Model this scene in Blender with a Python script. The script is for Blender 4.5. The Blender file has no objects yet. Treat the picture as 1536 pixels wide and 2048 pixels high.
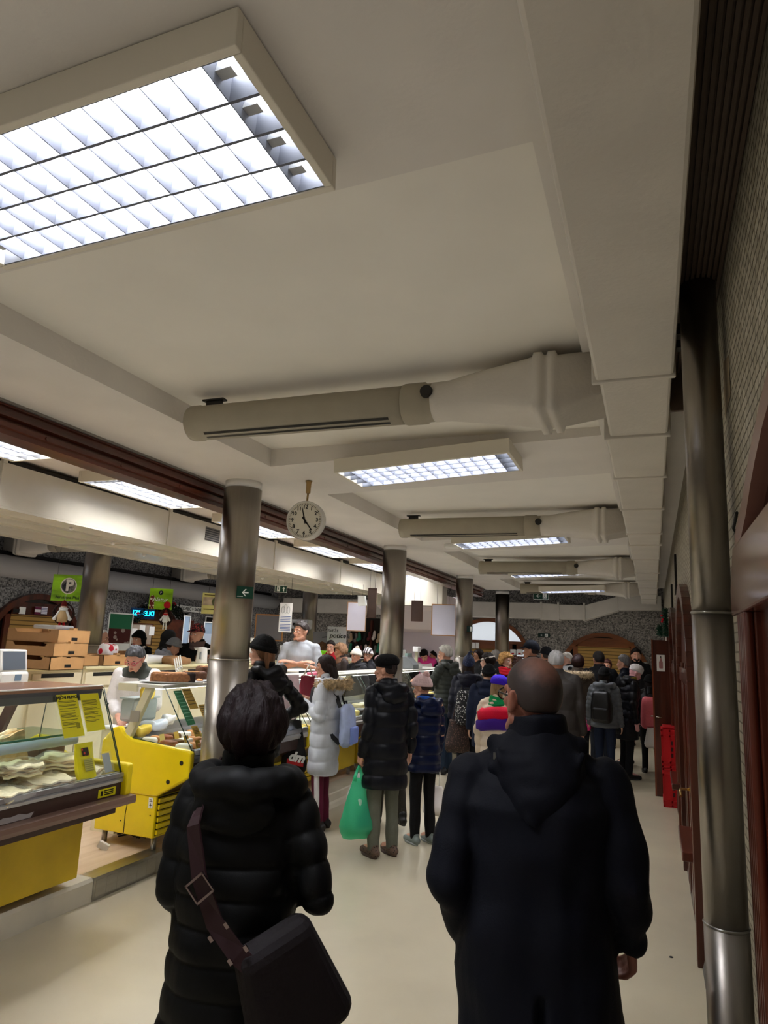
import bpy, math, random
import numpy as np
from math import sin, cos, pi, radians, sqrt, atan2
from mathutils import Vector, Matrix, Euler
random.seed(7)
S = bpy.context.scene
COL = S.collection
CH = 1.75                                   # camera height above the aisle floor
# ---------------------------------------------------------------- camera
F, PITCH, ROLL, HEAD = 1369.26, 0.1888, 0.04436, -0.37583
fwd = Vector((sin(HEAD)*cos(PITCH), cos(HEAD)*cos(PITCH), sin(PITCH)))
r0 = Vector((cos(HEAD), -sin(HEAD), 0)); u0 = r0.cross(fwd)
right = r0*cos(ROLL)+u0*sin(ROLL); up = -r0*sin(ROLL)+u0*cos(ROLL)
CAM = Vector((0, 0, CH))
cd = bpy.data.cameras.new('camera'); cam = bpy.data.objects.new('camera', cd); COL.objects.link(cam)
cam.matrix_world = Matrix(((right.x, up.x, -fwd.x, 0), (right.y, up.y, -fwd.y, 0), (right.z, up.z, -fwd.z, CH), (0, 0, 0, 1)))
cd.sensor_fit = 'VERTICAL'; cd.sensor_height = 36.0; cd.sensor_width = 27.0
cd.lens = F/2048*36.0; cd.clip_start = 0.05; cd.clip_end = 200
S.camera = cam
def ray(x, y): return fwd + right*((x-768)/F) - up*((y-1024)/F)
def atD(x, y, D): return CAM + ray(x, y)*D          # point at distance D along the view axis
def atX(x, y, X): d = ray(x, y); return CAM + d*(X/d.x)
def atY(x, y, Y): d = ray(x, y); return CAM + d*(Y/d.y)
def atZ(x, y, Z): d = ray(x, y); return CAM + d*((Z-CH)/d.z)
# ---------------------------------------------------------------- materials
def lin(c):
    if isinstance(c, str):
        c = c.lstrip('#'); c = [int(c[i:i+2], 16) for i in (0, 2, 4)]
        c = [v/255 for v in c]
        return [(v/12.92 if v <= .04045 else ((v+.055)/1.055)**2.4) for v in c]
    return list(c)
MATS = {}
def M(name, c, rough=.6, metal=0., var=.0, scale=20., bump=0., bscale=60., stretch=(1, 1, 1), emit=0., spec=.5, coat=0., trans=0., alpha=1., sheen=0.):
    """procedural surface: a base colour varied by noise, optional bump"""
    if name in MATS: return MATS[name]
    m = bpy.data.materials.new(name); m.use_nodes = True; nt = m.node_tree; N = nt.nodes; L = nt.links
    b = N['Principled BSDF']; c = lin(c)
    b.inputs['Roughness'].default_value = rough; b.inputs['Metallic'].default_value = metal
    b.inputs['Specular IOR Level'].default_value = spec
    if coat: b.inputs['Coat Weight'].default_value = coat; b.inputs['Coat Roughness'].default_value = .15
    if trans: b.inputs['Transmission Weight'].default_value = trans
    if sheen: b.inputs['Sheen Weight'].default_value = sheen
    b.inputs['Alpha'].default_value = alpha
    b.inputs['Base Color'].default_value = (*c, 1)
    if emit:
        b.inputs['Emission Color'].default_value = (*c, 1); b.inputs['Emission Strength'].default_value = emit
    if var or bump:
        tc = N.new('ShaderNodeTexCoord'); mp = N.new('ShaderNodeMapping'); mp.inputs['Scale'].default_value = stretch
        L.new(tc.outputs['Object'], mp.inputs['Vector'])
    if var:
        n = N.new('ShaderNodeTexNoise'); n.inputs['Scale'].default_value = scale; n.inputs['Detail'].default_value = 5
        L.new(mp.outputs[0], n.inputs['Vector'])
        r = N.new('ShaderNodeValToRGB'); r.color_ramp.elements[0].position = .3; r.color_ramp.elements[1].position = .7
        r.color_ramp.elements[0].color = (*[max(0, v*(1-var)) for v in c], 1); r.color_ramp.elements[1].color = (*[min(1, v*(1+var)) for v in c], 1)
        L.new(n.outputs['Fac'], r.inputs[0]); L.new(r.outputs[0], b.inputs['Base Color'])
    if bump:
        n2 = N.new('ShaderNodeTexNoise'); n2.inputs['Scale'].default_value = bscale; n2.inputs['Detail'].default_value = 4
        L.new(mp.outputs[0], n2.inputs['Vector'])
        bp = N.new('ShaderNodeBump'); bp.inputs['Strength'].default_value = bump; bp.inputs['Distance'].default_value = .01
        L.new(n2.outputs['Fac'], bp.inputs['Height']); L.new(bp.outputs[0], b.inputs['Normal'])
    MATS[name] = m; return m
def M_chips(name, c1, c2, scale=45, bump=.6):
    """rough stone-chip wall: voronoi chips of two tones"""
    m = bpy.data.materials.new(name); m.use_nodes = True; nt = m.node_tree; N = nt.nodes; L = nt.links; b = N['Principled BSDF']
    tc = N.new('ShaderNodeTexCoord'); v = N.new('ShaderNodeTexVoronoi'); v.inputs['Scale'].default_value = scale
    L.new(tc.outputs['Object'], v.inputs['Vector'])
    sp = N.new('ShaderNodeSeparateColor'); L.new(v.outputs['Color'], sp.inputs[0])
    r = N.new('ShaderNodeValToRGB'); r.color_ramp.elements[0].color = (*lin(c1), 1); r.color_ramp.elements[1].color = (*lin(c2), 1)
    L.new(sp.outputs[0], r.inputs[0]); L.new(r.outputs[0], b.inputs['Base Color'])
    bp = N.new('ShaderNodeBump'); bp.inputs['Strength'].default_value = bump; bp.inputs['Distance'].default_value = .015
    L.new(v.outputs['Distance'], bp.inputs['Height']); L.new(bp.outputs[0], b.inputs['Normal'])
    b.inputs['Roughness'].default_value = .8; MATS[name] = m; return m
def M_tiles(name, c1, c2, cm, w, h, plane='yz'):
    m = bpy.data.materials.new(name); m.use_nodes = True; nt = m.node_tree; N = nt.nodes; L = nt.links; b = N['Principled BSDF']
    tc = N.new('ShaderNodeTexCoord'); sx = N.new('ShaderNodeSeparateXYZ'); cx = N.new('ShaderNodeCombineXYZ')
    L.new(tc.outputs['Object'], sx.inputs[0]); ix = 'XYZ'
    L.new(sx.outputs[plane[0].upper()], cx.inputs[0]); L.new(sx.outputs[plane[1].upper()], cx.inputs[1])
    k = N.new('ShaderNodeTexBrick'); k.inputs['Color1'].default_value = (*lin(c1), 1); k.inputs['Color2'].default_value = (*lin(c2), 1)
    k.inputs['Mortar'].default_value = (*lin(cm), 1); k.inputs['Scale'].default_value = 1; k.inputs['Mortar Size'].default_value = h*.10
    k.inputs['Brick Width'].default_value = w; k.inputs['Row Height'].default_value = h
    L.new(cx.outputs[0], k.inputs['Vector']); L.new(k.outputs['Color'], b.inputs['Base Color'])
    bp = N.new('ShaderNodeBump'); bp.inputs['Strength'].default_value = .5; bp.inputs['Distance'].default_value = .004; bp.invert = True
    L.new(k.outputs['Fac'], bp.inputs['Height']); L.new(bp.outputs[0], b.inputs['Normal'])
    b.inputs['Roughness'].default_value = .55; MATS[name] = m; return m
def M_wood(name, c1, c2, rough=.35, axis='z', scale=9., coat=.3):
    m = bpy.data.materials.new(name); m.use_nodes = True; nt = m.node_tree; N = nt.nodes; L = nt.links; b = N['Principled BSDF']
    tc = N.new('ShaderNodeTexCoord'); mp = N.new('ShaderNodeMapping'); mp.inputs['Scale'].default_value = {'x': (.08, 1, 1), 'y': (1, .08, 1), 'z': (1, 1, .08)}[axis]
    n = N.new('ShaderNodeTexNoise'); n.inputs['Scale'].default_value = scale; n.inputs['Detail'].default_value = 8; n.inputs['Distortion'].default_value = .6
    L.new(tc.outputs['Object'], mp.inputs[0]); L.new(mp.outputs[0], n.inputs['Vector'])
    r = N.new('ShaderNodeValToRGB'); r.color_ramp.elements[0].position = .3; r.color_ramp.elements[1].position = .7
    r.color_ramp.elements[0].color = (*lin(c1), 1); r.color_ramp.elements[1].color = (*lin(c2), 1)
    L.new(n.outputs['Fac'], r.inputs[0]); L.new(r.outputs[0], b.inputs['Base Color'])
    b.inputs['Roughness'].default_value = rough; b.inputs['Coat Weight'].default_value = coat; MATS[name] = m; return m
def M_stripes(name, c1, c2, freq, axis='z', rough=.6, duty=.5, noise=0.):
    """hard stripes along one object axis (printed lines, woven bands)"""
    m = bpy.data.materials.new(name); m.use_nodes = True; nt = m.node_tree; N = nt.nodes; L = nt.links; b = N['Principled BSDF']
    tc = N.new('ShaderNodeTexCoord'); sx = N.new('ShaderNodeSeparateXYZ'); L.new(tc.outputs['Object'], sx.inputs[0])
    a = N.new('ShaderNodeMath'); a.operation = 'MULTIPLY'; a.inputs[1].default_value = freq; L.new(sx.outputs[axis.upper()], a.inputs[0])
    f = N.new('ShaderNodeMath'); f.operation = 'FRACT'; L.new(a.outputs[0], f.inputs[0])
    g = N.new('ShaderNodeMath'); g.operation = 'GREATER_THAN'; g.inputs[1].default_value = duty; L.new(f.outputs[0], g.inputs[0])
    mx = N.new('ShaderNodeMix'); mx.data_type = 'RGBA'; mx.inputs['A'].default_value = (*lin(c1), 1); mx.inputs['B'].default_value = (*lin(c2), 1)
    L.new(g.outputs[0], mx.inputs['Factor']); L.new(mx.outputs['Result'], b.inputs['Base Color'])
    b.inputs['Roughness'].default_value = rough; MATS[name] = m; return m
def M_dots(name, c1, c2, scale, thr=.35, rough=.7):
    m = bpy.data.materials.new(name); m.use_nodes = True; nt = m.node_tree; N = nt.nodes; L = nt.links; b = N['Principled BSDF']
    tc = N.new('ShaderNodeTexCoord'); v = N.new('ShaderNodeTexVoronoi'); v.inputs['Scale'].default_value = scale; L.new(tc.outputs['Object'], v.inputs['Vector'])
    g = N.new('ShaderNodeMath'); g.operation = 'LESS_THAN'; g.inputs[1].default_value = thr; L.new(v.outputs['Distance'], g.inputs[0])
    mx = N.new('ShaderNodeMix'); mx.data_type = 'RGBA'; mx.inputs['A'].default_value = (*lin(c1), 1); mx.inputs['B'].default_value = (*lin(c2), 1)
    L.new(g.outputs[0], mx.inputs['Factor']); L.new(mx.outputs['Result'], b.inputs['Base Color']); b.inputs['Roughness'].default_value = rough
    MATS[name] = m; return m
def M_glass(name, tint=(.9, .97, .95), opacity=.12, rough=.02):
    """thin pane: mostly see-through, with a mirror-like sheen"""
    m = bpy.data.materials.new(name); m.use_nodes = True; nt = m.node_tree; N = nt.nodes; L = nt.links
    out = N['Material Output']; N.remove(N['Principled BSDF'])
    t = N.new('ShaderNodeBsdfTransparent'); t.inputs[0].default_value = (*tint, 1)
    g = N.new('ShaderNodeBsdfGlossy'); g.inputs['Roughness'].default_value = rough
    mx = N.new('ShaderNodeMixShader'); mx.inputs[0].default_value = opacity
    L.new(t.outputs[0], mx.inputs[1]); L.new(g.outputs[0], mx.inputs[2]); L.new(mx.outputs[0], out.inputs[0]); MATS[name] = m; return m
def M_film(name, c, opacity=.35, rough=.25):
    """thin translucent plastic film"""
    m = bpy.data.materials.new(name); m.use_nodes = True; nt = m.node_tree; N = nt.nodes; L = nt.links
    out = N['Material Output']; b = N['Principled BSDF']; b.inputs['Base Color'].default_value = (*lin(c), 1); b.inputs['Roughness'].default_value = rough
    t = N.new('ShaderNodeBsdfTransparent'); t.inputs[0].default_value = (*[min(1, .45+.6*v) for v in lin(c)], 1)
    tl = N.new('ShaderNodeBsdfTranslucent'); tl.inputs[0].default_value = (*lin(c), 1)
    a = N.new('ShaderNodeMixShader'); a.inputs[0].default_value = .35; L.new(b.outputs[0], a.inputs[1]); L.new(tl.outputs[0], a.inputs[2])
    mx = N.new('ShaderNodeMixShader'); mx.inputs[0].default_value = opacity
    L.new(t.outputs[0], mx.inputs[1]); L.new(a.outputs[0], mx.inputs[2]); L.new(mx.outputs[0], out.inputs[0]); MATS[name] = m; return m
# ---------------------------------------------------------------- mesh builder
def frame_of(d):
    d = Vector(d).normalized(); a = Vector((0, 0, 1)) if abs(d.z) < .95 else Vector((0, 1, 0))
    x = a.cross(d).normalized(); return x, d.cross(x).normalized(), d
class MB:
    def __init__(s): s.v = []; s.f = []; s.m = []; s.sm = []
    def add(s, vs, fs, mi=0, smooth=False):
        o = len(s.v); s.v += [tuple(v) for v in vs]
        for f in fs: s.f.append([i+o for i in f]); s.m.append(mi); s.sm.append(smooth)
        return s
    def box(s, a, b, mi=0, T=None):
        (x0, y0, z0), (x1, y1, z1) = a, b
        vs = [(x0, y0, z0), (x1, y0, z0), (x1, y1, z0), (x0, y1, z0), (x0, y0, z1), (x1, y0, z1), (x1, y1, z1), (x0, y1, z1)]
        if T: vs = [T @ Vector(v) for v in vs]
        return s.add(vs, [(3, 2, 1, 0), (4, 5, 6, 7), (0, 1, 5, 4), (1, 2, 6, 5), (2, 3, 7, 6), (3, 0, 4, 7)], mi)
    def rbox(s, a, b, r=.01, mi=0, T=None, n=2):
        """box with rounded edges (superellipsoid-free: chamfer of n steps on vertical edges and the top/bottom)"""
        (x0, y0, z0), (x1, y1, z1) = a, b; r = min(r, (x1-x0)/2.01, (y1-y0)/2.01, (z1-z0)/2.01)
        rings = []
        lv = [(z0+r*(1-cos(t*pi/2/n)), r*(1-sin(t*pi/2/n))) for t in range(n+1)]
        lv += [(z1-r*(1-cos(t*pi/2/n)), r*(1-sin(t*pi/2/n))) for t in range(n, -1, -1)]
        for z, ins in lv:
            ring = []
            for cx, cy, a0 in ((x1-r, y1-r, 0), (x0+r, y1-r, pi/2), (x0+r, y0+r, pi), (x1-r, y0+r, 3*pi/2)):
                for k in range(n+1):
                    t = a0+k*pi/2/n; ring.append((cx+(r-ins)*cos(t), cy+(r-ins)*sin(t), z))
            rings.append(ring)
        return s.rings(rings, mi, True, True, T, smooth=False)
    def rings(s, R, mi=0, cap0=True, cap1=True, T=None, smooth=True, closed=True):
        n = len(R[0]); vs = [v for r in R for v in r]
        if T: vs = [T @ Vector(v) for v in vs]
        fs = []
        for i in range(len(R)-1):
            for k in range(n if closed else n-1):
                k2 = (k+1) % n; fs.append((i*n+k, i*n+k2, (i+1)*n+k2, (i+1)*n+k))
        s.add(vs, fs, mi, smooth); o = len(s.v)-len(vs)
        if cap0: s.f.append([o+k for k in range(n-1, -1, -1)]); s.m.append(mi); s.sm.append(False)
        if cap1: s.f.append([o+(len(R)-1)*n+k for k in range(n)]); s.m.append(mi); s.sm.append(False)
        return s
    def cyl(s, p0, p1, r0, r1=None, n=16, mi=0, caps=True, smooth=True):
        r1 = r0 if r1 is None else r1; p0 = Vector(p0); p1 = Vector(p1); x, y, d = frame_of(p1-p0)
        R = [[p+(x*cos(2*pi*k/n)+y*sin(2*pi*k/n))*r for k in range(n)] for p, r in ((p0, r0), (p1, r1))]
        return s.rings(R, mi, caps, caps, smooth=smooth)
    def tube(s, pts, r, n=10, mi=0, caps=True):
        pts = [Vector(p) for p in pts]; rr = r if isinstance(r, (list, tuple)) else [r]*len(pts); R = []
        for i, p in enumerate(pts):
            d = pts[min(i+1, len(pts)-1)]-pts[max(i-1, 0)]
            if i == 0: x, y, d = frame_of(d)
            else:
                d = d.normalized(); x = (x-d*x.dot(d)); x = x.normalized() if x.length > 1e-6 else frame_of(d)[0]; y = d.cross(x)
            R.append([p+(x*cos(2*pi*k/n)+y*sin(2*pi*k/n))*rr[i] for k in range(n)])
        return s.rings(R, mi, caps, caps)
    def lathe(s, prof, c=(0, 0, 0), n=24, mi=0, axis='z', caps=True):
        c = Vector(c); R = []
        for r, z in prof:
            R.append([c+(Vector((r*cos(2*pi*k/n), r*sin(2*pi*k/n), z)) if axis == 'z' else Vector((z, r*cos(2*pi*k/n), r*sin(2*pi*k/n))) if axis == 'x' else Vector((r*sin(2*pi*k/n), z, r*cos(2*pi*k/n)))) for k in range(n)])
        return s.rings(R, mi, caps, caps)
    def ell(s, c, r, n=16, m=12, mi=0, T=None):
        c = Vector(c); vs = [c+Vector((0, 0, -r[2]))]
        for i in range(1, m):
            t = -pi/2+pi*i/m
            for k in range(n): vs.append(c+Vector((r[0]*cos(t)*cos(2*pi*k/n), r[1]*cos(t)*sin(2*pi*k/n), r[2]*sin(t))))
        vs.append(c+Vector((0, 0, r[2]))); fs = []
        for k in range(n):
            k2 = (k+1) % n; fs.append((0, 1+k2, 1+k)); l = 1+(m-2)*n; fs.append((l+k, l+k2, len(vs)-1))
            for i in range(m-2): a = 1+i*n; fs.append((a+k, a+k2, a+n+k2, a+n+k))
        if T: vs = [T @ v for v in vs]
        return s.add(vs, fs, mi, True)
    def cap(s, p0, p1, r0, r1=None, n=14, mi=0):
        """closed capsule that tapers"""
        r1 = r0 if r1 is None else r1; p0 = Vector(p0); p1 = Vector(p1)
        if (p1-p0).length < 1e-5: return s.ell(p0, (r0, r0, r0), mi=mi)
        x, y, d = frame_of(p1-p0); R = []
        for j in range(1, 5): t = -pi/2+pi/2*j/4.; R.append((p0+d*r0*sin(t), r0*cos(t)))
        for j in range(0, 4): t = pi/2*j/4.; R.append((p1+d*r1*sin(t), r1*cos(t)))
        RR = [[c+(x*cos(2*pi*k/n)+y*sin(2*pi*k/n))*r for k in range(n)] for c, r in R]
        return s.rings(RR, mi)
    def prism(s, poly, axis, a, b, mi=0):
        """extrude a 2D polygon along an axis: 'y' -> poly is (x,z); 'x' -> (y,z); 'z' -> (x,y)"""
        g = {'y': lambda p, t: (p[0], t, p[1]), 'x': lambda p, t: (t, p[0], p[1]), 'z': lambda p, t: (p[0], p[1], t)}[axis]
        n = len(poly); vs = [g(p, a) for p in poly]+[g(p, b) for p in poly]
        fs = [tuple(range(n-1, -1, -1)), tuple(range(n, 2*n))]+[(k, (k+1) % n, (k+1) % n+n, k+n) for k in range(n)]
        return s.add(vs, fs, mi)
    def quad(s, a, b, c, d, mi=0): return s.add([a, b, c, d], [(0, 1, 2, 3)], mi)
    def mesh(s, name, mats):
        me = bpy.data.meshes.new(name); me.from_pydata(s.v, [], s.f); me.update()
        for m in (mats if isinstance(mats, (list, tuple)) else [mats]): me.materials.append(m)
        me.polygons.foreach_set('material_index', s.m); me.polygons.foreach_set('use_smooth', s.sm)
        import bmesh
        bm = bmesh.new(); bm.from_mesh(me); bmesh.ops.recalc_face_normals(bm, faces=bm.faces); bm.to_mesh(me); bm.free()
        return me
    def build(s, name, mats, parent=None, bevel=0.):
        o = bpy.data.objects.new(name, s.mesh(name, mats)); COL.objects.link(o)
        if bevel:
            md = o.modifiers.new('b', 'BEVEL'); md.width = bevel; md.segments = 2; md.limit_method = 'ANGLE'
        if parent is not None: adopt(o, parent)
        return o
def wloc(o):
    p = Vector((0, 0, 0))
    while o is not None: p = p+o.location; o = o.parent
    return p
def adopt(o, parent):
    """parent o while its vertices stay where they were written (parents built unrotated)"""
    o.parent = parent; o.location = o.location-wloc(parent)
def tag(o, label=None, cat=None, group=None, kind=None):
    if label: o['label'] = label
    if cat: o['category'] = cat
    if group: o['group'] = group
    if kind: o['kind'] = kind
    return o
def thing(name, label, cat, loc=(0, 0, 0), group=None):
    o = bpy.data.objects.new(name, None); COL.objects.link(o); o.location = loc; o.empty_display_size = .1
    return tag(o, label, cat, group)
def struct(name, mb, mats, parent=None, bevel=0.):
    o = mb.build(name, mats, parent, bevel)
    if parent is None: o['kind'] = 'structure'
    return o
def copy_tree(o, parent=None):
    c = o.copy(); COL.objects.link(c)
    if parent is not None: c.parent = parent
    for ch in list(o.children): copy_tree(ch, c)
    return c
def text_mb(txt, size, T, name, mat, parent=None, depth=.001, align='CENTER', bold=0., shear=0., space=1.):
    cu = bpy.data.curves.new('t', 'FONT'); cu.body = txt; cu.size = size; cu.align_x = align; cu.align_y = 'CENTER'; cu.extrude = depth
    cu.offset = bold; cu.shear = shear; cu.space_character = space; cu.resolution_u = 3
    o = bpy.data.objects.new('t', cu); COL.objects.link(o); bpy.context.view_layer.update()
    me = bpy.data.meshes.new_from_object(o.evaluated_get(bpy.context.evaluated_depsgraph_get()))
    bpy.data.objects.remove(o); bpy.data.curves.remove(cu)
    me.transform(T); me.materials.clear(); me.materials.append(mat)
    q = bpy.data.objects.new(name, me); COL.objects.link(q)
    if parent is not None: adopt(q, parent)
    return q
def face_T(origin, xdir, ydir):
    """matrix that lays the text plane (x right, y up) at origin"""
    x = Vector(xdir).normalized(); y = Vector(ydir); y = (y-x*y.dot(x)).normalized(); z = x.cross(y)
    return Matrix(((x.x, y.x, z.x, origin[0]), (x.y, y.y, z.y, origin[1]), (x.z, y.z, z.z, origin[2]), (0, 0, 0, 1)))
def remesh(mb, voxel, smooth=3, fac=.5):
    me = mb.mesh('r', [])
    o = bpy.data.objects.new('r', me); COL.objects.link(o)
    r = o.modifiers.new('r', 'REMESH'); r.mode = 'VOXEL'; r.voxel_size = voxel; r.use_smooth_shade = True
    if smooth: sm = o.modifiers.new('s', 'SMOOTH'); sm.iterations = smooth; sm.factor = fac
    bpy.context.view_layer.update()
    out = bpy.data.meshes.new_from_object(o.evaluated_get(bpy.context.evaluated_depsgraph_get()))
    bpy.data.objects.remove(o); bpy.data.meshes.remove(me); return out
def get_co(me):
    a = np.empty(len(me.vertices)*3, np.float32); me.vertices.foreach_get('co', a); return a.reshape(-1, 3)
def get_no(me):
    a = np.empty(len(me.vertices)*3, np.float32); me.vertices.foreach_get('normal', a); return a.reshape(-1, 3)
def set_co(me, a): me.vertices.foreach_set('co', np.ascontiguousarray(a, np.float32).ravel()); me.update()
def wavy(p, freq, seed, stretch=(1, 1, 1)):
    """smooth pseudo-noise in -1..1 for an (n,3) array"""
    rs = np.random.RandomState(seed); q = p*np.array(stretch, np.float32); out = np.zeros(len(p), np.float32)
    for k in range(9):
        d = rs.normal(size=3); d /= np.linalg.norm(d); out += np.sin(q@d*freq*rs.uniform(.6, 1.6)+rs.uniform(0, 6.28)+1.5*np.sin(q@rs.normal(size=3)*freq*.4))
    return out/4.
def puton(me, name, mat, parent, smooth=True):
    me.materials.clear()
    for m in (mat if isinstance(mat, (list, tuple)) else [mat]): me.materials.append(m)
    if smooth: me.polygons.foreach_set('use_smooth', [True]*len(me.polygons))
    o = bpy.data.objects.new(name, me); COL.objects.link(o)
    if parent is not None: adopt(o, parent)
    return o
EXPO = 1.0
# ================================================================ SETTING
ZS = 2.97                                                   # soffit height
def zsof(x): return ZS + max(0., min(1., (x+2.55)/2.3))*.075   # soffit rises slightly towards the wall
m_ceil = M('ceiling_plaster', '#d0cac0', .85, var=.04, scale=3, bump=.12, bscale=40)
m_duct = M('duct_paint', '#c6bfb2', .7, var=.05, scale=4, bump=.15, bscale=55)
m_terr = M('terrazzo', '#b3a991', .30, var=.07, scale=2.2, spec=.5)
m_plat = M_wood('platform_lino', '#b59c80', '#c9b398', .5, 'y', 14, 0)
m_kerb = M('kerb_paint', '#b9b2a0', .6, var=.08, scale=5)
m_chip = M_chips('chip_wall', '#3c3c3e', '#a3a2a0', 46)
m_chipf = M_chips('chip_wall_far', '#4a4844', '#a59f96', 42)
m_tile = M_tiles('wall_mosaic', '#b0a894', '#938b78', '#57503f', .055, .03)
m_darkm = M('dark_metal', '#1c1a18', .5)
m_black = M('black', '#070707', .6)
m_wood = M_wood('brown_wood', '#2b100a', '#5a2515', .3, 'z', 8, .4)
m_woodh = M_wood('brown_wood_h', '#32140b', '#642a18', .3, 'y', 8, .4)
m_woodx = M_wood('brown_wood_x', '#2f170d', '#5b2d18', .35, 'x', 8, .3)
m_poll = M('polished_frame', '#6f4438', .16, var=.25, scale=6, coat=.8)
m_steel = M('brushed_steel', '#a39d95', .34, 1., var=.05, scale=60, stretch=(1, 1, .01))
m_steel2 = M('satin_steel', '#a9a8a4', .3, 1., var=.1, scale=20, stretch=(1, .05, 1))
m_white = M('white_paint', '#d9d6cf', .5)
m_flut = M('fluted_panel', '#4a3c30', .6, var=.15, scale=8)
m_ochre = M_stripes('slatted_shutter', '#a88446', '#5f4722', 14, 'z', .5, .78)
m_blk_plastic = M('black_plastic', '#101010', .4)
m_glassdark = M('dark_glass', '#0a0607', .08, spec=.6)

# --- floor, platform, kerb
b = MB(); b.box((-12, -3.5, -.2), (1.2, 19, 0)); struct('floor', b, m_terr)
b = MB(); b.box((-9.4, -1, 0), (-3.50, 15.2, .14)); struct('floor_stall_platform', b, m_plat)
b = MB()
b.prism([(-3.62, 0), (-3.48, 0), (-3.48, .125), (-3.495, .145), (-3.62, .145)], 'y', -1, 3.9)
b.prism([(-3.50, 0), (-3.22, 0), (-3.235, .04), (-3.25, .06), (-3.25, .135), (-3.26, .145), (-3.50, .145)], 'y', 4.64, 15.2)
struct('trim_1', b, m_kerb)
b = MB(); b.prism([(-3.475, 0), (-3.475, .146), (-3.60, .146), (-3.60, 0)], 'y', 3.9, 4.64)
for k in range(7): b.box((-3.476, 3.92+k*.1, .02), (-3.4735, 3.995+k*.1, .125))
struct('trim_2', b, m_steel2, bevel=.004)
# dark scuffed joint where floor meets the right wall
b = MB(); b.prism([(.215, 0), (.26, 0), (.26, .07), (.235, .07)], 'y', -3, 16.5); struct('baseboard_right', b, M('scuffed_base', '#5c5850', .7, var=.4, scale=12))

# --- walls
b = MB(); b.box((.245, -3.5, 0), (.5, 16.7, 3.3)); struct('wall_right', b, m_tile)
b = MB(); b.box((-12, 16.5, 0), (.5, 16.8, 3.4)); struct('wall_far', b, m_chipf)
b = MB(); b.box((-9.8, -3.5, 0), (-9.5, 16.5, 3.6)); struct('wall_left', b, m_chip)
b = MB(); b.box((-12, -3.5, 0), (1, -3.3, 3.4)); struct('wall_back', b, m_chipf)

# --- ceiling: soffit with sunk coffers
b = MB(); Y0, Y1 = -3.4, 14.6
CO = [(1.58+3.55*k, 4.18+3.55*k) for k in range(-1, 4)]
def slab(x0, x1, y0, y1):
    vs = []
    for x, y in ((x0, y0), (x1, y0), (x1, y1), (x0, y1)): vs.append((x, y, zsof(x)))
    for x, y in ((x0, y0), (x1, y0), (x1, y1), (x0, y1)): vs.append((x, y, 3.2))
    b.add(vs, [(0, 1, 2, 3), (0, 4, 5, 1), (1, 5, 6, 2), (2, 6, 7, 3), (3, 7, 4, 0), (7, 6, 5, 4)])
slab(-3.30, -2.55, Y0, Y1); slab(-.255, .245, Y0, Y1)
prev = Y0
for y0, y1 in CO:
    slab(-2.55, -.255, prev, y0); prev = y1
slab(-2.55, -.255, prev, Y1)
struct('ceiling', b, m_ceil)
b = MB(); b.box((-3.3, Y0, 3.10), (.245, Y1, 3.3)); struct('ceiling_coffer_panel', b, M('coffer_paint', '#ddd8cc', .85, var=.03, scale=3))
b = MB(); b.box((-5.9, -3.3, 3.06), (-3.30, 14.3, 3.3)); struct('ceiling_stalls', b, M('stall_ceiling', '#cfc5b8', .8, var=.04, scale=3))
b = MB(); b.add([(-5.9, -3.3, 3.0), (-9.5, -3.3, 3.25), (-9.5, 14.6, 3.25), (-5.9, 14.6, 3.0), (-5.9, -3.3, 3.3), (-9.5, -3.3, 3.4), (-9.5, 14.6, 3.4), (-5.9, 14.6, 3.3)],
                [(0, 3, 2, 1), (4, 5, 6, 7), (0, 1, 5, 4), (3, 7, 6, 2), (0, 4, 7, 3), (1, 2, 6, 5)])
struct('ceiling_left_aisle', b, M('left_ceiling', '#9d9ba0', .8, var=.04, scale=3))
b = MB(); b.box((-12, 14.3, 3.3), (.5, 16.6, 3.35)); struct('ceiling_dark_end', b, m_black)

# --- fluted panel in the slot between the duct and the right wall
b = MB(); b.box((.10, -3, 2.985), (.245, 3.1, 3.03))
for k in range(8): b.box((.118+k*.016, -3, 2.97), (.128+k*.016, 3.1, 2.985))
b.box((.10, -3, 2.93), (.112, 3.1, 2.99)); b.box((.10, 3.1, 2.80), (.25, 3.12, 3.0))
struct('trim_3', b, m_flut)

# --- shutter beam above the stall line
b = MB()
prof = [(-3.285, 2.97), (-3.285, 2.945), (-3.305, 2.945), (-3.305, 2.915), (-3.275, 2.905), (-3.275, 2.885), (-3.315, 2.88), (-3.315, 2.862), (-3.28, 2.855), (-3.28, 2.825),
        (-3.30, 2.82), (-3.30, 2.79), (-3.46, 2.79), (-3.46, 2.97)]
b.prism(prof, 'y', -3.3, 14.2)
beam = struct('trim_4', b, m_woodh)
b = MB(); b.box((-3.29, -3.3, 2.955), (-3.268, 14.2, 2.972)); struct('track_edge', b, M('grey_track', '#8b8680', .4, .6), beam)
b = MB()
for k in range(22): b.lathe([(.012, 0), (.012, .006)], (-3.28, .4+k*.62, 2.84), 8, axis='x')
struct('bolt_row', b, m_woodh, beam)

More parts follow.
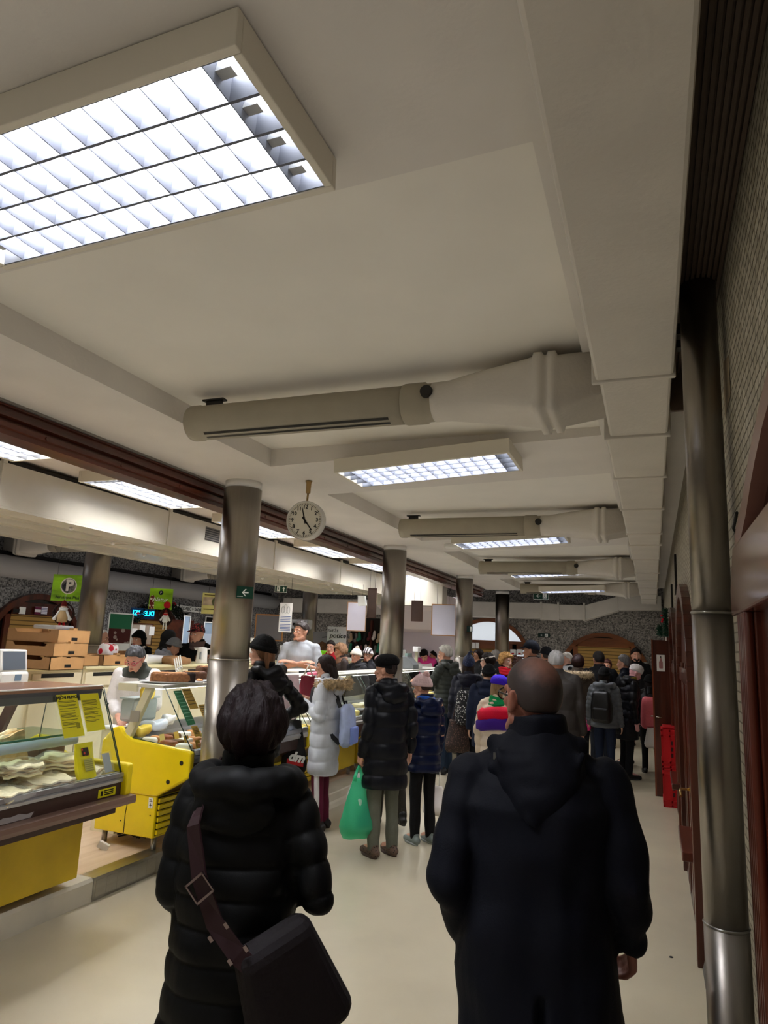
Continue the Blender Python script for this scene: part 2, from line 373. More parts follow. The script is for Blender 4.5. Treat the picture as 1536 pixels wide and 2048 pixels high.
# --- ceiling lamps
m_lamp_body = M('lamp_body', '#cfc7b4', .5)
m_tube = M('lamp_tube', (1, .99, 1), emit=34)
m_refl = M('lamp_reflector', (.86, .90, 1), .5, emit=15)
m_louv = M('lamp_louvre', (.11, .118, .142), .5)
def make_lamp(L=1.17, W=.47, H=.095, rows=3, cells=11, label='', energy=None):
    t = thing('ceiling_lamp', label, 'lamp'); h = W/2; l = L/2; f = .022
    b = MB()
    b.box((-l, -h, -H), (l, -h+f, 0)); b.box((-l, h-f, -H), (l, h, 0)); b.box((-l, -h+f, -H), (-l+f, h-f, 0)); b.box((l-f, -h+f, -H), (l, h-f, 0)); b.box((-l+f, -h+f, -.012), (l-f, h-f, 0))
    b.build('housing', m_lamp_body, t, bevel=.003)
    b = MB(); b.box((-l+f, -h+f, -.03), (l-f, h-f, -.0125)); b.build('reflector', m_refl, t)
    rw = (W-2*f)/rows
    for r in range(rows):
        y = -h+f+rw*(r+.5); b = MB(); b.cyl((-l+.10, y, -.046), (l-.10, y, -.046), .0125, n=10); b.build('fluorescent_tube', m_tube, t)
    b = MB()
    for r in range(rows+1):                                  # long V-shaped mirror blades
        y = -h+f+rw*r; w = .016 if 0 < r < rows else .008
        b.prism([(y-.004, -H+.004), (y+.004, -H+.004), (y+w, -.034), (y-w, -.034)], 'x', -l+f, l-f)
    cw = (L-2*f-.16)/cells
    for r in range(rows):
        y0 = -h+f+rw*r; y1 = y0+rw
        for c in range(cells+1):
            x = -l+f+.08+cw*c
            b.prism([(x-.0015, -H+.006), (x+.0015, -H+.006), (x+.016, -.036), (x-.016, -.036)], 'y', y0, y1)
    b.build('louvre', m_louv, t)
    for sx in (-1, 1):
        for r in range(rows):
            y = -h+f+rw*(r+.5); b = MB(); b.box((sx*(l-.075)-.02, y-.014, -.07), (sx*(l-.075)+.02, y+.014, -.03)); b.build('tube_holder', M('lamp_holder', '#9a9a98', .4), t)
    return t
lamp0 = make_lamp(1.195, .48, rows=4, cells=12, label='large louvred ceiling lamp close above, nearest of the aisle lamps')
lamp0.location = (-1.355, 1.22, zsof(-1.4)+.0); lamp0.rotation_euler = (0, radians(-1.5), 0)
aisle = [(4.30, 'louvred ceiling lamp hanging between the clock and the first ventilation duct', -3.4), (7.25, 'louvred ceiling lamp just behind the second ventilation duct', -3.),
         (10.4, 'louvred ceiling lamp just behind the third ventilation duct', -3.), (13.4, 'farthest louvred aisle lamp, above the hanging exit sign', -2.)]
for y, lab, rot in aisle:
    o = copy_tree(lamp0); o.location = (-1.39, y, zsof(-1.4)-(.012 if y < 5 else .06)); o.rotation_euler = (0, radians(rot), 0); o['label'] = lab; o['group'] = 'louvred lamps over the aisle'
lamp0['group'] = 'louvred lamps over the aisle'
m_refl2 = M('lamp_reflector_stalls', (.93, .95, 1), .5, emit=22); m_louv2 = M('lamp_louvre_stalls', (.16, .165, .18), .5)
def brighter(o):
    for ch in o.children:
        if ch.name.startswith(('reflector', 'louvre')):
            ch.data = ch.data.copy(); ch.data.materials[0] = m_refl2 if ch.name.startswith('refl') else m_louv2
for k, (y, lab) in enumerate([(3.05, 'bright lamp over the stalls at the left edge, above the near glass counter'), (4.88, 'bright stall lamp left of the first steel column, seen whole under the beam'),
               (6.78, 'bright stall lamp half hidden behind the first steel column'), (8.65, 'bright stall lamp between the clock and the second steel column, nearer one'),
               (10.5, 'bright stall lamp just left of the second steel column'), (12.2, 'bright stall lamp just right of the second steel column'), (13.6, 'farthest bright stall lamp, beside the third steel column')]):
    o = copy_tree(lamp0); brighter(o); o.location = (-4.18, y, 3.062); o.rotation_euler = (0, 0, pi/2); o.scale = (1, 1.18, 1); o['label'] = lab; o['group'] = 'louvred lamps over the stalls'
for k, (x, y, lab) in enumerate([(-7.6, 5.6, 'dim lamp strip of the far aisle at the left edge'), (-7.7, 10.6, 'dim lamp strip of the far aisle behind the sign with the round red badge')]):
    o = copy_tree(lamp0); o.location = (x, y, 3.10); o.rotation_euler = (0, radians(4), 0); o['label'] = lab; o['group'] = 'lamps of the far left aisle'

t = thing('emergency_light', 'small white emergency light box with a green dot left of the third aisle lamp', 'light', (-2.2, 7.4, 2.9))
q = atD(914, 1092, 8.4); b = MB(); b.rbox((q.x-.15, q.y-.05, q.z-.025), (q.x+.12, q.y+.05, q.z+.025), .012); b.cyl((q.x, q.y, q.z+.02), (q.x, q.y, 2.99), .01, n=8); b.build('housing', m_white, t)
b = MB(); b.ell((q.x+.09, q.y-.052, q.z), (.012, .006, .012), 10, 8); b.build('green_dot', M('green_led', '#2adf9a', .3, emit=3), t)
# --- steel columns
def column(x, y, label, rad=.149, top=ZS, group=None):
    t = thing('steel_column', label, 'column', (x, y, 0), group)
    b = MB(); b.cyl((x, y, .0), (x, y, 1.575), rad+.004, n=40); b.cyl((x, y, 1.58), (x, y, top-.06), rad, n=40); b.build('shaft', m_steel, t)
    b = MB(); b.lathe([(rad+.0045, 1.572), (rad+.007, 1.576), (rad+.0045, 1.582)], (x, y, 0), 40); b.build('seam_ring', M('seam_metal', '#c9c5bd', .25, 1.), t)
    b = MB(); b.cyl((x, y, top-.065), (x, y, top+.01), rad-.004, n=32); b.build('collar', m_white, t)
    return t
CX = -3.04
column(CX, 4.60, 'nearest steel column, beside the yellow counter with the green arrow sign', group='steel columns along the aisle')
column(CX, 8.15, 'second steel column, behind the woman in the black beret', group='steel columns along the aisle')
column(CX, 11.70, 'third steel column, beside the grey haired man in the quilted jacket', group='steel columns along the aisle')
column(CX, 15.0, 'farthest steel column, in front of the lit arch of the end wall', group='steel columns along the aisle')
column(-6.24, 6.45, 'dark steel column behind the stacked cardboard boxes', top=3.0, group='steel columns of the far aisle')
column(-6.35, 12.3, 'steel column behind the seller in the grey t-shirt', top=3.0, group='steel columns of the far aisle')

# --- main ventilation duct over the aisle
b = MB()
def ductbox(y0, y1, x0, x1, z=2.80): b.box((x0, y0, z), (x1, y1, 2.985))
ductbox(-3, 2.68, -.182, .104); ductbox(2.68, 3.45, -.17, .098, 2.805)
yy = [3.45, 4.3, 5.3, 6.4, 7.1, 8.2, 9.6, 10.6, 11.8, 13.1, 14.2, 15.5]
for i in range(len(yy)-1): ductbox(yy[i], yy[i+1], -.19+.004*(i % 2), .098-.003*(i % 2), 2.80+.003*(i % 2))
md = thing('ventilation_duct', 'long cream ventilation duct along the ceiling beside the right wall', 'duct', (-.04, 6, 2.80))
b.build('duct_body', m_duct, md, bevel=.012)
for y in [2.68, 3.45]+yy[1:]:
    b = MB(); b.box((-.197, y-.012, 2.79), (.111, y+.012, 2.99)); b.build('flange', m_duct, md, bevel=.006)
b = MB(); b.box((.098, 2.45, 2.86), (.13, 2.5, 2.9)); b.box((.11, 2.52, 2.84), (.135, 2.56, 2.87)); b.build('torn_tape', m_black, md)

# --- four air distributors branching off it
def make_diffuser():
    t = thing('air_diffuser', '', 'duct'); zc = 2.935; R = .098
    b = MB(); b.lathe([(.001, -2.42), (R, -2.42), (R+.004, -2.41), (R+.004, -2.36), (R, -2.355), (R, -1.12)], (0, 0, zc), 40, axis='x'); b.build('tube', M('diffuser_paint', '#a39a86', .5, var=.06, scale=6), t)
    b = MB()
    for a0 in (-128, -108):
        R2 = R+.0025; n = 4; rr = []
        for x in (-2.30, -1.20): rr.append([(x, R2*cos(radians(a0+k*9/n)), zc+R2*sin(radians(a0+k*9/n))) for k in range(n+1)])
        b.rings(rr, 0, False, False, closed=False)
    b.build('slot', m_blk_plastic, t)
    b = MB(); b.lathe([(R+.003, -1.13), (R+.007, -1.12), (R+.007, -1.02), (R-.002, -1.01), (R-.002, -.96)], (0, 0, zc), 40, axis='x', caps=False); b.build('sleeve', M('sleeve_paint', '#9a917e', .5), t)
    dk = MB(); p = Vector((-.99, -R*.55, zc+R*.72)); n = Vector((0, -.55, .72)).normalized()
    p = Vector((-.99, -R*.97, zc+.02)); n = Vector((0, -1, .15)).normalized()
    dk.cyl(p, p+n*.02, .032, .03, 20); dk.build('damper_knob', m_darkm, t); dk = MB(); dk.box((-1.0, -.012, -.03), (-.98, .012, .03), T=Matrix.Translation(p+n*.024) @ Matrix.Rotation(.5, 4, 'Y')); dk.build('knob_grip', M('grip_grey', '#6a655c', .4, .5), t)
    # round-to-rectangle transition and square neck
    b = MB(); R3 = []
    def sect(x, hy, zt, zb, sq, n=32):
        out = []
        for k in range(n):
            a = 2*pi*k/n; c, s_ = cos(a), sin(a); e = 2/sq
            y = math.copysign(abs(c)**e, c)*hy; z = math.copysign(abs(s_)**e, s_); zz = (zt+zb)/2+z*(zt-zb)/2; out.append((x, y, zz))
        return out
    R3 += [sect(-.975, R+.005, zc+R, zc-R, 2), sect(-.94, R+.005, zc+R, zc-R, 2), sect(-.90, R, zc+R, zc-R, 2.1), sect(-.72, .135, 3.055, 2.82, 2.8), sect(-.50, .17, 3.065, 2.80, 5),
           sect(-.475, .17, 3.065, 2.80, 7), sect(-.465, .192, 3.075, 2.775, 8), sect(-.43, .192, 3.075, 2.775, 8), sect(-.422, .172, 3.065, 2.80, 8), sect(-.41, .172, 3.065, 2.80, 8), sect(-.402, .190, 3.075, 2.778, 8), sect(-.37, .190, 3.075, 2.778, 8), sect(-.362, .168, 3.06, 2.803, 8), sect(-.14, .168, 3.06, 2.84, 9)]
    b.rings(R3); b.build('transition', m_duct, t)
    b = MB(); b.box((-2.34, -.01, zc+R-.01), (-2.24, .01, 3.07)); b.box((-2.36, -.02, 3.06), (-2.22, .02, 3.07)); b.build('bracket', m_darkm, t)
    return t
dif = make_diffuser(); DL = ['nearest long round air diffuser with black slots, above the clock', 'second air diffuser, right of the clock under the lamp', 'third air diffuser, above the third steel column', 'farthest air diffuser, above the hanging exit sign']
for k in range(4):
    o = dif if k == 0 else copy_tree(dif)
    o.location = (0, 3.10+3.55*k, 0); o['label'] = DL[k]; o['group'] = 'air diffusers along the aisle'

# --- big duct over the stalls
t = thing('stall_duct', 'wide cream duct hanging over the stalls behind the brown beam', 'duct', (-5.3, 6, 2.66))
m_sd = M('stall_duct_paint', '#cbc5b4', .25, var=.05, scale=3, bump=.05, bscale=30)
b = MB(); segs = [-3, -.2, 1.9, 3.72, 5.72, 7.9, 10.0, 12.3]
for i in range(len(segs)-1): b.box((-6.1, segs[i], 2.66), (-4.65, segs[i+1], 3.0))
b.build('duct_body', m_sd, t)
for y in segs[1:]: b = MB(); b.box((-6.11, y-.015, 2.648), (-4.638, y+.015, 3.0)); b.box((-4.66, y-.02, 2.99), (-4.632, y+.02, 3.03)); b.build('flange', m_sd, t)
for x in (-4.66, -5.05, -5.45, -6.09): b = MB(); b.box((x-.008, -3, 2.640), (x+.008, 12.3, 2.662)); b.build('rib', m_sd, t)
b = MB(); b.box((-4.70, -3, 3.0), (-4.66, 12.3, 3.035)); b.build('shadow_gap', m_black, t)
b = MB(); b.box((-4.655, 6.35, 2.80), (-4.645, 6.62, 2.95), 0); b.build('vent_grille', M_stripes('grille', '#1d1b19', '#6a665e', 40, 'z', .5), t)
for k in range(12): b = MB(); b.lathe([(.02, 0), (.02, -.02), (.008, -.03)], (-4.9-.35*(k % 3), 2.0+.9*k, 2.66), 10); b.build('nozzle', m_white, t)
# end of that duct: dark pipes, then a pale boxed room with a bevelled hood
t = thing('boxed_kiosk', 'pale lilac boxed kiosk wall with a sloping hood behind the second column', 'kiosk', (-4.6, 14.0, 0))
b = MB(); X0 = atY(806, 1300, 14.0).x; X1 = atY(905, 1300, 14.0).x
b.prism([(X0+.05, 1.35), (X1+.35, 1.35), (X1+.35, 2.75), (X0-.22, 2.75), (X0-.22, 2.15), (X0-.02, 1.95), (X0-.02, 1.68), (X0+.13, 1.55)], 'y', 13.95, 14.1)
m_lil = M('lilac_panel', '#ccc4cc', .6); b.build('wall_panel', m_lil, t)
b = MB(); b.prism([(12.6, 2.66), (12.6, 2.47), (12.9, 2.40), (13.2, 2.05), (13.95, 2.0), (13.95, 2.72), (12.6, 2.72)], 'x', X0-.1, X1+.1); b.build('hood', M('hood_paint', '#c3bab8', .6), t)
b = MB(); b.box((X0-.15, 12.3, 2.47), (X1+.25, 12.62, 2.95)); 
for k in range(5): b.box((X0+.05+k*.16, 12.28, 2.5), (X0+.07+k*.16, 12.3, 2.95))
b.build('duct_end', m_sd, t)
b = MB()
for k in range(4): b.cyl((X0-.1+k*.13, 12.35, 3.0), (X0-.1+k*.13, 12.3, 2.86), .05, n=12)
b.build('hose', m_black, t)

# --- duct crossing the end wall, stepping up to the right
t = thing('crossing_duct', 'cream duct crossing the end wall and stepping up to the right', 'duct', (-2, 16.2, 2.45))
b = MB()
def seg(p, q):
    (xa, za, zb), (xb, zc_, zd) = p, q
    b.add([(xa, 15.9, za), (xb, 15.9, zc_), (xb, 15.9, zd), (xa, 15.9, zb), (xa, 16.45, za), (xb, 16.45, zc_), (xb, 16.45, zd), (xa, 16.45, zb)],
          [(0, 1, 2, 3), (7, 6, 5, 4), (0, 4, 5, 1), (1, 5, 6, 2), (2, 6, 7, 3), (3, 7, 4, 0)])
seg((-9.0, 2.45, 2.80), (-2.33, 2.45, 2.80)); seg((-2.33, 2.43, 2.80), (-1.95, 2.42, 2.78)); seg((-1.95, 2.45, 2.77), (-1.38, 2.45, 2.77)); seg((-1.38, 2.44, 2.77), (-.68, 2.67, 2.98)); seg((-.68, 2.68, 2.98), (.2, 2.72, 3.0))
b.build('duct_body', m_duct, t, bevel=.01)
for x in (-2.34, -1.96, -1.4): b = MB(); b.box((x-.02, 15.88, 2.42), (x+.02, 16.46, 2.82)); b.build('flange', m_duct, t)

# --- pale round duct on the far left wall + two air diffusers there
t = thing('wall_duct', 'pale rounded duct running high along the left wall', 'duct', (-9.2, 6, 2.6))
b = MB(); R = []
for y in (-3, 15.8): R.append([(-9.25+.2*cos(2*pi*k/20), y, 2.66+.17*sin(2*pi*k/20)) for k in range(20)])
b.rings(R); b.build('duct_body', M('left_duct', '#9a9896', .6), t)
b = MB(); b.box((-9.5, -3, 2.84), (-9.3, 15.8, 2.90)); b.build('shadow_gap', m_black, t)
for k, (y, lab) in enumerate([(7.9, 'grey air diffuser of the far aisle behind the dark steel column'), (12.0, 'grey air diffuser of the far aisle left of the nearest steel column')]):
    o = copy_tree(dif); o.location = (-9.55, y, .06); o.rotation_euler = (0, 0, pi); o['label'] = lab; o['group'] = 'air diffusers of the far aisle'
    for v in o.children:
        pass

# --- arched doors
def arch_pts(c, R, zs, n=24, k=1.0): return [(c+R*cos(pi*i/n), zs+R*k*sin(pi*i/n)) for i in range(n+1)]
def arched_door(name, axis, pos, c, R, zs, k=1., side=1, shutter=True, lit=False, front=.05, tzf=.74, wood=None):
    wood = wood or m_wood
    """axis 'y': door in a wall facing -y at y=pos; axis 'x': wall facing +x at x=pos"""
    ax = 'y' if axis == 'y' else 'x'
    sgn = -1 if axis == 'y' else 1
    fr = sgn*front
    b = MB(); o = arch_pts(c, R, zs, k=k); i_ = arch_pts(c, R-.09, zs, k=(R*k-.09)/(R-.09))
    n = len(o)
    for q in range(n-1): b.prism([o[q], o[q+1], i_[q+1], i_[q]], ax, pos, pos+fr*1.6)
    for s_ in (-1, 1): b.prism([(c+s_*R, 0), (c+s_*(R-.09), 0), (c+s_*(R-.09), zs), (c+s_*R, zs)], ax, pos, pos+fr*1.6)
    d = struct(name, b, wood)
    tz = zs+R*k*tzf
    hw = lambda z: R*sqrt(max(.02, 1-(max(0, z-zs)/(R*k))**2))-.03
    b = MB(); b.prism([(c-hw(tz-.13), tz-.13), (c+hw(tz-.13), tz-.13), (c+hw(tz+.07), tz+.07), (c-hw(tz+.07), tz+.07)], ax, pos, pos+fr*1.2)
    for x in (-.62, .62): b.prism([(c+R*x-.05, 0), (c+R*x+.05, 0), (c+R*x+.05, tz), (c+R*x-.05, tz)], ax, pos, pos+fr*1.2)
    for x in (-.86, .86): b.prism([(c+R*x-.03, 0), (c+R*x+.03, 0), (c+R*x+.03, zs+R*k*.34), (c+R*x-.03, zs+R*k*.34)], ax, pos, pos+fr*.8)
    struct('door_frame', b, wood, d)
    b = MB(); pts = arch_pts(c, R-.085, zs, k=(R*k-.09)/(R-.09)); b.prism([(c-R+.09, 0)]+pts[::-1]+[(c+R-.09, 0)], ax, pos, pos+fr*.3)
    struct('door_pane', b, M('lit_pane', '#cfd6dd', .3, emit=.4) if lit else m_glassdark, d)
    if shutter:
        b = MB(); b.prism([(c-R*.57, .0), (c+R*.57, .0), (c+R*.57, tz-.1), (c-R*.57, tz-.12)], ax, pos, pos+fr*.7)
        struct('roller_shutter', b, m_ochre, d)
    return d
m_woodf = M_wood('end_wall_wood', '#57301a', '#87502a', .35, 'x', 8, .3)
arched_door('door_1', 'y', 16.5, -1.04, .98, 1.25, .96, tzf=.80, wood=m_woodf)
arched_door('door_2', 'y', 16.5, -3.67, 1.02, 1.45, .98, lit=True, tzf=.40, wood=m_woodf)
arched_door('door_3', 'x', -9.5, 8.62, .95, 1.42, .93)
arched_door('door_4', 'x', -9.5, 11.45, .9, 1.45, 1.0)
arched_door('door_5', 'x', -9.5, 13.95, .9, 1.4, .98)

# --- near polished arched door in the right wall
pts = [(2.05, 1.93), (2.0, 2.01), (1.93, 2.07), (1.755, 2.122), (1.64, 2.172), (1.55, 2.202), (1.43, 2.236), (1.3, 2.262), (1.1, 2.285), (.85, 2.29), (.5, 2.25), (.15, 2.12), (-.02, 1.93)]
inn = [(1.99, 1.93), (1.95, 1.98), (1.88, 2.02), (1.72, 2.07), (1.61, 2.12), (1.53, 2.15), (1.42, 2.183), (1.29, 2.21), (1.1, 2.232), (.85, 2.238), (.5, 2.2), (.18, 2.08), (.05, 1.93)]
b = MB()
for q in range(len(pts)-1): b.prism([pts[q], pts[q+1], inn[q+1], inn[q]], 'x', .205, .25)
d6 = struct('door_6', b, M('arch_trim', '#7a564a', .35, coat=.4))
b = MB(); b.prism([(2.05, 1.86), (2.05, 1.93), (1.95, 2.03), (.1, 2.03), (-.02, 1.93), (-.02, 1.86)], 'x', .198, .25); struct('door_frame', b, m_poll, d6, bevel=.006)
b = MB(); b.prism([(1.97, 2.02), (1.86, 2.03), (1.6, 2.12), (1.3, 2.2), (.85, 2.23), (.5, 2.19), (.2, 2.03)], 'x', .238, .249); struct('door_pane', b, m_glassdark, d6)
b = MB(); b.box((.212, 1.97, 0), (.25, 2.06, 1.86))
for k in range(5): b.cyl((.212, 1.955-k*.032, 0), (.212, 1.955-k*.032, 1.86), .0115, n=10)
b.box((.222, 1.80, 0), (.25, 1.99, 1.86)); struct('door_frame', b, m_wood, d6, bevel=.003)
b = MB(); b.box((.235, .02, 0), (.25, 1.82, 1.86)); struct('door_panel', b, m_wood, d6)
# other arched doors further along the right wall
def side_door(name, c, R, zs, h):
    b = MB(); o = arch_pts(c, R, zs, k=(h-zs)/R); i_ = arch_pts(c, R-.1, zs, k=(h-zs-.1)/(R-.1))
    for q in range(len(o)-1): b.prism([o[q], o[q+1], i_[q+1], i_[q]], 'x', .19, .25)
    for s_ in (-1, 1): b.prism([(c+s_*R, 0), (c+s_*(R-.1), 0), (c+s_*(R-.1), zs), (c+s_*R, zs)], 'x', .19, .25)
    d = struct(name, b, m_wood, bevel=.004)
    b = MB(); b.prism([(c-R+.08, 0)]+arch_pts(c, R-.09, zs, k=(h-zs-.1)/(R-.1))[::-1]+[(c+R-.08, 0)], 'x', .232, .25); struct('door_panel', b, m_woodh, d)
    b = MB()
    for y in (c-R*.55, c-R*.1, c+R*.35, c+R*.6): b.box((.215, y-.05, .0), (.24, y+.05, zs+.1))
    b.box((.21, c-R+.05, 1.55), (.24, c+R-.05, 1.66)); struct('door_frame', b, m_wood, d, bevel=.004)
    return d
d7 = side_door('door_7', 5.75, 1.02, 1.6, 2.29)
d8 = side_door('door_8', 8.6, 1.02, 1.6, 2.29)
side_door('door_9', 12.2, 1.0, 1.6, 2.29)
for d, y, z in ((d7, 5.37, .86),):
    b = MB(); b.tube([(.215, y, z), (.16, y, z), (.15, y-.01, z), (.148, y-.06, z-.004), (.15, y-.10, z-.03)], .009, 8); b.lathe([(.02, .19), (.02, .2)], (0.02, y, z), 12, axis='x'); b.build('door_handle', M('brass', '#d0b070', .25, 1.), d)
for y0, y1, lab in ((5.0, 5.75, 'brown wooden ledge sticking out of the right wall beside the steel pipe'), (7.5, 8.3, 'brown wooden ledge sticking out of the right wall just behind the red crates')):
    b = MB(); b.rbox((.135, y0, .49), (.24, y1, .545), .008); o = b.build('wall_ledge', m_woodh); tag(o, lab, 'ledge')
# stainless downpipe against the right wall
t = thing('steel_pipe', 'tall stainless steel pipe standing against the right wall', 'pipe', (.165, 2.33, 0))
b = MB(); px, py = .172, 2.33; b.cyl((px, py, 0), (px, py, 1.015), .0595, n=32); b.cyl((px, py, 1.01), (px, py, 1.885), .058, n=32); b.cyl((px, py, 1.88), (px, py, 2.98), .0565, n=32); b.build('shaft', m_steel, t)
for z in (1.013, 1.883): b = MB(); b.lathe([(.0595, z-.004), (.062, z), (.0595, z+.004)], (px, py, 0), 32); b.build('seam_ring', m_steel2, t)
# open door leaf standing square to the wall, its poster and handles
t = thing('door_leaf', 'open brown door leaf standing out from the right wall with a poster on it', 'door', (.09, 9.86, 0))
b = MB(); b.rbox((-.012, 9.84, 0), (.235, 9.88, 1.945), .006); b.build('panel', m_wood, t)
b = MB(); b.box((-.018, 9.835, 0), (.0, 9.885, 1.95)); b.build('edge_strip', M_wood('edge_wood', '#5d2a15', '#7c3d20', .3, 'z'), t)
b = MB()
for x in (.05, .09, .13, .17): b.box((x, 9.832, .05), (x+.016, 9.842, 1.5))
b.build('moulding', m_wood, t)
b = MB(); b.tube([(.02, 9.84, .97), (.02, 9.80, .97), (.08, 9.795, .965)], .008, 8); b.tube([(.02, 9.88, .97), (.02, 9.92, .97), (-.05, 9.925, .965)], .008, 8); b.build('door_handle', M('steel_handle', '#c9c4ba', .25, 1.), t)
t = thing('poster', 'small white poster of a pink bottle taped to the open door leaf', 'poster', (.09, 9.83, 1.65))
b = MB(); b.box((.042, 9.829, 1.545), (.142, 9.832, 1.755)); b.build('paper', m_white, t)
b = MB(); b.prism([(.07, 1.59), (.075, 1.58), (.112, 1.58), (.117, 1.59), (.117, 1.66), (.104, 1.69), (.10, 1.715), (.087, 1.715), (.083, 1.69), (.07, 1.66)], 'y', 9.8275, 9.8285); b.build('printed_bottle', M('poster_pink', '#9a6a68', .6), t)
b = MB(); b.box((.087, 9.827, 1.715), (.10, 9.828, 1.74)); b.build('printed_cap', m_black, t)
# two red crates
m_red = M('red_plastic', '#b40a16', .4)
def crate(z0, label, dx=0.):
    t = thing('red_crate', label, 'crate', (.15, 9.3, z0), 'red crates by the right wall'); x0, x1, y0, y1 = .068+dx, .24, 9.22, 9.62; h = .44; w = .014
    b = MB(); b.box((x0, y0, z0), (x1, y0+w, z0+h)); b.box((x0, y1-w, z0), (x1, y1, z0+h)); b.box((x0, y0, z0), (x0+w, y1, z0+h)); b.box((x1-w, y0, z0), (x1, y1, z0+h)); b.box((x0, y0, z0), (x1, y1, z0+.015)); b.build('shell', m_red, t)
    b = MB()
    for z in (z0+.0, z0+.05, z0+h-.09, z0+h-.03): b.box((x0-.006, y0-.008, z), (x1, y1+.008, z+.022))
    for x in (x0-.004, x0+.085): b.box((x, y0-.008, z0), (x+.016, y0, z0+h))
    b.build('rib', m_red, t)
    b = MB()
    for k in range(3): b.box((x0+.10, y0-.004, z0+.12+k*.07), (x0+.125, y0-.002, z0+.165+k*.07))
    b.build('grip_slot', M('crate_slot', '#3a0408', .5), t)
    return t
crate(0, 'red plastic crate standing on the floor by the right wall, lower of the two', .004)
c2 = crate(.442, 'red plastic crate on top of another red crate by the right wall')
b = MB(); b.rbox((.08, 9.25, .885), (.23, 9.6, .905), .008); b.build('lid', m_red, c2)
# christmas garland on the wall above the door leaf
t = thing('christmas_garland', 'green christmas garland with red baubles above the open door leaf', 'garland', (.17, 9.4, 2.1))
b = MB(); rg = random.Random(3)
for k in range(340):
    z = rg.uniform(1.98, 2.33); c = Vector((.165+rg.uniform(-.02, .02), 9.42+rg.uniform(-.05, .05), z)); d = Vector((rg.uniform(-1, .6), rg.uniform(-1, 1), rg.uniform(-.6, .6))).normalized()*rg.uniform(.03, .06)
    b.cyl(c, c+d, .006, .001, 4)
for k in range(160):
    c = Vector((.10+rg.uniform(-.02, .02), 9.7+rg.uniform(-.05, .05), rg.uniform(2.0, 2.12))); d = Vector((rg.uniform(-1, .6), rg.uniform(-1, 1), rg.uniform(-.6, .6))).normalized()*.05
    b.cyl(c, c+d, .006, .001, 4)
b.build('needles', M('garland_green', '#0f3a28', .6), t)
for (x, z) in ((.115, 2.24), (.125, 2.19), (.118, 2.165)):
    b = MB(); b.ell((x, 9.37, z), (.014, .014, .014)); b.build('bauble', M('bauble_red', '#d0102a', .15), t)
b = MB(); b.box((.15, 9.38, 1.93), (.165, 9.39, 1.985)); b.build('white_tag', m_white, t)
# torn plaster scar and small lamp-sign bracket on the right wall
b = MB(); z0 = atX(1450, 735, .243); b.add([atX(1446, 725, .243), atX(1457, 710, .243), atX(1461, 790, .243), atX(1450, 838, .243)], [(0, 1, 2, 3)]); o = b.build('plaster_scar', M('bare_plaster', '#8d7c62', .8)); o['label'] = 'bare plaster'; adopt(o, bpy.data.objects['wall_right'])
t = thing('wall_exit_sign', 'small dark sign on the tiled wall beside the polished door frame', 'sign', (.24, 2.1, 2.05))
b = MB(); b.box((.232, 2.03, 2.0), (.244, 2.17, 2.09)); b.build('panel', M('sign_dark_green', '#0e2a24', .4), t)
b = MB(); b.box((.230, 2.12, 2.03), (.2322, 2.15, 2.06)); b.prism([(2.05, 2.045), (2.08, 2.07), (2.08, 2.02)], 'x', .230, .2322); b.build('pictogram', m_white, t)
b = MB(); b.tube([(.24, 2.2, 2.10), (.225, 2.16, 2.115), (.215, 1.97, 2.125)], .004, 6); b.build('cable', m_black, t)
# dark stripes high on the right wall
for y, z0, z1, lab in ((7.4, 2.35, 2.75, 'narrow dark plate high on the right wall beside the pipe, nearer one'), (9.0, 2.3, 2.6, 'narrow dark plate high on the right wall beside the pipe, farther one')):
    b = MB(); b.box((.225, y, z0), (.246, y+.12, z1)); o = b.build('wall_plate', m_black); tag(o, lab, 'plate')
b = MB(); b.lathe([(.012, 0), (.010, .004), (.002, .006)], (.051, 4.81, 0), 10); o = b.build('floor_stain', m_black); tag(o, 'small black spot stuck on the floor by the right wall', 'spot')
# ================================================================ COUNTERS AND GOODS
m_yel = M('yellow_laminate', '#e2c808', .38, var=.05, scale=6, coat=.2)
m_yel2 = M('yellow_dull', '#c2a313', .45, var=.1, scale=5)
m_brown = M('brown_laminate', '#3a2620', .4, var=.12, scale=10)
m_ledge = M_wood('ledge_wood', '#5d463c', '#7d6356', .4, 'y', 9, .1)
m_alu = M('aluminium', '#b9bac0', .32, .85)
m_beige = M('beige_paint', '#c9c3a4', .5)
m_cream = M('cream_paint', '#d8d0b2', .5, var=.05, scale=4)
m_deck = M('deck_white', '#dcdcd8', .3)
m_glass = M_glass('counter_glass', (.93, .98, .96), .07)
m_edge = M('glass_edge', '#1f3b34', .2)
m_film = M_film('clear_film', '#f6f6f2', .20, .2)
m_kraft = M('kraft_card', '#b98d5b', .75, var=.07, scale=9)
m_kraft2 = M('kraft_card_dark', '#96704a', .78, var=.07, scale=9)
m_paper_y = M('yellow_paper', '#cfc50f', .55)
m_white_p = M('white_paper', '#e8e7e2', .6); m_strip = M('added_counter_glow', (1, .98, .94), emit=9)  # last one: glow for strips added to brighten the counter goods
m_bag_y = M('yellow_bag', '#e6d400', .32, bump=.25, bscale=18)

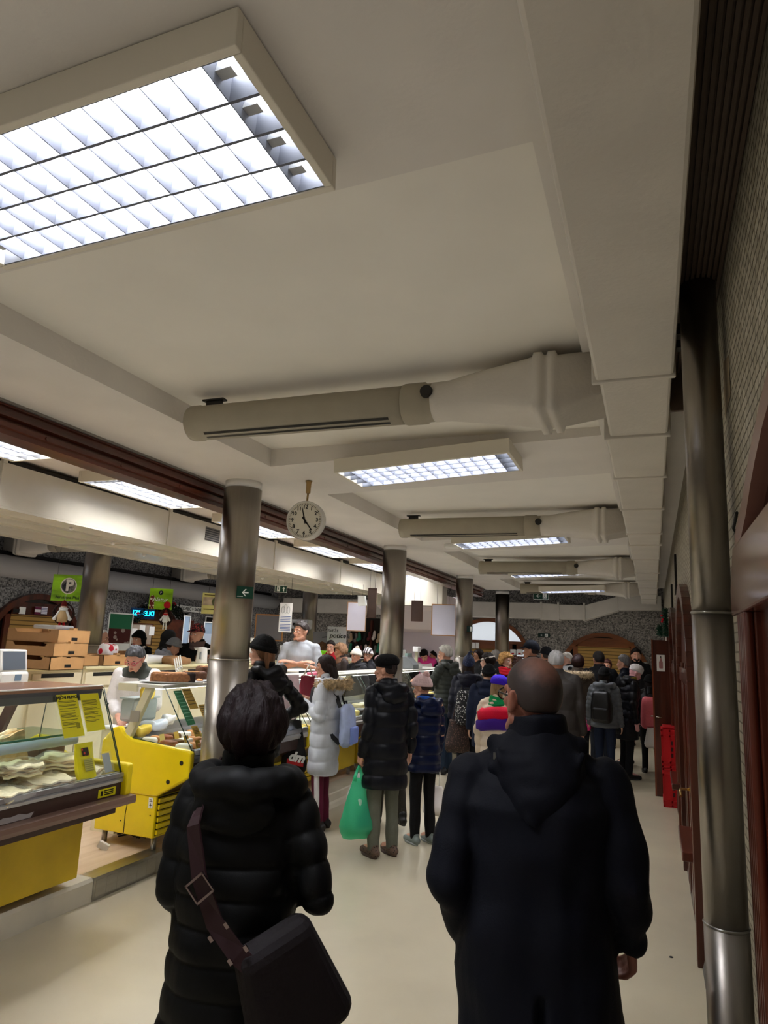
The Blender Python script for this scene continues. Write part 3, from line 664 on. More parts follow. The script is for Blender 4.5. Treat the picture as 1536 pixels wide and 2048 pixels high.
def wonky_sheet(name, c, sx, sy, h, rot, mat, parent, seed, layers=5, film=True):
    """stack of thin crinkled sheets"""
    rg = np.random.RandomState(seed); b = MB(); nx, ny = 10, 8
    for l in range(layers):
        z0 = h*l/layers; ox, oy = rg.uniform(-.015, .015, 2); ph = rg.uniform(0, 6, 4); rings = []
        top = []; bot = []
        for j in range(ny+1):
            for i in range(nx+1):
                u = i/nx*2-1; v = j/ny*2-1
                x = u*sx/2*(1+.05*sin(3*v+ph[0])); y = v*sy/2*(1+.06*sin(4*u+ph[1]))
                z = z0+.006*sin(5*u+ph[2])+.006*sin(6*v+ph[3]); top.append((x+ox, y+oy, z+h/layers*.8)); bot.append((x+ox, y+oy, z))
        n = (nx+1)*(ny+1); fs = []
        for j in range(ny):
            for i in range(nx):
                a = j*(nx+1)+i; fs += [(a, a+1, a+nx+2, a+nx+1), (n+a+nx+1, n+a+nx+2, n+a+1, n+a)]
        per = [i for i in range(nx+1)]+[(j+1)*(nx+1)-1 for j in range(1, ny+1)]+[ny*(nx+1)+i for i in range(nx-1, -1, -1)]+[j*(nx+1) for j in range(ny-1, 0, -1)]
        for k in range(len(per)): a, b2 = per[k], per[(k+1) % len(per)]; fs.append((a, n+a, n+b2, b2))
        b.add(top+bot, fs, l % 2, False)
    me = b.mesh('s', [m_mlin, m_mlin2]); me.transform(Matrix.Translation(c) @ rot)
    o = bpy.data.objects.new(name, me); COL.objects.link(o)
    if parent is not None: adopt(o, parent)
    return o
m_mlin = M('flatbread_pale', '#efe4c0', .7, var=.16, scale=18); m_mlin2 = M('flatbread_toasted', '#c8a878', .75, var=.2, scale=22)
m_mlin3 = M('flatbread_brown', '#b98a5a', .75, var=.25, scale=22)
def film_bag(c, sx, sy, h, rot, parent, seed, mat=None, name='plastic_bag'):
    b = MB(); b.ell((0, 0, h*.5), (sx*.56, sy*.56, h*.62), 28, 18); me = b.mesh('f', [mat or m_film]); p = get_co(me)
    w_ = wavy(p, 40, seed)*.010+wavy(p, 90, seed+1)*.004; d = p/np.maximum(.001, np.linalg.norm(p/np.array([sx, sy, h*2]), axis=1))[:, None]
    p = p+d/np.maximum(.001, np.linalg.norm(d, axis=1))[:, None]*w_[:, None]; p[:, 2] = np.maximum(p[:, 2], .0); 
    e = 2.6; p[:, 0] = np.sign(p[:, 0])*np.abs(p[:, 0]/(sx*.56))**(1/1.5)*sx*.54; p[:, 1] = np.sign(p[:, 1])*np.abs(p[:, 1]/(sy*.56))**(1/1.5)*sy*.54
    set_co(me, p); me.transform(Matrix.Translation(c) @ rot); o = bpy.data.objects.new(name, me); COL.objects.link(o)
    if parent is not None: adopt(o, parent)
    return o
# ---------------- near glass counter -----------------
t = thing('display_counter', 'near glass display counter at the left edge, with flatbread bags and a brown bag ledge', 'display counter', (-3.7, 2.5, .14), 'yellow glass counters')
YA, YB = .9, 3.78
b = MB(); b.box((-4.12, YA, .20), (-3.455, YB-.06, .60)); b.build('lower_panel', m_yel2, t, bevel=.004)
b = MB(); b.box((-4.1, YA, .60), (-3.26, YB, .79)); b.box((-3.28, YA, .70), (-3.236, YB, .795)); b.build('brown_band', m_brown, t)
b = MB(); b.prism([(-3.27, .795), (-3.226, .795), (-3.222, .812), (-3.232, .82), (-3.222, .828), (-3.225, .85), (-3.27, .853)], 'y', YA, YB); b.build('front_rail', m_alu, t)
b = MB(); b.prism([(-3.46, .60), (-3.235, .70), (-3.235, .715), (-3.15, .715), (-3.145, .69), (-3.15, .668), (-3.25, .652), (-3.46, .585)], 'y', YA, YB+.05); b.build('bag_ledge', m_ledge, t)
b = MB(); b.add([(-3.26, YA, .80), (-3.26, YB, .80), (-4.05, YB, .86), (-4.05, YA, .86)], [(0, 1, 2, 3)]); b.build('deck', m_deck, t)
END = [(-3.205, .70), (-3.195, .72), (-3.195, .895), (-3.21, .908), (-3.70, .905), (-3.80, .94), (-3.86, 1.0), (-3.92, 1.02), (-4.02, 1.02), (-4.08, .99), (-4.12, .9), (-4.12, .55), (-3.5, .55)]
b = MB(); b.prism(END, 'y', YB, YB+.05); b.build('end_panel', m_yel, t, bevel=.012)
def pane(a, b_, c, d, name, parent, th=.006, mat=None):
    a, b_, c, d = map(Vector, (a, b_, c, d)); n = (b_-a).cross(d-a).normalized()*th; m = MB()
    m.add([a, b_, c, d], [(0, 1, 2, 3)])
    o = m.build(name, mat or m_glass, parent); e = MB()
    for p, q in ((a, b_), (b_, c), (c, d), (d, a)): e.tube([p, q], .0035, 6)
    return o, e
o, e = pane((-3.245, YA, .85), (-3.245, YB-.01, .85), (-3.47, YB-.01, 1.36), (-3.47, YA, 1.36), 'front_glass', t); e.build('glass_edge', m_edge, t)
o, e = pane((-3.245, YB, .85), (-4.0, YB, .86), (-3.95, YB, 1.37), (-3.47, YB, 1.37), 'end_glass', t); e.build('glass_edge', m_edge, t)
b = MB(); b.box((-3.50, YA, 1.30), (-3.462, YB-.02, 1.365)); b.build('top_bar', M('dark_grey_bar', '#4b4b4d', .4), t, bevel=.004)
b = MB(); b.box((-3.98, YA, 1.365), (-3.462, YB-.02, 1.385)); b.build('top_shelf', M_wood('top_wood', '#7a5a48', '#94725c', .3, 'y'), t)
b = MB(); b.box((-3.475, YA, 1.383), (-3.455, YB-.02, 1.390)); b.build('top_trim', m_white_p, t)
b = MB(); b.box((-3.66, YA+.1, 1.352), (-3.60, YB-.1, 1.364)); b.build('added_glow_strip', m_strip, t)  # added emitter that brightens the flatbreads; the counter's own tube is unlit
b = MB(); b.box((-3.93, YA, 1.085), (-3.50, YB-.12, 1.093)); b.build('inner_shelf_glass', M_glass('shelf_glass', (.80, .90, .86), .16), t)
b = MB(); b.box((-3.505, YA, 1.083), (-3.495, YB-.12, 1.095)); b.build('glass_edge', M('green_edge', '#2d6a55', .2), t)
b = MB(); b.cyl((-3.53, YA, 1.045), (-3.53, YB-.14, 1.045), .03, n=16); b.build('light_tube', M('blue_grey_tube', '#a9b6c6', .4), t)
b = MB(); b.box((-4.0, YA, .87), (-3.99, 3.0, 1.30)); b.build('sliding_door', M('dark_door', '#2e2a26', .4), t)
b = MB(); b.prism([(-3.95, .87), (-3.88, .87), (-3.66, 1.36), (-3.73, 1.36)], 'y', 3.28, 3.31); b.build('inner_strut', m_brown, t)
for y in (1.2, 3.55):
    for x in (-4.05, -3.6): b = MB(); b.cyl((x, y, .14), (x, y, .21), .025, n=10); b.build('leg', m_darkm, t)
# small sticker on the brown band and torn patch
b = MB(); b.box((-3.2355, 3.58, .725), (-3.2335, 3.73, .775)); st = b.build('sticker', m_paper_y, t)
b = MB(); b.box((-3.2335, 3.60, .735), (-3.2328, 3.62, .765)); 
for k in range(3): b.box((-3.2335, 3.63, .735+k*.012), (-3.2328, 3.71, .742+k*.012))
b.build('sticker_print', m_black, st)
b = MB(); b.add([(-3.2345, 2.85, .718), (-3.2345, 3.08, .718), (-3.2345, 3.10, .745), (-3.2345, 3.05, .74), (-3.2345, 3.0, .752), (-3.2345, 2.95, .745), (-3.2345, 2.9, .75), (-3.2345, 2.85, .735)], [tuple(range(8))]); b.build('bare_patch', M('bare_patch', '#9a9390', .6), t)
# flatbreads in bags on the deck, seen through the front glass
rgs = random.Random(11)
def decz(x): return .80+(-3.26-x)*.076+.004
packs = [(-3.36, 2.98, .30, .26, .06, 8), (-3.40, 3.30, .34, .28, .075, -12), (-3.44, 3.62, .30, .24, .07, 20), (-3.66, 3.05, .30, .3, .09, 30), (-3.70, 3.38, .36, .30, .10, -8), (-3.72, 3.66, .26, .22, .08, 15),
         (-3.36, 2.66, .3, .26, .05, -20), (-3.68, 2.72, .3, .28, .08, 5), (-3.52, 3.20, .32, .26, .14, -25), (-3.50, 3.52, .30, .24, .13, 34)]
flab = ['clear bag of flatbread at the front rail, left of the yellow bag', 'clear bag of flatbread at the middle of the front rail', 'clear bag of flatbread right beside the hanging yellow bag', 'clear bag of toasted flatbread in the back row at the left edge',
        'large clear bag of flatbread in the back row under the glass shelf', 'clear bag of flatbread at the back, in front of the brown carton', 'clear bag of flatbread cut by the left picture edge at the front', 'clear bag of flatbread cut by the left picture edge at the back',
        'crumpled clear bag of flatbread on top of the pile, left one', 'crumpled clear bag of flatbread on top of the pile, right one']
for k, (x, y, sx, sy, h, r) in enumerate(packs):
    z = decz(x)+(.08 if k >= 8 else 0); hh = h if k < 8 else .07
    q = thing('flatbread_bag', flab[k], 'bread', (x, y, z), 'bags of flatbread in the near counter'); R_ = Matrix.Rotation(radians(r), 4, 'Z') @ Matrix.Rotation(radians(rgs.uniform(-6, 6)), 4, 'X')
    o = wonky_sheet('flatbread', Vector((x, y, z)), sx*.8, sy*.8, hh*.8, R_, None, q, 20+k)
    if k in (3, 6): o.data.materials[0] = m_mlin3
    film_bag(Vector((x, y, z)), sx, sy, hh, R_, q, 50+k)
q = thing('flatbread_bundle', 'upright bundle of yellowish flatbread sheets behind the bags', 'bread', (-3.78, 3.22, .86))
wonky_sheet('flatbread', Vector((-3.76, 3.24, .98)), .22, .2, .16, Matrix.Rotation(radians(80), 4, 'Y') @ Matrix.Rotation(radians(12), 4, 'Z'), None, q, 77, 8)
q = thing('rolled_bag', 'long rolled white plastic bag lying on the back of the flatbread pile', 'bag', (-3.85, 2.98, 1.0))
b = MB(); b.cap((-3.80, 2.7, 1.03), (-3.80, 3.18, 1.03), .05, .045, 18); me = b.mesh('r', []); p = get_co(me); p += get_no(me)*(wavy(p, 45, 4)*.012)[:, None]; set_co(me, p); puton(me, 'film_roll', M('white_film', '#eeeeee', .25), q)
def carton(name, label, corner, lx, ly, h, rotz=0, group=None, hole='x', mat=m_kraft, mat2=m_kraft2, open_top=True, tabs=True):
    """low folded produce box; corner = near corner (max x, min y)"""
    t = thing(name, label, 'box', corner, group); w = .006; c = Vector(corner)
    b = MB(); x0, x1, y0, y1 = -lx, 0, 0, ly
    b.box((x0, y0, 0), (x1, y1, w))
    b.box((x1-w, y0, 0), (x1, y1, h), 0)
    b.box((x0, y0, 0), (x0+w, y1, h), 0)
    # long sides dip in the middle
    for yy in (y0, y1-w):
        b.prism([(x0, 0), (x1, 0), (x1, h), (x1-.08, h), (x1-.11, h*.72), (x0+.11, h*.72), (x0+.08, h), (x0, h)], 'y', yy, yy+w, 1)
    me = b.mesh('b', [mat, mat2]); T = Matrix.Translation(c) @ Matrix.Rotation(radians(rotz), 4, 'Z'); me.transform(T)
    o = bpy.data.objects.new('carton_body', me); COL.objects.link(o); adopt(o, t)
    b = MB(); b.box((.0, ly*.42, h*.18), (.0015, ly*.60, h*.42)); me = b.mesh('h', [m_black]); me.transform(T); o = bpy.data.objects.new('hand_hole', me); COL.objects.link(o); adopt(o, t)
    if tabs:
        b = MB(); b.box((-.05, ly*.45, h-.01), (0, ly*.57, h+.018)); b.box((-.12, .0, h-.006), (-.0, ly*.2, h)); b.box((-.12, ly*.8, h-.006), (0, ly, h)); me = b.mesh('h', [mat]); me.transform(T); o = bpy.data.objects.new('flap', me); COL.objects.link(o); adopt(o, t)
    b = MB(); b.box((-.055, -.0012, h*.45), (-.05, .0, h)); b.box((-.055, -.0012, h*.45), (-.0, .0, h*.49)); me = b.mesh('h', [m_kraft2 if mat is m_kraft else m_darkm]); me.transform(T); o = bpy.data.objects.new('slot_line', me); COL.objects.link(o); adopt(o, t)
    return t
carton('carton', 'brown carton standing in the near glass counter behind the yellow bag', (-3.70, 3.58, .86), .2, .18, .15, 8, mat=M('carton_shade', '#6e5138', .8), mat2=M('carton_shade2', '#57402c', .8), tabs=False)
# yellow bag leaning on the inside of the front glass
def on_front_glass(y, s):
    """point on the tilted front glass: s metres up along the glass from the rail"""
    n = Vector((-.225, 0, .51)).normalized(); return Vector((-3.245, y, .85))+n*s
gn = Vector((.51, 0, .225)).normalized(); gu = Vector((-.225, 0, .51)).normalized()
t = thing('yellow_bag', 'yellow paper bag with a red pepper picture leaning inside the front glass', 'bag', on_front_glass(3.5, 0))
b = MB(); R_ = []
for s_ in [0, .03, .08, .14, .19, .215, .22]:
    wd = .075; dp = .035*(1-(s_/.23)**2)+.004; c = on_front_glass(3.53, s_+.006)-gn*(dp+.008)
    R_.append([c+Vector((0, wd*cos(a)*(1 if abs(cos(a)) < .99 else 1), 0))+gn*dp*sin(a) for a in [2*pi*k/16 for k in range(16)]])
b.rings(R_, smooth=False); b.build('bag_body', m_bag_y, t)
def glass_patch(y0, y1, s0, s1, off, mat, name, parent):
    b = MB(); b.add([on_front_glass(y0, s0)+gn*off, on_front_glass(y1, s0)+gn*off, on_front_glass(y1, s1)+gn*off, on_front_glass(y0, s1)+gn*off], [(0, 1, 2, 3)]); return b.build(name, mat, parent)
glass_patch(3.49, 3.545, .145, .195, -.004, M_dots('pepper_print', '#1a0805', '#c8321a', 60, .45), 'pepper_picture', t)
glass_patch(3.49, 3.56, .05, .125, -.0035, M_stripes('label_print', '#b8ae5a', '#8f8640', 90, 'z', .6, .6), 'printed_label', t)
t = thing('clear_packet', 'small clear packet with a grey label beside the yellow bag', 'packet', on_front_glass(3.68, 0))
glass_patch(3.655, 3.72, .02, .14, -.012, M('grey_label', '#b0b4bd', .5), 'label_sheet', t); glass_patch(3.64, 3.735, .005, .15, -.010, m_film, 'film', t)
# yellow leaflets hung on the outside of the glass
def leaflet(y0, y1, s0, s1, label, title=None):
    t = thing('leaflet', label, 'leaflet', on_front_glass((y0+y1)/2, s0)+gn*.012)
    glass_patch(y0, y1, s0, s1, .014, m_paper_y, 'paper', t); glass_patch(y0-.006, y1+.006, s0-.006, s1+.006, .010, m_film, 'sleeve', t)
    rg = random.Random(int(y0*100)); b = MB(); s = s1-.045
    while s > s0+.06:
        L = rg.choice([.9, .85, .8, .95, .6]); a0 = y0+.008; a1 = a0+(y1-y0-.016)*L
        b.add([on_front_glass(a0, s)+gn*.0146, on_front_glass(a1, s)+gn*.0146, on_front_glass(a1, s+.0035)+gn*.0146, on_front_glass(a0, s+.0035)+gn*.0146], [(0, 1, 2, 3)]); s -= rg.choice([.0075, .0075, .0075, .016])
    b.build('print_lines', M('print_dark', '#4a4a12', .6), t)
    if title:
        text_mb(title, .026, face_T(on_front_glass((y0+y1)/2, s1-.020)+gn*.0148, (0, 1, 0), gu), 'lettering', m_black, t, bold=.0006)
        glass_patch(y1-.05, y1-.02, s0+.05, s0+.085, .0147, M_stripes('barcode', '#141400', '#cfc50f', 300, 'y', .6, .6), 'barcode', t)
    return t
leaflet(3.355, 3.52, .265, .535, 'yellow printed leaflet with a bold heading hung on the near counter glass, left of two', 'JAJČNI MLINCI')
leaflet(3.545, 3.705, .285, .53, 'yellow printed leaflet without a heading hung on the near counter glass, right of two')
# label holder papers on inner cabinet (pale green note)
# ---------------- yellow counter beyond the gap and the rest of the row -----------------
def counter(y0, y1, label, yel, detail=True):
    t = thing('display_counter', label, 'display counter', (-3.7, (y0+y1)/2, .14), 'yellow glass counters')
    b = MB(); b.box((-4.08, y0+.01, .24), (-3.52, y1-.01, .535)); b.build('lower_box', yel, t, bevel=.006)
    b = MB()
    for k in range(6): b.prism([(-3.52, .265+k*.045), (-3.502, .262+k*.045), (-3.498, .292+k*.045), (-3.52, .298+k*.045)], 'y', y0+.03, (y0+y1)/2 if not detail else y0+1.1)
    b.build('vent_slats', yel, t)
    b = MB(); b.box((-3.519, y0+.03, .255), (-3.514, y0+1.1, .53)); b.build('vent_shadow', m_black, t)
    up = [(-3.235, .70), (-3.235, .875), (-3.26, .895), (-3.80, .93), (-3.87, .96), (-3.93, 1.02), (-4.0, 1.0), (-4.09, .9), (-4.09, .535), (-3.52, .535)]
    for yy in (y0, y1-.05): b = MB(); b.prism(up, 'y', yy, yy+.05); b.build('end_panel', yel, t, bevel=.014)
    b = MB(); b.prism([(-3.27, .70), (-3.25, .70), (-3.25, .80), (-3.27, .80)], 'y', y0+.05, y1-.05); b.prism([(-3.53, .535), (-3.27, .70), (-3.27, .76), (-4.0, .76), (-4.0, .535)], 'y', y0+.05, y1-.05); b.build('brown_band', m_brown, t)
    b = MB(); b.prism([(-3.28, .80), (-3.238, .80), (-3.232, .83), (-3.244, .845), (-3.234, .86), (-3.24, .89), (-3.28, .89)], 'y', y0+.05, y1-.05); b.build('front_rail', m_alu, t)
    b = MB(); b.add([(-3.28, y0+.05, .86), (-3.28, y1-.05, .86), (-4.0, y1-.05, .90), (-4.0, y0+.05, .90)], [(0, 1, 2, 3)]); b.build('deck', m_deck, t)
    b = MB(); b.box((-3.97, y0+.05, .93), (-3.95, y1-.05, 1.0)); b.box((-3.95, y0+.05, .89), (-3.80, y1-.05, .93)); b.build('steel_rail', m_satin, t)
    for yy in (y0+.02, y1-.06): b = MB(); b.prism([(-3.905, .95), (-3.835, .94), (-3.665, 1.335), (-3.735, 1.335)], 'y', yy, yy+.045); b.build('post', m_beige, t, bevel=.004)
    b = MB(); b.box((-3.98, y0, 1.325), (-3.55, y1, 1.352)); b.build('top_shelf', M('shelf_light', '#c9c7be', .4), t, bevel=.004)
    b = MB(); b.box((-3.985, y0-.004, 1.29), (-3.80, y0+.02, 1.345)); b.build('shelf_end', m_beige, t)
    b = MB(); b.box((-3.72, y0+.1, 1.31), (-3.66, y1-.1, 1.322)); b.build('added_glow_strip', m_strip, t)  # emitter added under this shelf too, to brighten the goods
    o, e = pane((-3.255, y0+.03, .89), (-3.255, y1-.03, .89), (-3.555, y1-.03, 1.335), (-3.555, y0+.03, 1.335), 'front_glass', t); e.build('glass_edge', m_edge, t)
    o, e = pane((-3.255, y0+.028, .89), (-3.86, y0+.028, .94), (-3.70, y0+.028, 1.335), (-3.555, y0+.028, 1.335), 'end_glass', t); e.build('glass_edge', m_edge, t)
    for yy in (y0+.08, y1-.1):
        for x in (-4.03, -3.56): b = MB(); b.cyl((x, yy, .14), (x, yy, .25), .022, n=12); b.build('leg', m_steel2, t)
    return t
m_satin = M('satin', '#9fa0a2', .3, .9)
c2 = counter(4.5, 6.45, 'yellow glass counter beyond the floor gap, with a brown cake on its top', m_yel)
b = MB()
for x, z in ((-3.315, .80), (-3.42, .655)): b.lathe([(.017, 4.499), (.017, 4.4975)], (x, 0, z), 16, axis='y')
for x, z in ((-3.56, .4), (-3.83, .33)): b.lathe([(.005, 4.509), (.005, 4.507)], (x, 0, z), 10, axis='y')
b.build('screw_cap', m_black, c2)
b = MB(); b.tube([(-3.79, 4.508, .53), (-3.785, 4.508, .45), (-3.793, 4.508, .38), (-3.79, 4.508, .25)], .003, 5); b.build('crack', m_darkm, c2)
b = MB(); b.box((-3.585, 4.506, .45), (-3.545, 4.509, .525)); st = b.build('sticker', m_white_p, c2)
b = MB(); b.cyl((-3.565, 4.506, .455), (-3.565, 4.505, .455), .003); b.box((-3.568, 4.505, .465), (-3.562, 4.5058, .485)); b.box((-3.577, 4.505, .47), (-3.553, 4.5058, .475)); b.box((-3.578, 4.505, .497), (-3.55, 4.5058, .502)); b.box((-3.578, 4.505, .508), (-3.556, 4.5058, .512)); b.build('sticker_print', m_black, st)
b = MB(); b.box((-3.83, 4.49, 1.06), (-3.745, 4.499, 1.145)); b.build('grey_plate', M('grey_plate', '#8f8a80', .4), c2)
counter(6.5, 8.3, 'dull yellow glass counter behind the girl in the pale grey coat', m_yel2)
counter(8.35, 10.2, 'dull yellow glass counter behind the woman in the black beret', m_yel2)
counter(10.25, 12.4, 'farthest glass counter, at the grey haired man in the quilted jacket', m_yel2)
# litter and cables under the yellow counter
b = MB(); b.box((-.04, -.012, -.025), (.04, .012, .025), T=Matrix.Translation((-3.87, 4.40, .17)) @ Matrix.Rotation(.5, 4, 'Y') @ Matrix.Rotation(.4, 4, 'Z')); o = b.build('plug_adapter', M('pale_plastic', '#c9c9c6', .5)); tag(o, 'pale plastic plug lying on the floor under the yellow counter', 'plug')
b = MB(); rg = random.Random(4)
for k in range(4): b.tube([(-3.9+rg.uniform(-.1, .2), 4.62+rg.uniform(0, .2), .15+rg.uniform(0, .1)) for _ in range(6)], .006, 6)
o = b.build('cable_tangle', m_black); tag(o, 'tangle of dark cables under the yellow counter', 'cable', kind='stuff')
# goods in the yellow counter
m_choc = M('dark_cake', '#5a3a26', .8, var=.3, scale=40, bump=.5, bscale=60); m_spng = M('cake_brown', '#8a5a34', .8, var=.3, scale=45, bump=.6, bscale=70); m_meat = M('smoked_meat', '#8c4a34', .5, var=.35, scale=30)
m_crust = M('pale_crust', '#c98f5c', .7, var=.2, scale=30); m_tag = M('price_tag_yellow', '#d9c878', .6); m_gold = M('gold_label', '#c9a84a', .4, .3)
def lump(name, label, c, r, mat, seed, group, cat='food', amp=.12, rot=0):
    b = MB(); b.ell((0, 0, 0), r, 18, 12); me = b.mesh('l', []); p = get_co(me); q = np.sign(p)*np.abs(p/np.array(r))**.5*np.array(r); q *= (1+amp*wavy(p/np.max(r), 3.5, seed)+(amp > .2)*.10*wavy(p/np.max(r), 11, seed+2))[:, None]; set_co(me, q)
    me.transform(Matrix.Translation(Vector(c)+Vector((0, 0, r[2]*.9))) @ Matrix.Rotation(radians(rot), 4, 'Z'))
    o = puton(me, name, mat, None); tag(o, label, cat, group); return o
rg = random.Random(21); fr = [('front', -3.40), ('middle', -3.56), ('back', -3.73)]
for i, y in enumerate([4.64, 4.74, 4.84, 4.95, 5.07, 5.2]):
    for j, (nm, x) in enumerate(fr):
        mt = [m_white_p, m_crust, m_meat, m_choc][(i+j*2) % 4]; kind = ['wrapped white food pack', 'pale brown pastry', 'reddish smoked meat piece', 'dark brown cake slice'][(i+j*2) % 4]
        lump('food_pack', f'{kind} in the yellow counter, {nm} row, {["first", "second", "third", "fourth", "fifth", "sixth"][i]} from the yellow end panel', (x+rg.uniform(-.02, .02), y, .865-(x+3.28)*.055), (.062, .04, .024), mt, i*5+j, 'food laid out in the yellow counter', rot=rg.uniform(-25, 25))
tk = 0
for (x, y) in ((-3.33, 4.72), (-3.33, 4.9), (-3.33, 5.08), (-3.5, 4.8), (-3.5, 5.0), (-3.66, 4.7), (-3.66, 4.88)):
    b = MB(); z = .872-(x+3.28)*.055+.01; b.add([(x, y-.03, z), (x, y+.03, z), (x-.02, y+.03, z+.055), (x-.02, y-.03, z+.055)], [(0, 1, 2, 3)]); b.box((x-.012, y-.025, z-.012), (x, y+.025, z+.002))
    o = b.build('price_tag', m_tag if tk % 3 else m_gold); tag(o, f'price tag in the yellow counter, {["front", "front", "front", "middle", "middle", "back", "back"][tk]} row {["nearest", "second", "third", "nearest", "second", "nearest", "second"][tk]} from its end panel', 'price tag', 'price tags in the yellow counter'); tk += 1
for k, (y, x) in enumerate(((4.66, -3.86), (4.83, -3.87), (5.0, -3.86))):
    lump('crumpled_paper', ['crumpled yellow paper behind the end glass of the yellow counter', 'crumpled blue white plastic bag at the back of the yellow counter', 'crumpled white plastic bag at the back of the yellow counter near the column'][k], (x, y, .93+.03*k), (.05, .07, .045), [M('yellow_wrap', '#dcc148', .5), M('blue_wrap', '#c2ccdd', .3), M('white_wrap', '#e4e6ea', .3)][k], 90+k, None, 'paper', .35)
lump('yellow_wrap_sheet', 'yellow wrapping paper sheet hanging high behind the end glass of the yellow counter', (-3.95, 4.8, 1.2), (.02, .09, .05), M('yellow_wrap', '#dcc148', .5), 97, None, 'paper', .3)
t = thing('plastic_tub', 'translucent plastic tub behind the end glass of the yellow counter', 'tub', (-4.05, 4.85, 1.0))
b = MB(); b.rbox((-4.14, 4.72, 1.02), (-4.0, 5.02, 1.2), .02); b.build('tub_body', M_film('tub_film', '#b9c4c2', .55), t); b = MB(); b.box((-4.15, 4.71, 1.2), (-3.99, 5.03, 1.212)); b.build('tub_lid', M('tub_lid', '#8f9a98', .4), t)
# labels stuck on the front glass of the yellow counter
def on_g2(y, s): n = Vector((-.3, 0, .445)).normalized(); return Vector((-3.255, y, .89))+n*s
gn2 = Vector((.445, 0, .3)).normalized(); gu2 = Vector((-.3, 0, .445)).normalized()
def stick(y0, y1, s0, s1, mat, label, lines=5, ink=None):
    t = thing('glass_label', label, 'label', on_g2((y0+y1)/2, s0), 'labels on the yellow counter glass')
    b = MB(); b.add([on_g2(y0, s0)+gn2*.005, on_g2(y1, s0)+gn2*.005, on_g2(y1, s1)+gn2*.005, on_g2(y0, s1)+gn2*.005], [(0, 1, 2, 3)]); b.build('paper', mat, t)
    b = MB()
    for k in range(lines):
        s = s1-.02-(s1-s0-.03)*k/lines; b.add([on_g2(y0+.012, s)+gn2*.006, on_g2(y1-.012, s)+gn2*.006, on_g2(y1-.012, s+.006)+gn2*.006, on_g2(y0+.012, s+.006)+gn2*.006], [(0, 1, 2, 3)])
    b.build('print_lines', ink or M('label_ink', '#5a4a1a', .5), t)
stick(4.60, 4.70, .20, .50, M('green_sheet', '#1c6a40', .5), 'dark green information sheet on the yellow counter glass', 9, M('pale_ink', '#7fb89a', .6))
stick(4.71, 4.82, .33, .51, m_gold, 'gold label with dark print high on the counter glass beside the green sheet')
stick(4.83, 4.93, .24, .36, m_gold, 'gold label with dark print right of the green sheet, lower than the first')
stick(4.63, 4.71, .10, .19, m_gold, 'small gold label under the dark green sheet'); stick(4.86, 4.94, .09, .2, M('yellow_label', '#d8bf45', .5), 'yellow label on the counter glass close to the column')
stick(4.80, 4.86, .02, .09, M('yellow_label', '#d8bf45', .5), 'small yellow label low on the counter glass near the column')
# cakes on the top shelf
def cake(label, c, l, w, h, mat, rot, tray=True):
    t = thing('cake_loaf', label, 'cake', c); T = Matrix.Translation(c) @ Matrix.Rotation(radians(rot), 4, 'Z')
    b = MB(); b.rbox((-l/2, -w/2, .0), (l/2, w/2, h), .018, n=3); me = b.mesh('c', [])
    import bmesh
    bm = bmesh.new(); bm.from_mesh(me); bmesh.ops.subdivide_edges(bm, edges=[e for e in bm.edges if e.calc_length() > .04], cuts=10, use_grid_fill=True); bm.to_mesh(me); bm.free()
    p = get_co(me); p += get_no(me)*(wavy(p, 120, 3)*.0035+wavy(p, 45, 5)*.004)[:, None]; set_co(me, p); me.transform(T); o = puton(me, 'sponge', mat, t, False)
    b = MB(); b.rbox((-l/2+.015, -w/2+.015, h-.002), (l/2-.07, w/2-.015, h+.003), .002); me = b.mesh('i', []); me.transform(T); puton(me, 'pale_glaze', m_crust, t, False)
    if mat is m_spng:
        b = MB(); b.rbox((l/2-.06, -w/2-.002, -.001), (l/2+.012, w/2+.002, h+.004), .014); me = b.mesh('d', []); p = get_co(me); me.transform(T); puton(me, 'burnt_end', M('burnt', '#1d0d08', .8, bump=.5), t, False)
    return t
t = thing('serving_tray', 'pale oval serving tray under the brown cake on the yellow counter', 'tray', (-3.7, 4.75, 1.352))
b = MB(); b.lathe([(.0, .0), (.16, .0), (.2, .012), (.205, .018), (.16, .006), (.0, .005)], (0, 0, 0), 36, caps=False); me = b.mesh('t', []); me.transform(Matrix.Translation((-3.66, 4.74, 1.353)) @ Matrix.Rotation(radians(38), 4, 'Z') @ Matrix.Diagonal((1.25, .7, 1, 1))); puton(me, 'tray_dish', M('tray_white', '#d5d6d6', .25), t)
cake('long brown sponge cake with a dark end on the tray above the yellow counter', Vector((-3.66, 4.74, 1.362)), .34, .10, .075, m_spng, 38)
cake('dark brown cake block behind the sponge cake, left of the column', Vector((-3.80, 5.22, 1.352)), .2, .12, .075, m_choc, 60)
cake('dark brown cake block stacked highest, next to the column', Vector((-3.80, 5.42, 1.40)), .2, .12, .07, m_choc, 70)
t = thing('cake_plate', 'white plate with cake crumbs beside the dark cake blocks', 'plate', (-3.70, 5.15, 1.352)); b = MB(); b.lathe([(0, 0), (.1, 0), (.13, .012), (.1, .006), (0, .005)], (-3.68, 5.12, 1.353), 24, caps=False); b.build('dish', M('tray_white', '#d5d6d6', .25), t)
for k in range(3): b = MB(); b.ell((-3.68+.04*k-.04, 5.1+.03*(k % 2), 1.366), (.022, .02, .012)); b.build('crumb', m_crust, t)
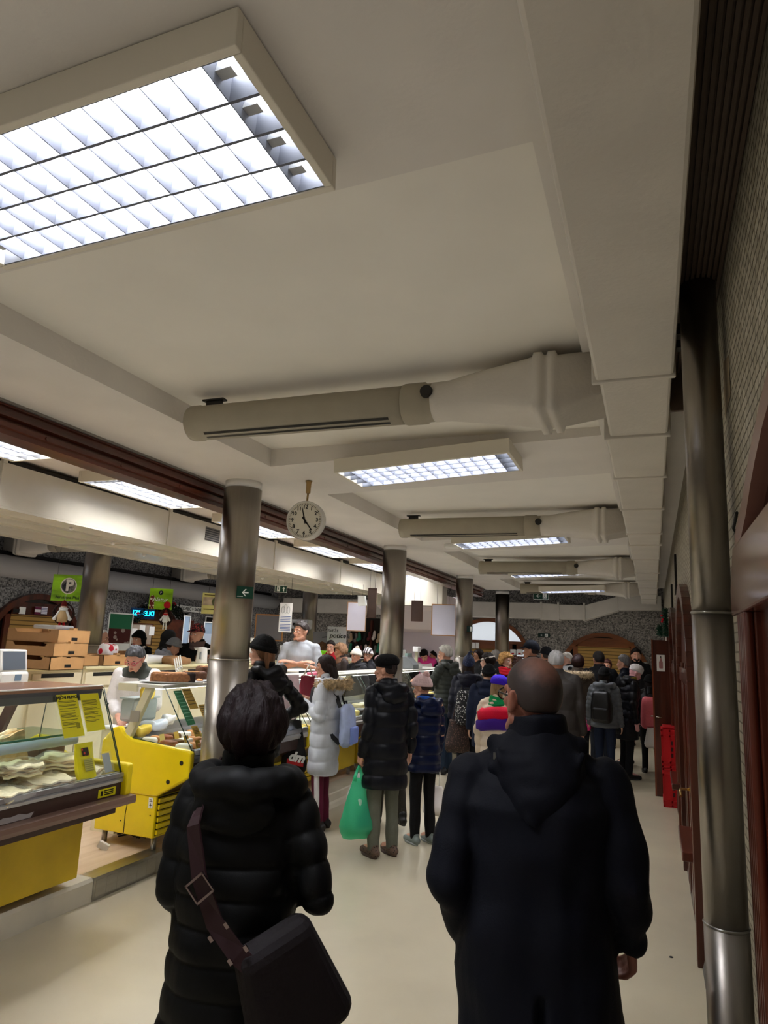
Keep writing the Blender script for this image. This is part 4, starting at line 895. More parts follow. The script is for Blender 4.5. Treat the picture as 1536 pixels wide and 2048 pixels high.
# ---------------- cream back counter -----------------
BX = -5.42; BZ = 1.38
for k, (y0, y1, lab) in enumerate([(2.4, 5.6, 'cream back counter under the stacked cardboard boxes'), (5.62, 8.0, 'cream back counter under the white kettle and paper bags'), (8.02, 13.3, 'cream back counter with drawers behind the seller in the grey t-shirt')]):
    t = thing('back_counter', lab, 'counter', (-5.7, (y0+y1)/2, .14), 'cream back counters')
    b = MB(); b.box((-6.0, y0, .14), (BX-.03, y1, BZ-.03)); b.build('cabinet_body', m_cream, t)
    b = MB(); b.rbox((-6.03, y0, BZ-.032), (BX, y1, BZ), .008); b.build('worktop', M('worktop_cream', '#dcd4a8', .35), t)
    n = max(2, int((y1-y0)/.62)); w_ = (y1-y0)/n
    for q in range(n):
        dr = MB(); dr.rbox((BX-.032, y0+w_*q+.02, BZ-.20), (BX-.012, y0+w_*(q+1)-.02, BZ-.06), .005); d = dr.build('drawer', m_cream, t)
        s_ = MB(); s_.box((BX-.013, y0+w_*q+.12, BZ-.10), (BX-.010, y0+w_*(q+1)-.12, BZ-.062)); s_.build('handle_slot', m_black, d)
        dr = MB(); dr.rbox((BX-.032, y0+w_*q+.02, .3), (BX-.014, y0+w_*(q+1)-.02, BZ-.23), .005); dr.build('cabinet_door', m_cream, t)
b = MB(); b.box((BX-.012, 4.3, 1.02), (BX-.010, 4.52, 1.2)); o = b.build('pinned_note', M('pale_green_paper', '#c3d2b4', .6)); tag(o, 'pale green note pinned to the cream back counter', 'note')
b = MB(); b.rbox((BX-.01, 4.55, 1.235), (BX+.05, 5.05, 1.262), .006); o = b.build('cutting_board', M('pale_board', '#d3dcc0', .5)); tag(o, 'pale greenish board sticking out of the back counter under the boxes', 'board')
# stacked cardboard boxes
p = atZ(98, 1341, BZ); q = []
carton('cardboard_box', 'cardboard box at the bottom of the left stack on the back counter', (p.x, p.y, BZ), .58, .40, .118, 0, 'cardboard boxes on the back counter')
carton('cardboard_box', 'cardboard box in the middle of the left stack on the back counter', (p.x+.0, p.y+.02, BZ+.121), .60, .40, .118, -1, 'cardboard boxes on the back counter')
carton('cardboard_box', 'cardboard box on top of the left stack, with loose lid flaps', (p.x-.02, p.y+.07, BZ+.242), .60, .40, .118, 2, 'cardboard boxes on the back counter')
p2 = atZ(170, 1339, BZ)
carton('cardboard_box', 'low long cardboard box right of the stack, behind the seller', (BX-.03, p2.y+.05, BZ), .4, .58, .115, 0, 'cardboard boxes on the back counter')
carton('cardboard_box', 'cardboard box on top of the low long box, with a brown side', (BX-.06, p2.y+.0, BZ+.118), .5, .46, .13, 4, 'cardboard boxes on the back counter')
carton('cardboard_box', 'low cardboard box right behind the head of the seller with pink glasses', (BX-.02, p2.y+.68, BZ), .4, .42, .115, 0, 'cardboard boxes on the back counter')
carton('cardboard_box', 'small darker open cardboard box beside the white card, left of the kettle', (BX-.1, p2.y+1.2, BZ), .2, .22, .15, 10, 'cardboard boxes on the back counter', tabs=False)
t = thing('red_candy_bag', 'bag with a red and white print behind the low cardboard box', 'bag', (BX-.3, p2.y+1.0, BZ)); 
film_bag(Vector((BX-.25, p2.y+.98, BZ+.08)), .16, .2, .14, Matrix.Identity(4), t, 5, M_dots('red_white_print', '#e8e4e4', '#c01830', 14, .42), 'bag_body')
b = MB(); b.box((BX-.03, p2.y+1.22, BZ), (BX-.025, p2.y+1.38, BZ+.12)); o = b.build('white_card', m_white_p); tag(o, 'small white card standing on the back counter left of the kettle', 'card')
# scale at the left picture edge, clear tubs
t = thing('weighing_scale', 'cream shop scale with a dark glass display at the left edge', 'scale', (-5.0, 4.0, 1.38)); s0 = atZ(18, 1369, 1.30)
sx, sy, sz = s0.x, s0.y, 1.30
b = MB(); b.rbox((sx-.16, sy-.12, sz), (sx+.05, sy+.14, sz+.10), .02); b.build('scale_body', m_white, t)
b = MB(); b.prism([(sx-.1, sz+.1), (sx+.03, sz+.1), (sx-.0, sz+.27), (sx-.1, sz+.27)], 'y', sy-.12, sy+.13); b.build('display_housing', m_white, t, bevel=.01)
b = MB(); b.add([(sx+.031, sy-.10, sz+.115), (sx+.031, sy+.11, sz+.115), (sx+.004, sy+.11, sz+.255), (sx+.004, sy-.10, sz+.255)], [(0, 1, 2, 3)]); b.build('display_glass', M('scale_glass', '#5a6068', .15), t)
b = MB(); b.box((sx+.05, sy-.0, sz+.03), (sx+.052, sy+.06, sz+.08)); b.build('badge', M('badge_grey', '#6b7f94', .4), t)
b = MB(); b.box((sx-.14, sy-.10, .14), (sx+.03, sy+.12, 1.30)); b.build('scale_stand', m_cream, t)
t = thing('clear_box', 'clear plastic tub beside the scale on the back counter', 'tub', (BX-.2, p.y-.45, BZ)); b = MB(); b.rbox((BX-.3, p.y-.42, BZ), (BX-.06, p.y-.05, BZ+.1), .02); b.build('tub_body', M_film('clear_tub', '#dfe3e4', .4), t); b = MB(); b.box((BX-.31, p.y-.43, BZ+.1), (BX-.05, p.y-.04, BZ+.106)); b.build('tub_lid', m_white_p, t)
t = thing('clear_box', 'clear plastic lid lying on top of the highest cardboard box', 'tub', (p.x-.3, p.y+.2, BZ+.365)); b = MB(); b.rbox((p.x-.40, p.y+.12, BZ+.362), (p.x-.12, p.y+.35, BZ+.40), .015); b.build('tub_body', M_film('clear_tub', '#dfe3e4', .4), t)
# kettle, paper bag, white rack on back counter
k0 = atX(403, 1321, -5.52); kx, ky = -5.52, k0.y
t = thing('electric_kettle', 'white electric kettle standing on the back counter left of the column', 'kettle', (kx, ky, BZ))
b = MB(); b.lathe([(.075, 0), (.078, .02), (.070, .10), (.062, .19), (.058, .205), (.0, .215)], (kx, ky, BZ), 28); b.build('kettle_body', m_white_p, t)
b = MB(); b.tube([(kx+.05, ky+.04, BZ+.19), (kx+.09, ky+.08, BZ+.19), (kx+.095, ky+.085, BZ+.07), (kx+.06, ky+.045, BZ+.04)], .012, 8); b.build('handle', m_white_p, t)
b = MB(); b.prism([(kx-.065, BZ+.17), (kx-.095, BZ+.20), (kx-.05, BZ+.205)], 'y', ky-.06, ky-.02); b.build('spout', m_white_p, t)
b = MB(); b.box((kx+.02, ky-.082, BZ+.06), (kx+.04, ky-.066, BZ+.15)); b.build('level_window', M('grey_window', '#8b8f92', .3), t)
lump('paper_bag', 'crumpled brown paper bag lying on the back counter left of the kettle', (BX-.12, ky-.5, BZ), (.12, .2, .05), m_kraft2, 41, None, 'bag', .3)
lump('wrapping_sheet', 'crumpled white wrapping sheets on the back counter behind the small box', (BX-.3, ky-.75, BZ), (.14, .3, .05), M('white_wrap', '#e4e6ea', .3), 43, None, 'paper', .3)
lump('loaf', 'dark round loaf on the back counter just left of the column', (BX-.1, ky+.1, BZ), (.1, .1, .06), m_choc, 44, None, 'bread', .15)
t = thing('dish_rack', 'white plastic rack with slats standing behind the sponge cake', 'rack', (-4.4, 5.6, 1.3)); r_ = atZ(352, 1345, 1.32)
b = MB()
for k in range(4): b.box((-.004, k*.035, 0), (.004, k*.035+.014, .16), T=Matrix.Translation((r_.x, r_.y, 1.32)) @ Matrix.Rotation(.4, 4, 'X'))
b.box((-.004, 0, .02), (.004, .12, .035), T=Matrix.Translation((r_.x, r_.y, 1.32)) @ Matrix.Rotation(.4, 4, 'X'))
b.build('slat_frame', m_white_p, t)
b = MB(); b.box((r_.x-.1, r_.y-.05, 1.27), (r_.x+.1, r_.y+.3, 1.30)); b.build('base', m_white_p, t)
# right part of back counter: printer, tub, papers, scales
def at_bc(px, z=BZ, y=1325): q = atX(px, y, -5.55); return q.y
yy = at_bc(628); 
t = thing('green_basin', 'lime green plastic basin on the back counter right of the seller', 'basin', (-5.6, yy, BZ))
ctr = Vector((-5.62, at_bc(650), BZ)); b = MB(); b.lathe([(.16, 0), (.2, .17), (.215, .175), (.2, .18), (.155, .012), (0, .01)], ctr, 30, caps=False); b.build('basin_bowl', M('lime_plastic_glow', '#7fdc10', .35, emit=.08), t)  # faint glow put into the basin's green; it is no lamp
t = thing('white_appliance', 'tall white appliance behind the person in the black cap', 'appliance', (-5.75, at_bc(530), BZ)); a0 = at_bc(523); 
b = MB(); b.rbox((-5.95, a0-.28, BZ), (-5.6, a0+.22, BZ+.36), .03); b.build('housing', m_white_p, t); b = MB(); b.rbox((-5.606, a0-.2, BZ+.22), (-5.594, a0+.12, BZ+.32), .004); b.build('front_panel', M('pale_grey_panel', '#c8cac8', .4), t)
t = thing('paper_roll', 'white paper towel roll standing left of the seller in the grey t-shirt', 'paper roll', (-5.5, at_bc(563), BZ)); b = MB(); b.lathe([(.08, 0), (.08, .26), (.02, .26), (.02, .25)], (-5.5, at_bc(562), BZ), 24); b.build('roll', m_white_p, t)
yp = at_bc(705)
t = thing('price_board', 'flat white price board lying on the back counter right of the green basin', 'board', (-5.6, yp, BZ)); b = MB(); b.rbox((-5.8, yp-.35, BZ), (-5.45, yp+.35, BZ+.05), .008); b.build('board', m_white_p, t); b = MB(); 
for k in range(5): b.box((-5.452+.003, yp-.2+k*.09, BZ+.012), (-5.445, yp-.14+k*.09, BZ+.035))
b.build('print_blocks', m_black, t)
lump('dark_tray', 'dark flat tray in front of the white price board', (-5.5, yp+.25, BZ), (.06, .16, .02), m_black, 61, None, 'tray', .1)
yb = at_bc(765); t = thing('pink_box', 'pink plastic tub on the back counter left of the second column', 'tub', (-5.6, yb, BZ)); b = MB(); b.rbox((-5.75, yb-.2, BZ), (-5.48, yb+.16, BZ+.11), .02); b.build('tub_body', M('pink_plastic', '#e0558a', .35), t)
# scales, till and cards on the top of the farthest counter
TX, TZ = -3.76, 1.352
q = atX(829, 1335, TX); t = thing('till_scale', 'pale scale with a display on a post beside the seller in pink sleeves', 'scale', (TX, q.y, TZ)); b = MB(); b.rbox((TX-.12, q.y-.14, TZ), (TX+.1, q.y+.14, TZ+.06), .015); b.build('scale_body', m_white_p, t); b = MB(); b.box((TX-.02, q.y+.06, TZ), (TX+.02, q.y+.11, TZ+.32)); b.build('display_post', m_beige, t); b = MB(); b.rbox((TX-.05, q.y+.02, TZ+.27), (TX+.05, q.y+.16, TZ+.36), .01); b.build('display_head', m_white_p, t)
q = atX(816, 1335, TX); t = thing('cash_register', 'grey cash register with a lit display behind the second column', 'cash register', (TX, q.y, TZ)); b = MB(); b.prism([(TX+.14, TZ), (TX+.14, TZ+.07), (TX+.02, TZ+.2), (TX-.14, TZ+.2), (TX-.14, TZ)], 'y', q.y-.14, q.y+.14); b.build('register_body', M('register_grey', '#74787a', .5), t, bevel=.01); b = MB(); b.box((TX-.02, q.y-.12, TZ+.19), (TX+.02, q.y+.12, TZ+.25)); b.build('display', M('register_display', '#8fa8a4', .3), t)
q = atX(804, 1335, -3.92); b = MB(); b.box((-3.93, q.y-.13, TZ), (-3.91, q.y+.13, TZ+.30)); o = b.build('white_board', m_white_p); tag(o, 'white upright board standing on the counter top beside the second column', 'board')
q = atX(791, 1335, TX); b = MB(); b.add([(TX+.03, q.y-.07, TZ+.002), (TX+.03, q.y+.07, TZ+.002), (TX-.01, q.y+.07, TZ+.09), (TX-.01, q.y-.07, TZ+.09)], [(0, 1, 2, 3)]); b.box((TX-.02, q.y-.06, TZ), (TX+.03, q.y+.06, TZ+.008)); o = b.build('framed_card', m_blk_plastic); tag(o, 'small black framed card tilted on the counter top right of the second column', 'card')
# packs laid out in the duller counters further on
pk = [M('pack_white', '#e4e2dc', .4), M('pack_cheese', '#d9c36a', .5), M('pack_dark', '#26221f', .5), M('pack_pale', '#cdbf9c', .5)]; pn = ['white', 'yellow', 'dark', 'pale beige']
for ci, (y0, wh_) in enumerate(((6.62, 'counter at the pale coated girl'), (8.5, 'counter behind the black beret'), (10.4, 'farthest glass counter'))):
    for i in range(7):
        for j, x in enumerate((-3.40, -3.62)):
            k = (i+2*j+ci) % 4; y = y0+.06+i*.235
            lump('food_pack', f'{pn[k]} food pack, {["front", "back"][j]} row, {["first", "second", "third", "fourth", "fifth", "sixth", "seventh"][i]} along the {wh_}', (x, y, .870-(x+3.28)*.055), (.085, .085, .035), pk[k], 100+i*3+j, 'food in the duller counters', rot=(i*37+j*20) % 40-20)
    b = MB()
# bags hung over the counter edge beside the girl
def soft_bag(name, label, c, w, d, h, mat, seed, rotz=0, amp=.018, cat='bag', handles=None, hmat=None, flat_top=.55, group=None):
    """hanging soft bag: wide at the bottom, gathered at the top"""
    t = thing(name, label, cat, c, group); R_ = []
    for k in range(13):
        s = k/12; f = (.80+.20*sin(min(1, s*6)*pi/2)) if s < .22 else 1-(1-flat_top)*((s-.22)/.78)**1.05
        rd = (.55+.45*min(1, s*6)) if s < .3 else 1-.85*((s-.3)/.7)
        R_.append([Vector((w/2*f*math.copysign(abs(cos(a))**.7, cos(a)), d/2*rd*f*math.copysign(abs(sin(a))**.8, sin(a)), h*s)) for a in [2*pi*q/28 for q in range(28)]])
    b = MB(); b.rings(R_); me = b.mesh('b', []); p = get_co(me); n = get_no(me); p += n*(wavy(p, 16, seed, (1, 1, .35))*amp+wavy(p, 45, seed+1, (1, 1, .4))*amp*.4)[:, None]; set_co(me, p)
    T = Matrix.Translation(c) @ Matrix.Rotation(radians(rotz), 4, 'Z'); me.transform(T); puton(me, 'bag_body', mat, t)
    if handles:
        b = MB()
        for s_ in (-1, 1): b.tube([T @ Vector((s_*w*flat_top*.35, 0, h*.96)), T @ Vector((s_*w*.1, 0, h+handles*.6)), T @ Vector((0, 0, h+handles))], .007, 6)
        b.build('handle', hmat or mat, t)
    return t, T
# ================================================================ SIGNS, CLOCK, HANGING BOARDS
m_green = M('exit_green', '#0f3d2e', .4); m_wht = M('sign_white', '#eef0ea', .5)
def view_axes(x, y):
    """horizontal axis facing the aisle viewer from a point (a sign hung square to the line of sight)"""
    d = Vector((x, y, 0)).normalized(); return Vector((d.y, -d.x, 0)), -d
def hang(b, p, z1, r=.0025): b.tube([p, (p[0], p[1], z1)], r, 5)
# clock
cz = 2.97; cp = atZ(619, 962, cz); yc = cp.y; xc = cp.x
c = atY(612, 1041, yc); R = .150
t = thing('wall_clock', 'round white clock hanging from the ceiling on a brown rod', 'clock', (xc, yc, cz))
ax = Vector((.10, -1, 0)).normalized(); fx = Vector((1, .10, 0)).normalized(); ctr = Vector((xc-.01, yc, c.z))
x_, y_, d_ = fx, Vector((0, 0, 1)), ax
def disc(b, r0, r1, o0, o1, n=48): b.rings([[ctr+ax*o+(x_*cos(2*pi*k/n)+y_*sin(2*pi*k/n))*r for k in range(n)] for r, o in ((r0, o0), (r1, o1))], 0, True, True)
b = MB(); n = 56
b.rings([[ctr+ax*o+(x_*cos(2*pi*k/n)+y_*sin(2*pi*k/n))*r for k in range(n)] for r, o in ((R-.01, -.05), (R, -.045), (R, .03), (R-.006, .034), (R-.012, .03), (R-.012, .02))], 0, True, False); b.build('case', M('clock_case', '#c9c4b8', .4), t)
b = MB(); disc(b, R-.012, R-.012, .018, .022); b.build('dial', M('clock_dial', '#d3ccb8', .4), t)
ft = ctr+ax*.0235
for h in range(1, 13):
    a = pi/2-h*pi/6; p = ft+x_*cos(a)*R*.68+y_*sin(a)*R*.68; text_mb(str(h), .040, face_T(p, x_, y_), 'numeral', m_black, t, bold=.0008)
b = MB()
for k in range(60):
    a = 2*pi*k/60; l = .012 if k % 5 else .016; w2 = .0016 if k % 5 else .003; rd = x_*cos(a)+y_*sin(a); tn = -x_*sin(a)+y_*cos(a)
    p0 = ft+rd*(R*.88); p1 = ft+rd*(R*.88-l); b.add([p0-tn*w2, p0+tn*w2, p1+tn*w2, p1-tn*w2], [(0, 1, 2, 3)])
b.build('minute_mark', m_black, t)
def hand(deg, l, wd, name):
    a = pi/2-radians(deg); rd = x_*cos(a)+y_*sin(a); tn = -x_*sin(a)+y_*cos(a); b = MB(); o = ax*.027
    b.add([ctr+o-rd*.03-tn*wd, ctr+o-rd*.03+tn*wd, ctr+o+rd*l+tn*wd*.5, ctr+o+rd*l-tn*wd*.5], [(0, 1, 2, 3)]); b.build(name, m_black, t)
hand(345, R*.66, .006, 'minute_hand'); hand(142, R*.68, .007, 'hour_hand')
b = MB(); b.tube([ctr+Vector((0, 0, R-.005)), Vector((xc-.005, yc, cz-.09))], .008, 10); b.lathe([(.018, -.10), (.02, -.02), (.028, 0)], (xc-.005, yc, cz), 16); b.build('hanger_rod', M('tan_rod', '#9a7b4a', .4), t)
# exit signs ---------------------------------------------------------------
def sign_panel(name, label, c, fx, w, h, th, mat, parts, border=None, group=None, rods=None, cat='sign'):
    """flat panel centred at c; parts = list of (name, material, [polygons in panel units])"""
    t = thing(name, label, cat, c, group); fx = Vector(fx).normalized(); uy = Vector((0, 0, 1)); nz = fx.cross(uy); c = Vector(c)
    P = lambda u, v, o=0: c+fx*u+uy*v+nz*o
    b = MB(); b.add([P(-w/2, -h/2, 0), P(w/2, -h/2, 0), P(w/2, h/2, 0), P(-w/2, h/2, 0), P(-w/2, -h/2, -th), P(w/2, -h/2, -th), P(w/2, h/2, -th), P(-w/2, h/2, -th)], [(0, 1, 2, 3), (7, 6, 5, 4), (0, 4, 5, 1), (1, 5, 6, 2), (2, 6, 7, 3), (3, 7, 4, 0)]); b.build('panel', mat, t)
    for nm, mt, polys in parts:
        b = MB()
        for po in polys: b.add([P(u*w, v*h, .002) for u, v in po], [tuple(range(len(po)))])
        b.build(nm, mt, t)
    if border:
        b = MB(); k = border[1]
        for (u0, v0, u1, v1) in ((-w/2-k, -h/2-k, w/2+k, -h/2), (-w/2-k, h/2, w/2+k, h/2+k), (-w/2-k, -h/2, -w/2, h/2), (w/2, -h/2, w/2+k, h/2)):
            b.add([P(u0, v0, .004), P(u1, v0, .004), P(u1, v1, .004), P(u0, v1, .004), P(u0, v0, -th), P(u1, v0, -th), P(u1, v1, -th), P(u0, v1, -th)], [(0, 1, 2, 3), (7, 6, 5, 4), (0, 4, 5, 1), (1, 5, 6, 2), (2, 6, 7, 3), (3, 7, 4, 0)])
        b.build('frame', border[0], t)
    if rods:
        for u in rods[0]: b = MB(); b.tube([P(u*w, h/2), Vector((P(u*w, h/2).x, P(u*w, h/2).y, rods[1]))], .0025, 5); b.build('hanging_wire', m_darkm, t)
    return t, P
ARW = lambda cx, cy, s, dx: [[(cx-dx*s, cy), (cx, cy+s*1.5), (cx+dx*s*.35, cy+s*1.5), (cx-dx*s*.35, cy+.28*s), (cx+dx*s, cy+.28*s), (cx+dx*s, cy-.28*s), (cx-dx*s*.35, cy-.28*s), (cx+dx*s*.35, cy-s*1.5), (cx, cy-s*1.5)]]
MAN = lambda cx: [[(cx-.13, .38), (cx+.13, .38), (cx+.13, -.38), (cx-.13, -.38)]]
RUN = lambda cx: [[(cx-.02, .28), (cx+.04, .28), (cx+.04, .16), (cx-.02, .16)], [(cx-.06, .12), (cx+.05, .12), (cx+.03, -.06), (cx-.05, -.06)], [(cx-.05, -.06), (cx-.01, -.06), (cx-.06, -.3), (cx-.10, -.3)], [(cx+.0, -.06), (cx+.04, -.06), (cx+.09, -.24), (cx+.05, -.26)]]
# arrow sign on the nearest column
fx, nz = view_axes(CX, 4.6); pc = Vector((CX, 4.6, 0))+nz*.16; q = atD(493, 1187, 5.0); q = atY(493, 1187, 4.6); q = Vector((CX, 4.6, q.z))+nz*.165+fx*.075
sign_panel('arrow_sign', 'small green sign with a white left arrow on the nearest steel column', q, fx, .125, .09, .01, m_green, [('arrow', m_wht, ARW(.02, 0, .2, 1)), ('small_print', m_wht, [[(-.45, -.36), (-.1, -.36), (-.1, -.32), (-.45, -.32)]])])
# hanging exit signs
q = atD(562, 1178, 10.5); fx, nz = view_axes(q.x, q.y)
sign_panel('exit_sign', 'hanging green exit sign with an up arrow above the seller in the grey t-shirt', q, fx, .175, .095, .02, m_green, [('running_figure_field', m_wht, MAN(-.22)), ('running_figure', m_green, RUN(-.22)), ('arrow', m_wht, [[(.24, .36), (.12, .05), (.2, .05), (.2, -.36), (.28, -.36), (.28, .05), (.36, .05)]])], (m_wht, .005), rods=((-.3, .3), 2.64))
q = atD(1082, 1192, 13.5); fx, nz = view_axes(q.x, q.y)
sign_panel('exit_sign', 'hanging green exit sign with a left arrow under the aisle ceiling', q, fx, .28, .125, .02, m_green, [('running_figure_field', m_wht, MAN(.25)), ('running_figure', m_green, RUN(.25)), ('arrow', m_wht, ARW(-.2, 0, .15, 1))], (m_wht, .005), rods=((-.3, .3), 3.0))
q = atY(1088, 1270.5, 16.48)
sign_panel('exit_sign', 'dark exit sign with a left arrow fixed to the end wall', q, (1, 0, 0), .27, .085, .012, M('sign_dark_green', '#0e2a24', .4), [('running_figure_field', m_wht, MAN(.2)), ('running_figure', m_green, RUN(.2)), ('arrow', m_wht, ARW(-.2, 0, .12, 1))])
q = atY(929, 1258, 11.7); fx, nz = view_axes(CX, 11.7); q = Vector((CX, 11.7, q.z))+nz*.14+fx*.10
sign_panel('column_sign', 'small dark sign with a white mark on the third steel column', q, fx, .10, .10, .01, M('sign_dark_green', '#0e2a24', .4), [('mark', m_wht, MAN(.2))])
# green shop signs ----------------------------------------------------------
m_lime = M('lime_sign', '#8fc321', .5, var=.45, scale=3, stretch=(1, 1, 3)); m_navy = M('badge_navy', '#10202c', .5); m_crm = M('badge_cream', '#efe6cf', .5); m_signedge = M('orange_edge', '#b06a1a', .5)
def disc_poly(cx, cy, r, asp, n=28): return [(cx+r*cos(2*pi*k/n)/asp, cy+r*sin(2*pi*k/n)) for k in range(n)]
q = atD(137, 1176, 9.0); fx, nz = view_axes(q.x, q.y); fx = Vector((.93, .37, 0)); W_, H_ = .43, .345
t, P = sign_panel('shop_sign', 'lime green shop sign with a round letter badge above the stacked boxes', q, fx, W_, H_, .03, m_lime, [('badge_rim', m_crm, [disc_poly(0, .08, .31, W_/H_)]), ('badge_disc', m_navy, [disc_poly(0, .08, .275, W_/H_)])], rods=((-.38, .38), 3.0))
text_mb('P', .20, face_T(P(.012, H_*.08, .004), fx, (0, 0, 1)), 'badge_letter', m_crm, t, bold=.008); text_mb('Perutnina Ptuj', .055, face_T(P(0, -H_*.36, .004), fx, (0, 0, 1)), 'lettering', m_navy, t)
b = MB(); 
q2 = q
# doll wreath under it
def wreath(c, r, label, doll, fx, asp=1., ds=1.):
    t = thing('wreath', label, 'wreath', c, 'dark twig wreaths hung under the shop signs'); fx = Vector(fx).normalized(); rg = random.Random(int(r*1000)); b = MB(); uz_ = Vector((0, 0, 1)); nz = fx.cross(uz_)
    for s in range(7):
        ph = rg.uniform(0, 6); pts = [Vector(c)+fx*cos(a)*(r+.012*sin(3*a+ph))+uz_*sin(a)*(r*asp+.012*cos(4*a+ph))+nz*.014*sin(5*a+ph) for a in [2*pi*k/36 for k in range(37)]]; b.tube(pts, .008, 6)
    b.build('twig_ring', M('dark_twig', '#2a1410', .7), t); P = lambda u, v, o=0: Vector(c)+fx*u+uz_*v+nz*o
    b = MB(); b.tube([P(0, r), P(0, r+.12)], .002, 5); b.build('cord', m_wht, t)
    d = thing('christmas_doll', doll[0], 'doll', P(0, -.08)); P0 = P; P = lambda u, v, o=0: P0(u*ds, v*ds, o*ds)
    b = MB(); b.lathe([(r_*ds, z_*ds) for r_, z_ in [(.0, -.10), (.065, -.09), (.06, 0), (.03, .07), (0, .075)]], P(0, -.02, .02), 18); b.build('body', doll[1], d)
    b = MB(); b.ell(P(0, .075, .02), (.04*ds, .04*ds, .036*ds)); b.build('head', M('doll_face', '#d9b49a', .7), d)
    b = MB(); b.cap(P(-.045, .03, .02), P(-.095, -.06, .03), .016*ds); b.cap(P(.045, .03, .02), P(.095, -.06, .03), .016*ds); b.ell(P(-.1, -.07, .03), (.024*ds, .024*ds, .024*ds)); b.ell(P(.1, -.07, .03), (.024*ds, .024*ds, .024*ds)); b.build('arms', m_wht, d)
    b = MB(); b.lathe([(r_*ds, z_*ds) for r_, z_ in [(.05, 0), (.058, .012), (.04, .02)]], P(0, .055, .02), 16); b.ell(P(0, .05, .022), (.055*ds, .05*ds, .022*ds)); b.build('scarf', m_wht if doll[2] else M('doll_red', '#b01420', .7), d)
    b = MB(); b.lathe([(r_*ds, z_*ds) for r_, z_ in [(.042, 0), (.03, .05), (0, .08)]], P(0, .095, .02), 14); b.build('hat', M('doll_red2', '#6a1a18', .8), d)
    b = MB(); b.cap(P(-.025, -.11, .02), P(-.032, -.27, .02), .014*ds); b.cap(P(.025, -.11, .02), P(.032, -.27, .02), .014*ds); b.build('legs', M('doll_red', '#b01420', .7) if doll[2] else m_wht, d)
w0 = P(-.02, -H_/2-.16); wreath(w0, .13, 'dark twig wreath hanging below the lime sign with the letter badge', ('christmas doll with red legs sitting in the larger wreath', M('doll_beige', '#c9a97a', .8), True), fx)
q = atD(321, 1198, 9.6); W_, H_ = .315, .29; fx = Vector((.93, .37, 0))
t, P = sign_panel('shop_sign', 'lime green shop sign with a round red badge over the far aisle', q, fx, W_, H_, .04, m_lime, [('badge_disc', m_navy, [disc_poly(0, .30, .11, W_/H_)]), ('red_badge', M('badge_red', '#b5121f', .4), [disc_poly(.33, -.28, .17, W_/H_)]), ('pictured_figure', M_dots('figure_print', '#6a2018', '#e4d6c4', 30, .4), [[(-.48, -.48), (-.25, -.48), (-.27, .1), (-.34, .2), (-.45, .1)]])], rods=((-.38, .38), 3.0))
text_mb('Natur', .085, face_T(P(-.005, -.01, .004), fx, (0, 0, 1)), 'lettering', m_wht, t, shear=.3); text_mb('P', .045, face_T(P(0, H_*.30, .004), fx, (0, 0, 1)), 'badge_letter', m_crm, t)
w0 = P(-.02+.12, -H_/2-.10); wreath(w0, .085, 'smaller dark twig wreath below the lime sign with the red badge', ('christmas doll with a red scarf in the smaller wreath', m_wht, False), fx, 1.25, .62)
q = atD(424, 1207, 10.2); W_, H_ = .30, .31
t, P = sign_panel('shop_sign', 'pale yellow shop sign with a green round badge left of the nearest column', q, fx, W_, H_, .04, M('pale_yellow_sign', '#d8d184', .5, var=.1, scale=8), [('photo_print', M('pinkish_print', '#b7a48e', .6, var=.3, scale=12), [[(-.46, -.1), (.2, -.1), (.2, .3), (-.46, .3)]]), ('badge_disc', M('olive_badge', '#4f7a2a', .5), [disc_poly(.2, .08, .22, W_/H_)]), ('print_lines', M('label_ink', '#5a4a1a', .5), [[(-.4, .38), (.3, .38), (.3, .42), (-.4, .42)], [(-.4, -.3), (.35, -.3), (.35, -.26), (-.4, -.26)]])], rods=((-.2,), 3.0))
# shelf sign strip, blue led board, small dark board on the left wall
q = atX(368, 1217, -9.44); t, P = sign_panel('letter_strip', 'pale strip with black capital letters on the left wall behind the signs', q, (0, 1, 0), 1.5, .12, .01, m_wht, []); text_mb('KRAJC > PRODAJEC > SADJE', .10, face_T(P(0, 0, .004), (0, 1, 0), (0, 0, 1)), 'lettering', m_black, t, bold=.001)
q = atX(287, 1227, -9.2); t, P = sign_panel('led_board', 'glowing blue led board in front of the garlanded arch', q, (.3, 1, 0), .50, .20, .05, M('led_back', '#04203a', .3, emit=.3), []); text_mb('IZDELKI', .135, face_T(P(0, 0, .004), (.3, 1, 0), (0, 0, 1)), 'lettering', M('led_blue', '#10b8f0', .3, emit=4), t, bold=.001)
q = atX(430, 1244, -9.3); t, P = sign_panel('dark_board', 'small black chalk board with white letters beside the nearest column', q, (.3, 1, 0), .5, .2, .03, m_black, [], (m_wht, .012)); text_mb('SIRI', .12, face_T(P(0, 0, .004), (.3, 1, 0), (0, 0, 1)), 'lettering', m_wht, t)
# dark garland around the second arch of the left wall
t = thing('christmas_garland', 'dark christmas garland around the arch behind the blue led board', 'garland', (-9.4, 11.45, 2.0)); b = MB(); rg = random.Random(9)
for k in range(700):
    a = rg.uniform(.05, pi-.05); c_ = Vector((-9.27, 11.45+.97*cos(a), 1.42+.90*sin(a)))+Vector((rg.uniform(-.06, .08), rg.uniform(-.09, .09), rg.uniform(-.09, .09))); d = Vector((rg.uniform(-.3, 1), rg.uniform(-1, 1), rg.uniform(-1, 1))).normalized()*.11; b.cyl(c_, c_+d, .016, .003, 4)
b.build('needles', M('dark_needles', '#15201a', .8), t)
for k in range(9):
    a = .3+k*.3; b = MB(); b.ell((-9.25, 11.45+.97*cos(a), 1.45+.97*sin(a)), (.04, .04, .04), 12, 8); b.build('bauble', [M('bauble_grey', '#b9b6b2', .3), M('bauble_red', '#d0102a', .15)][k % 2], t)
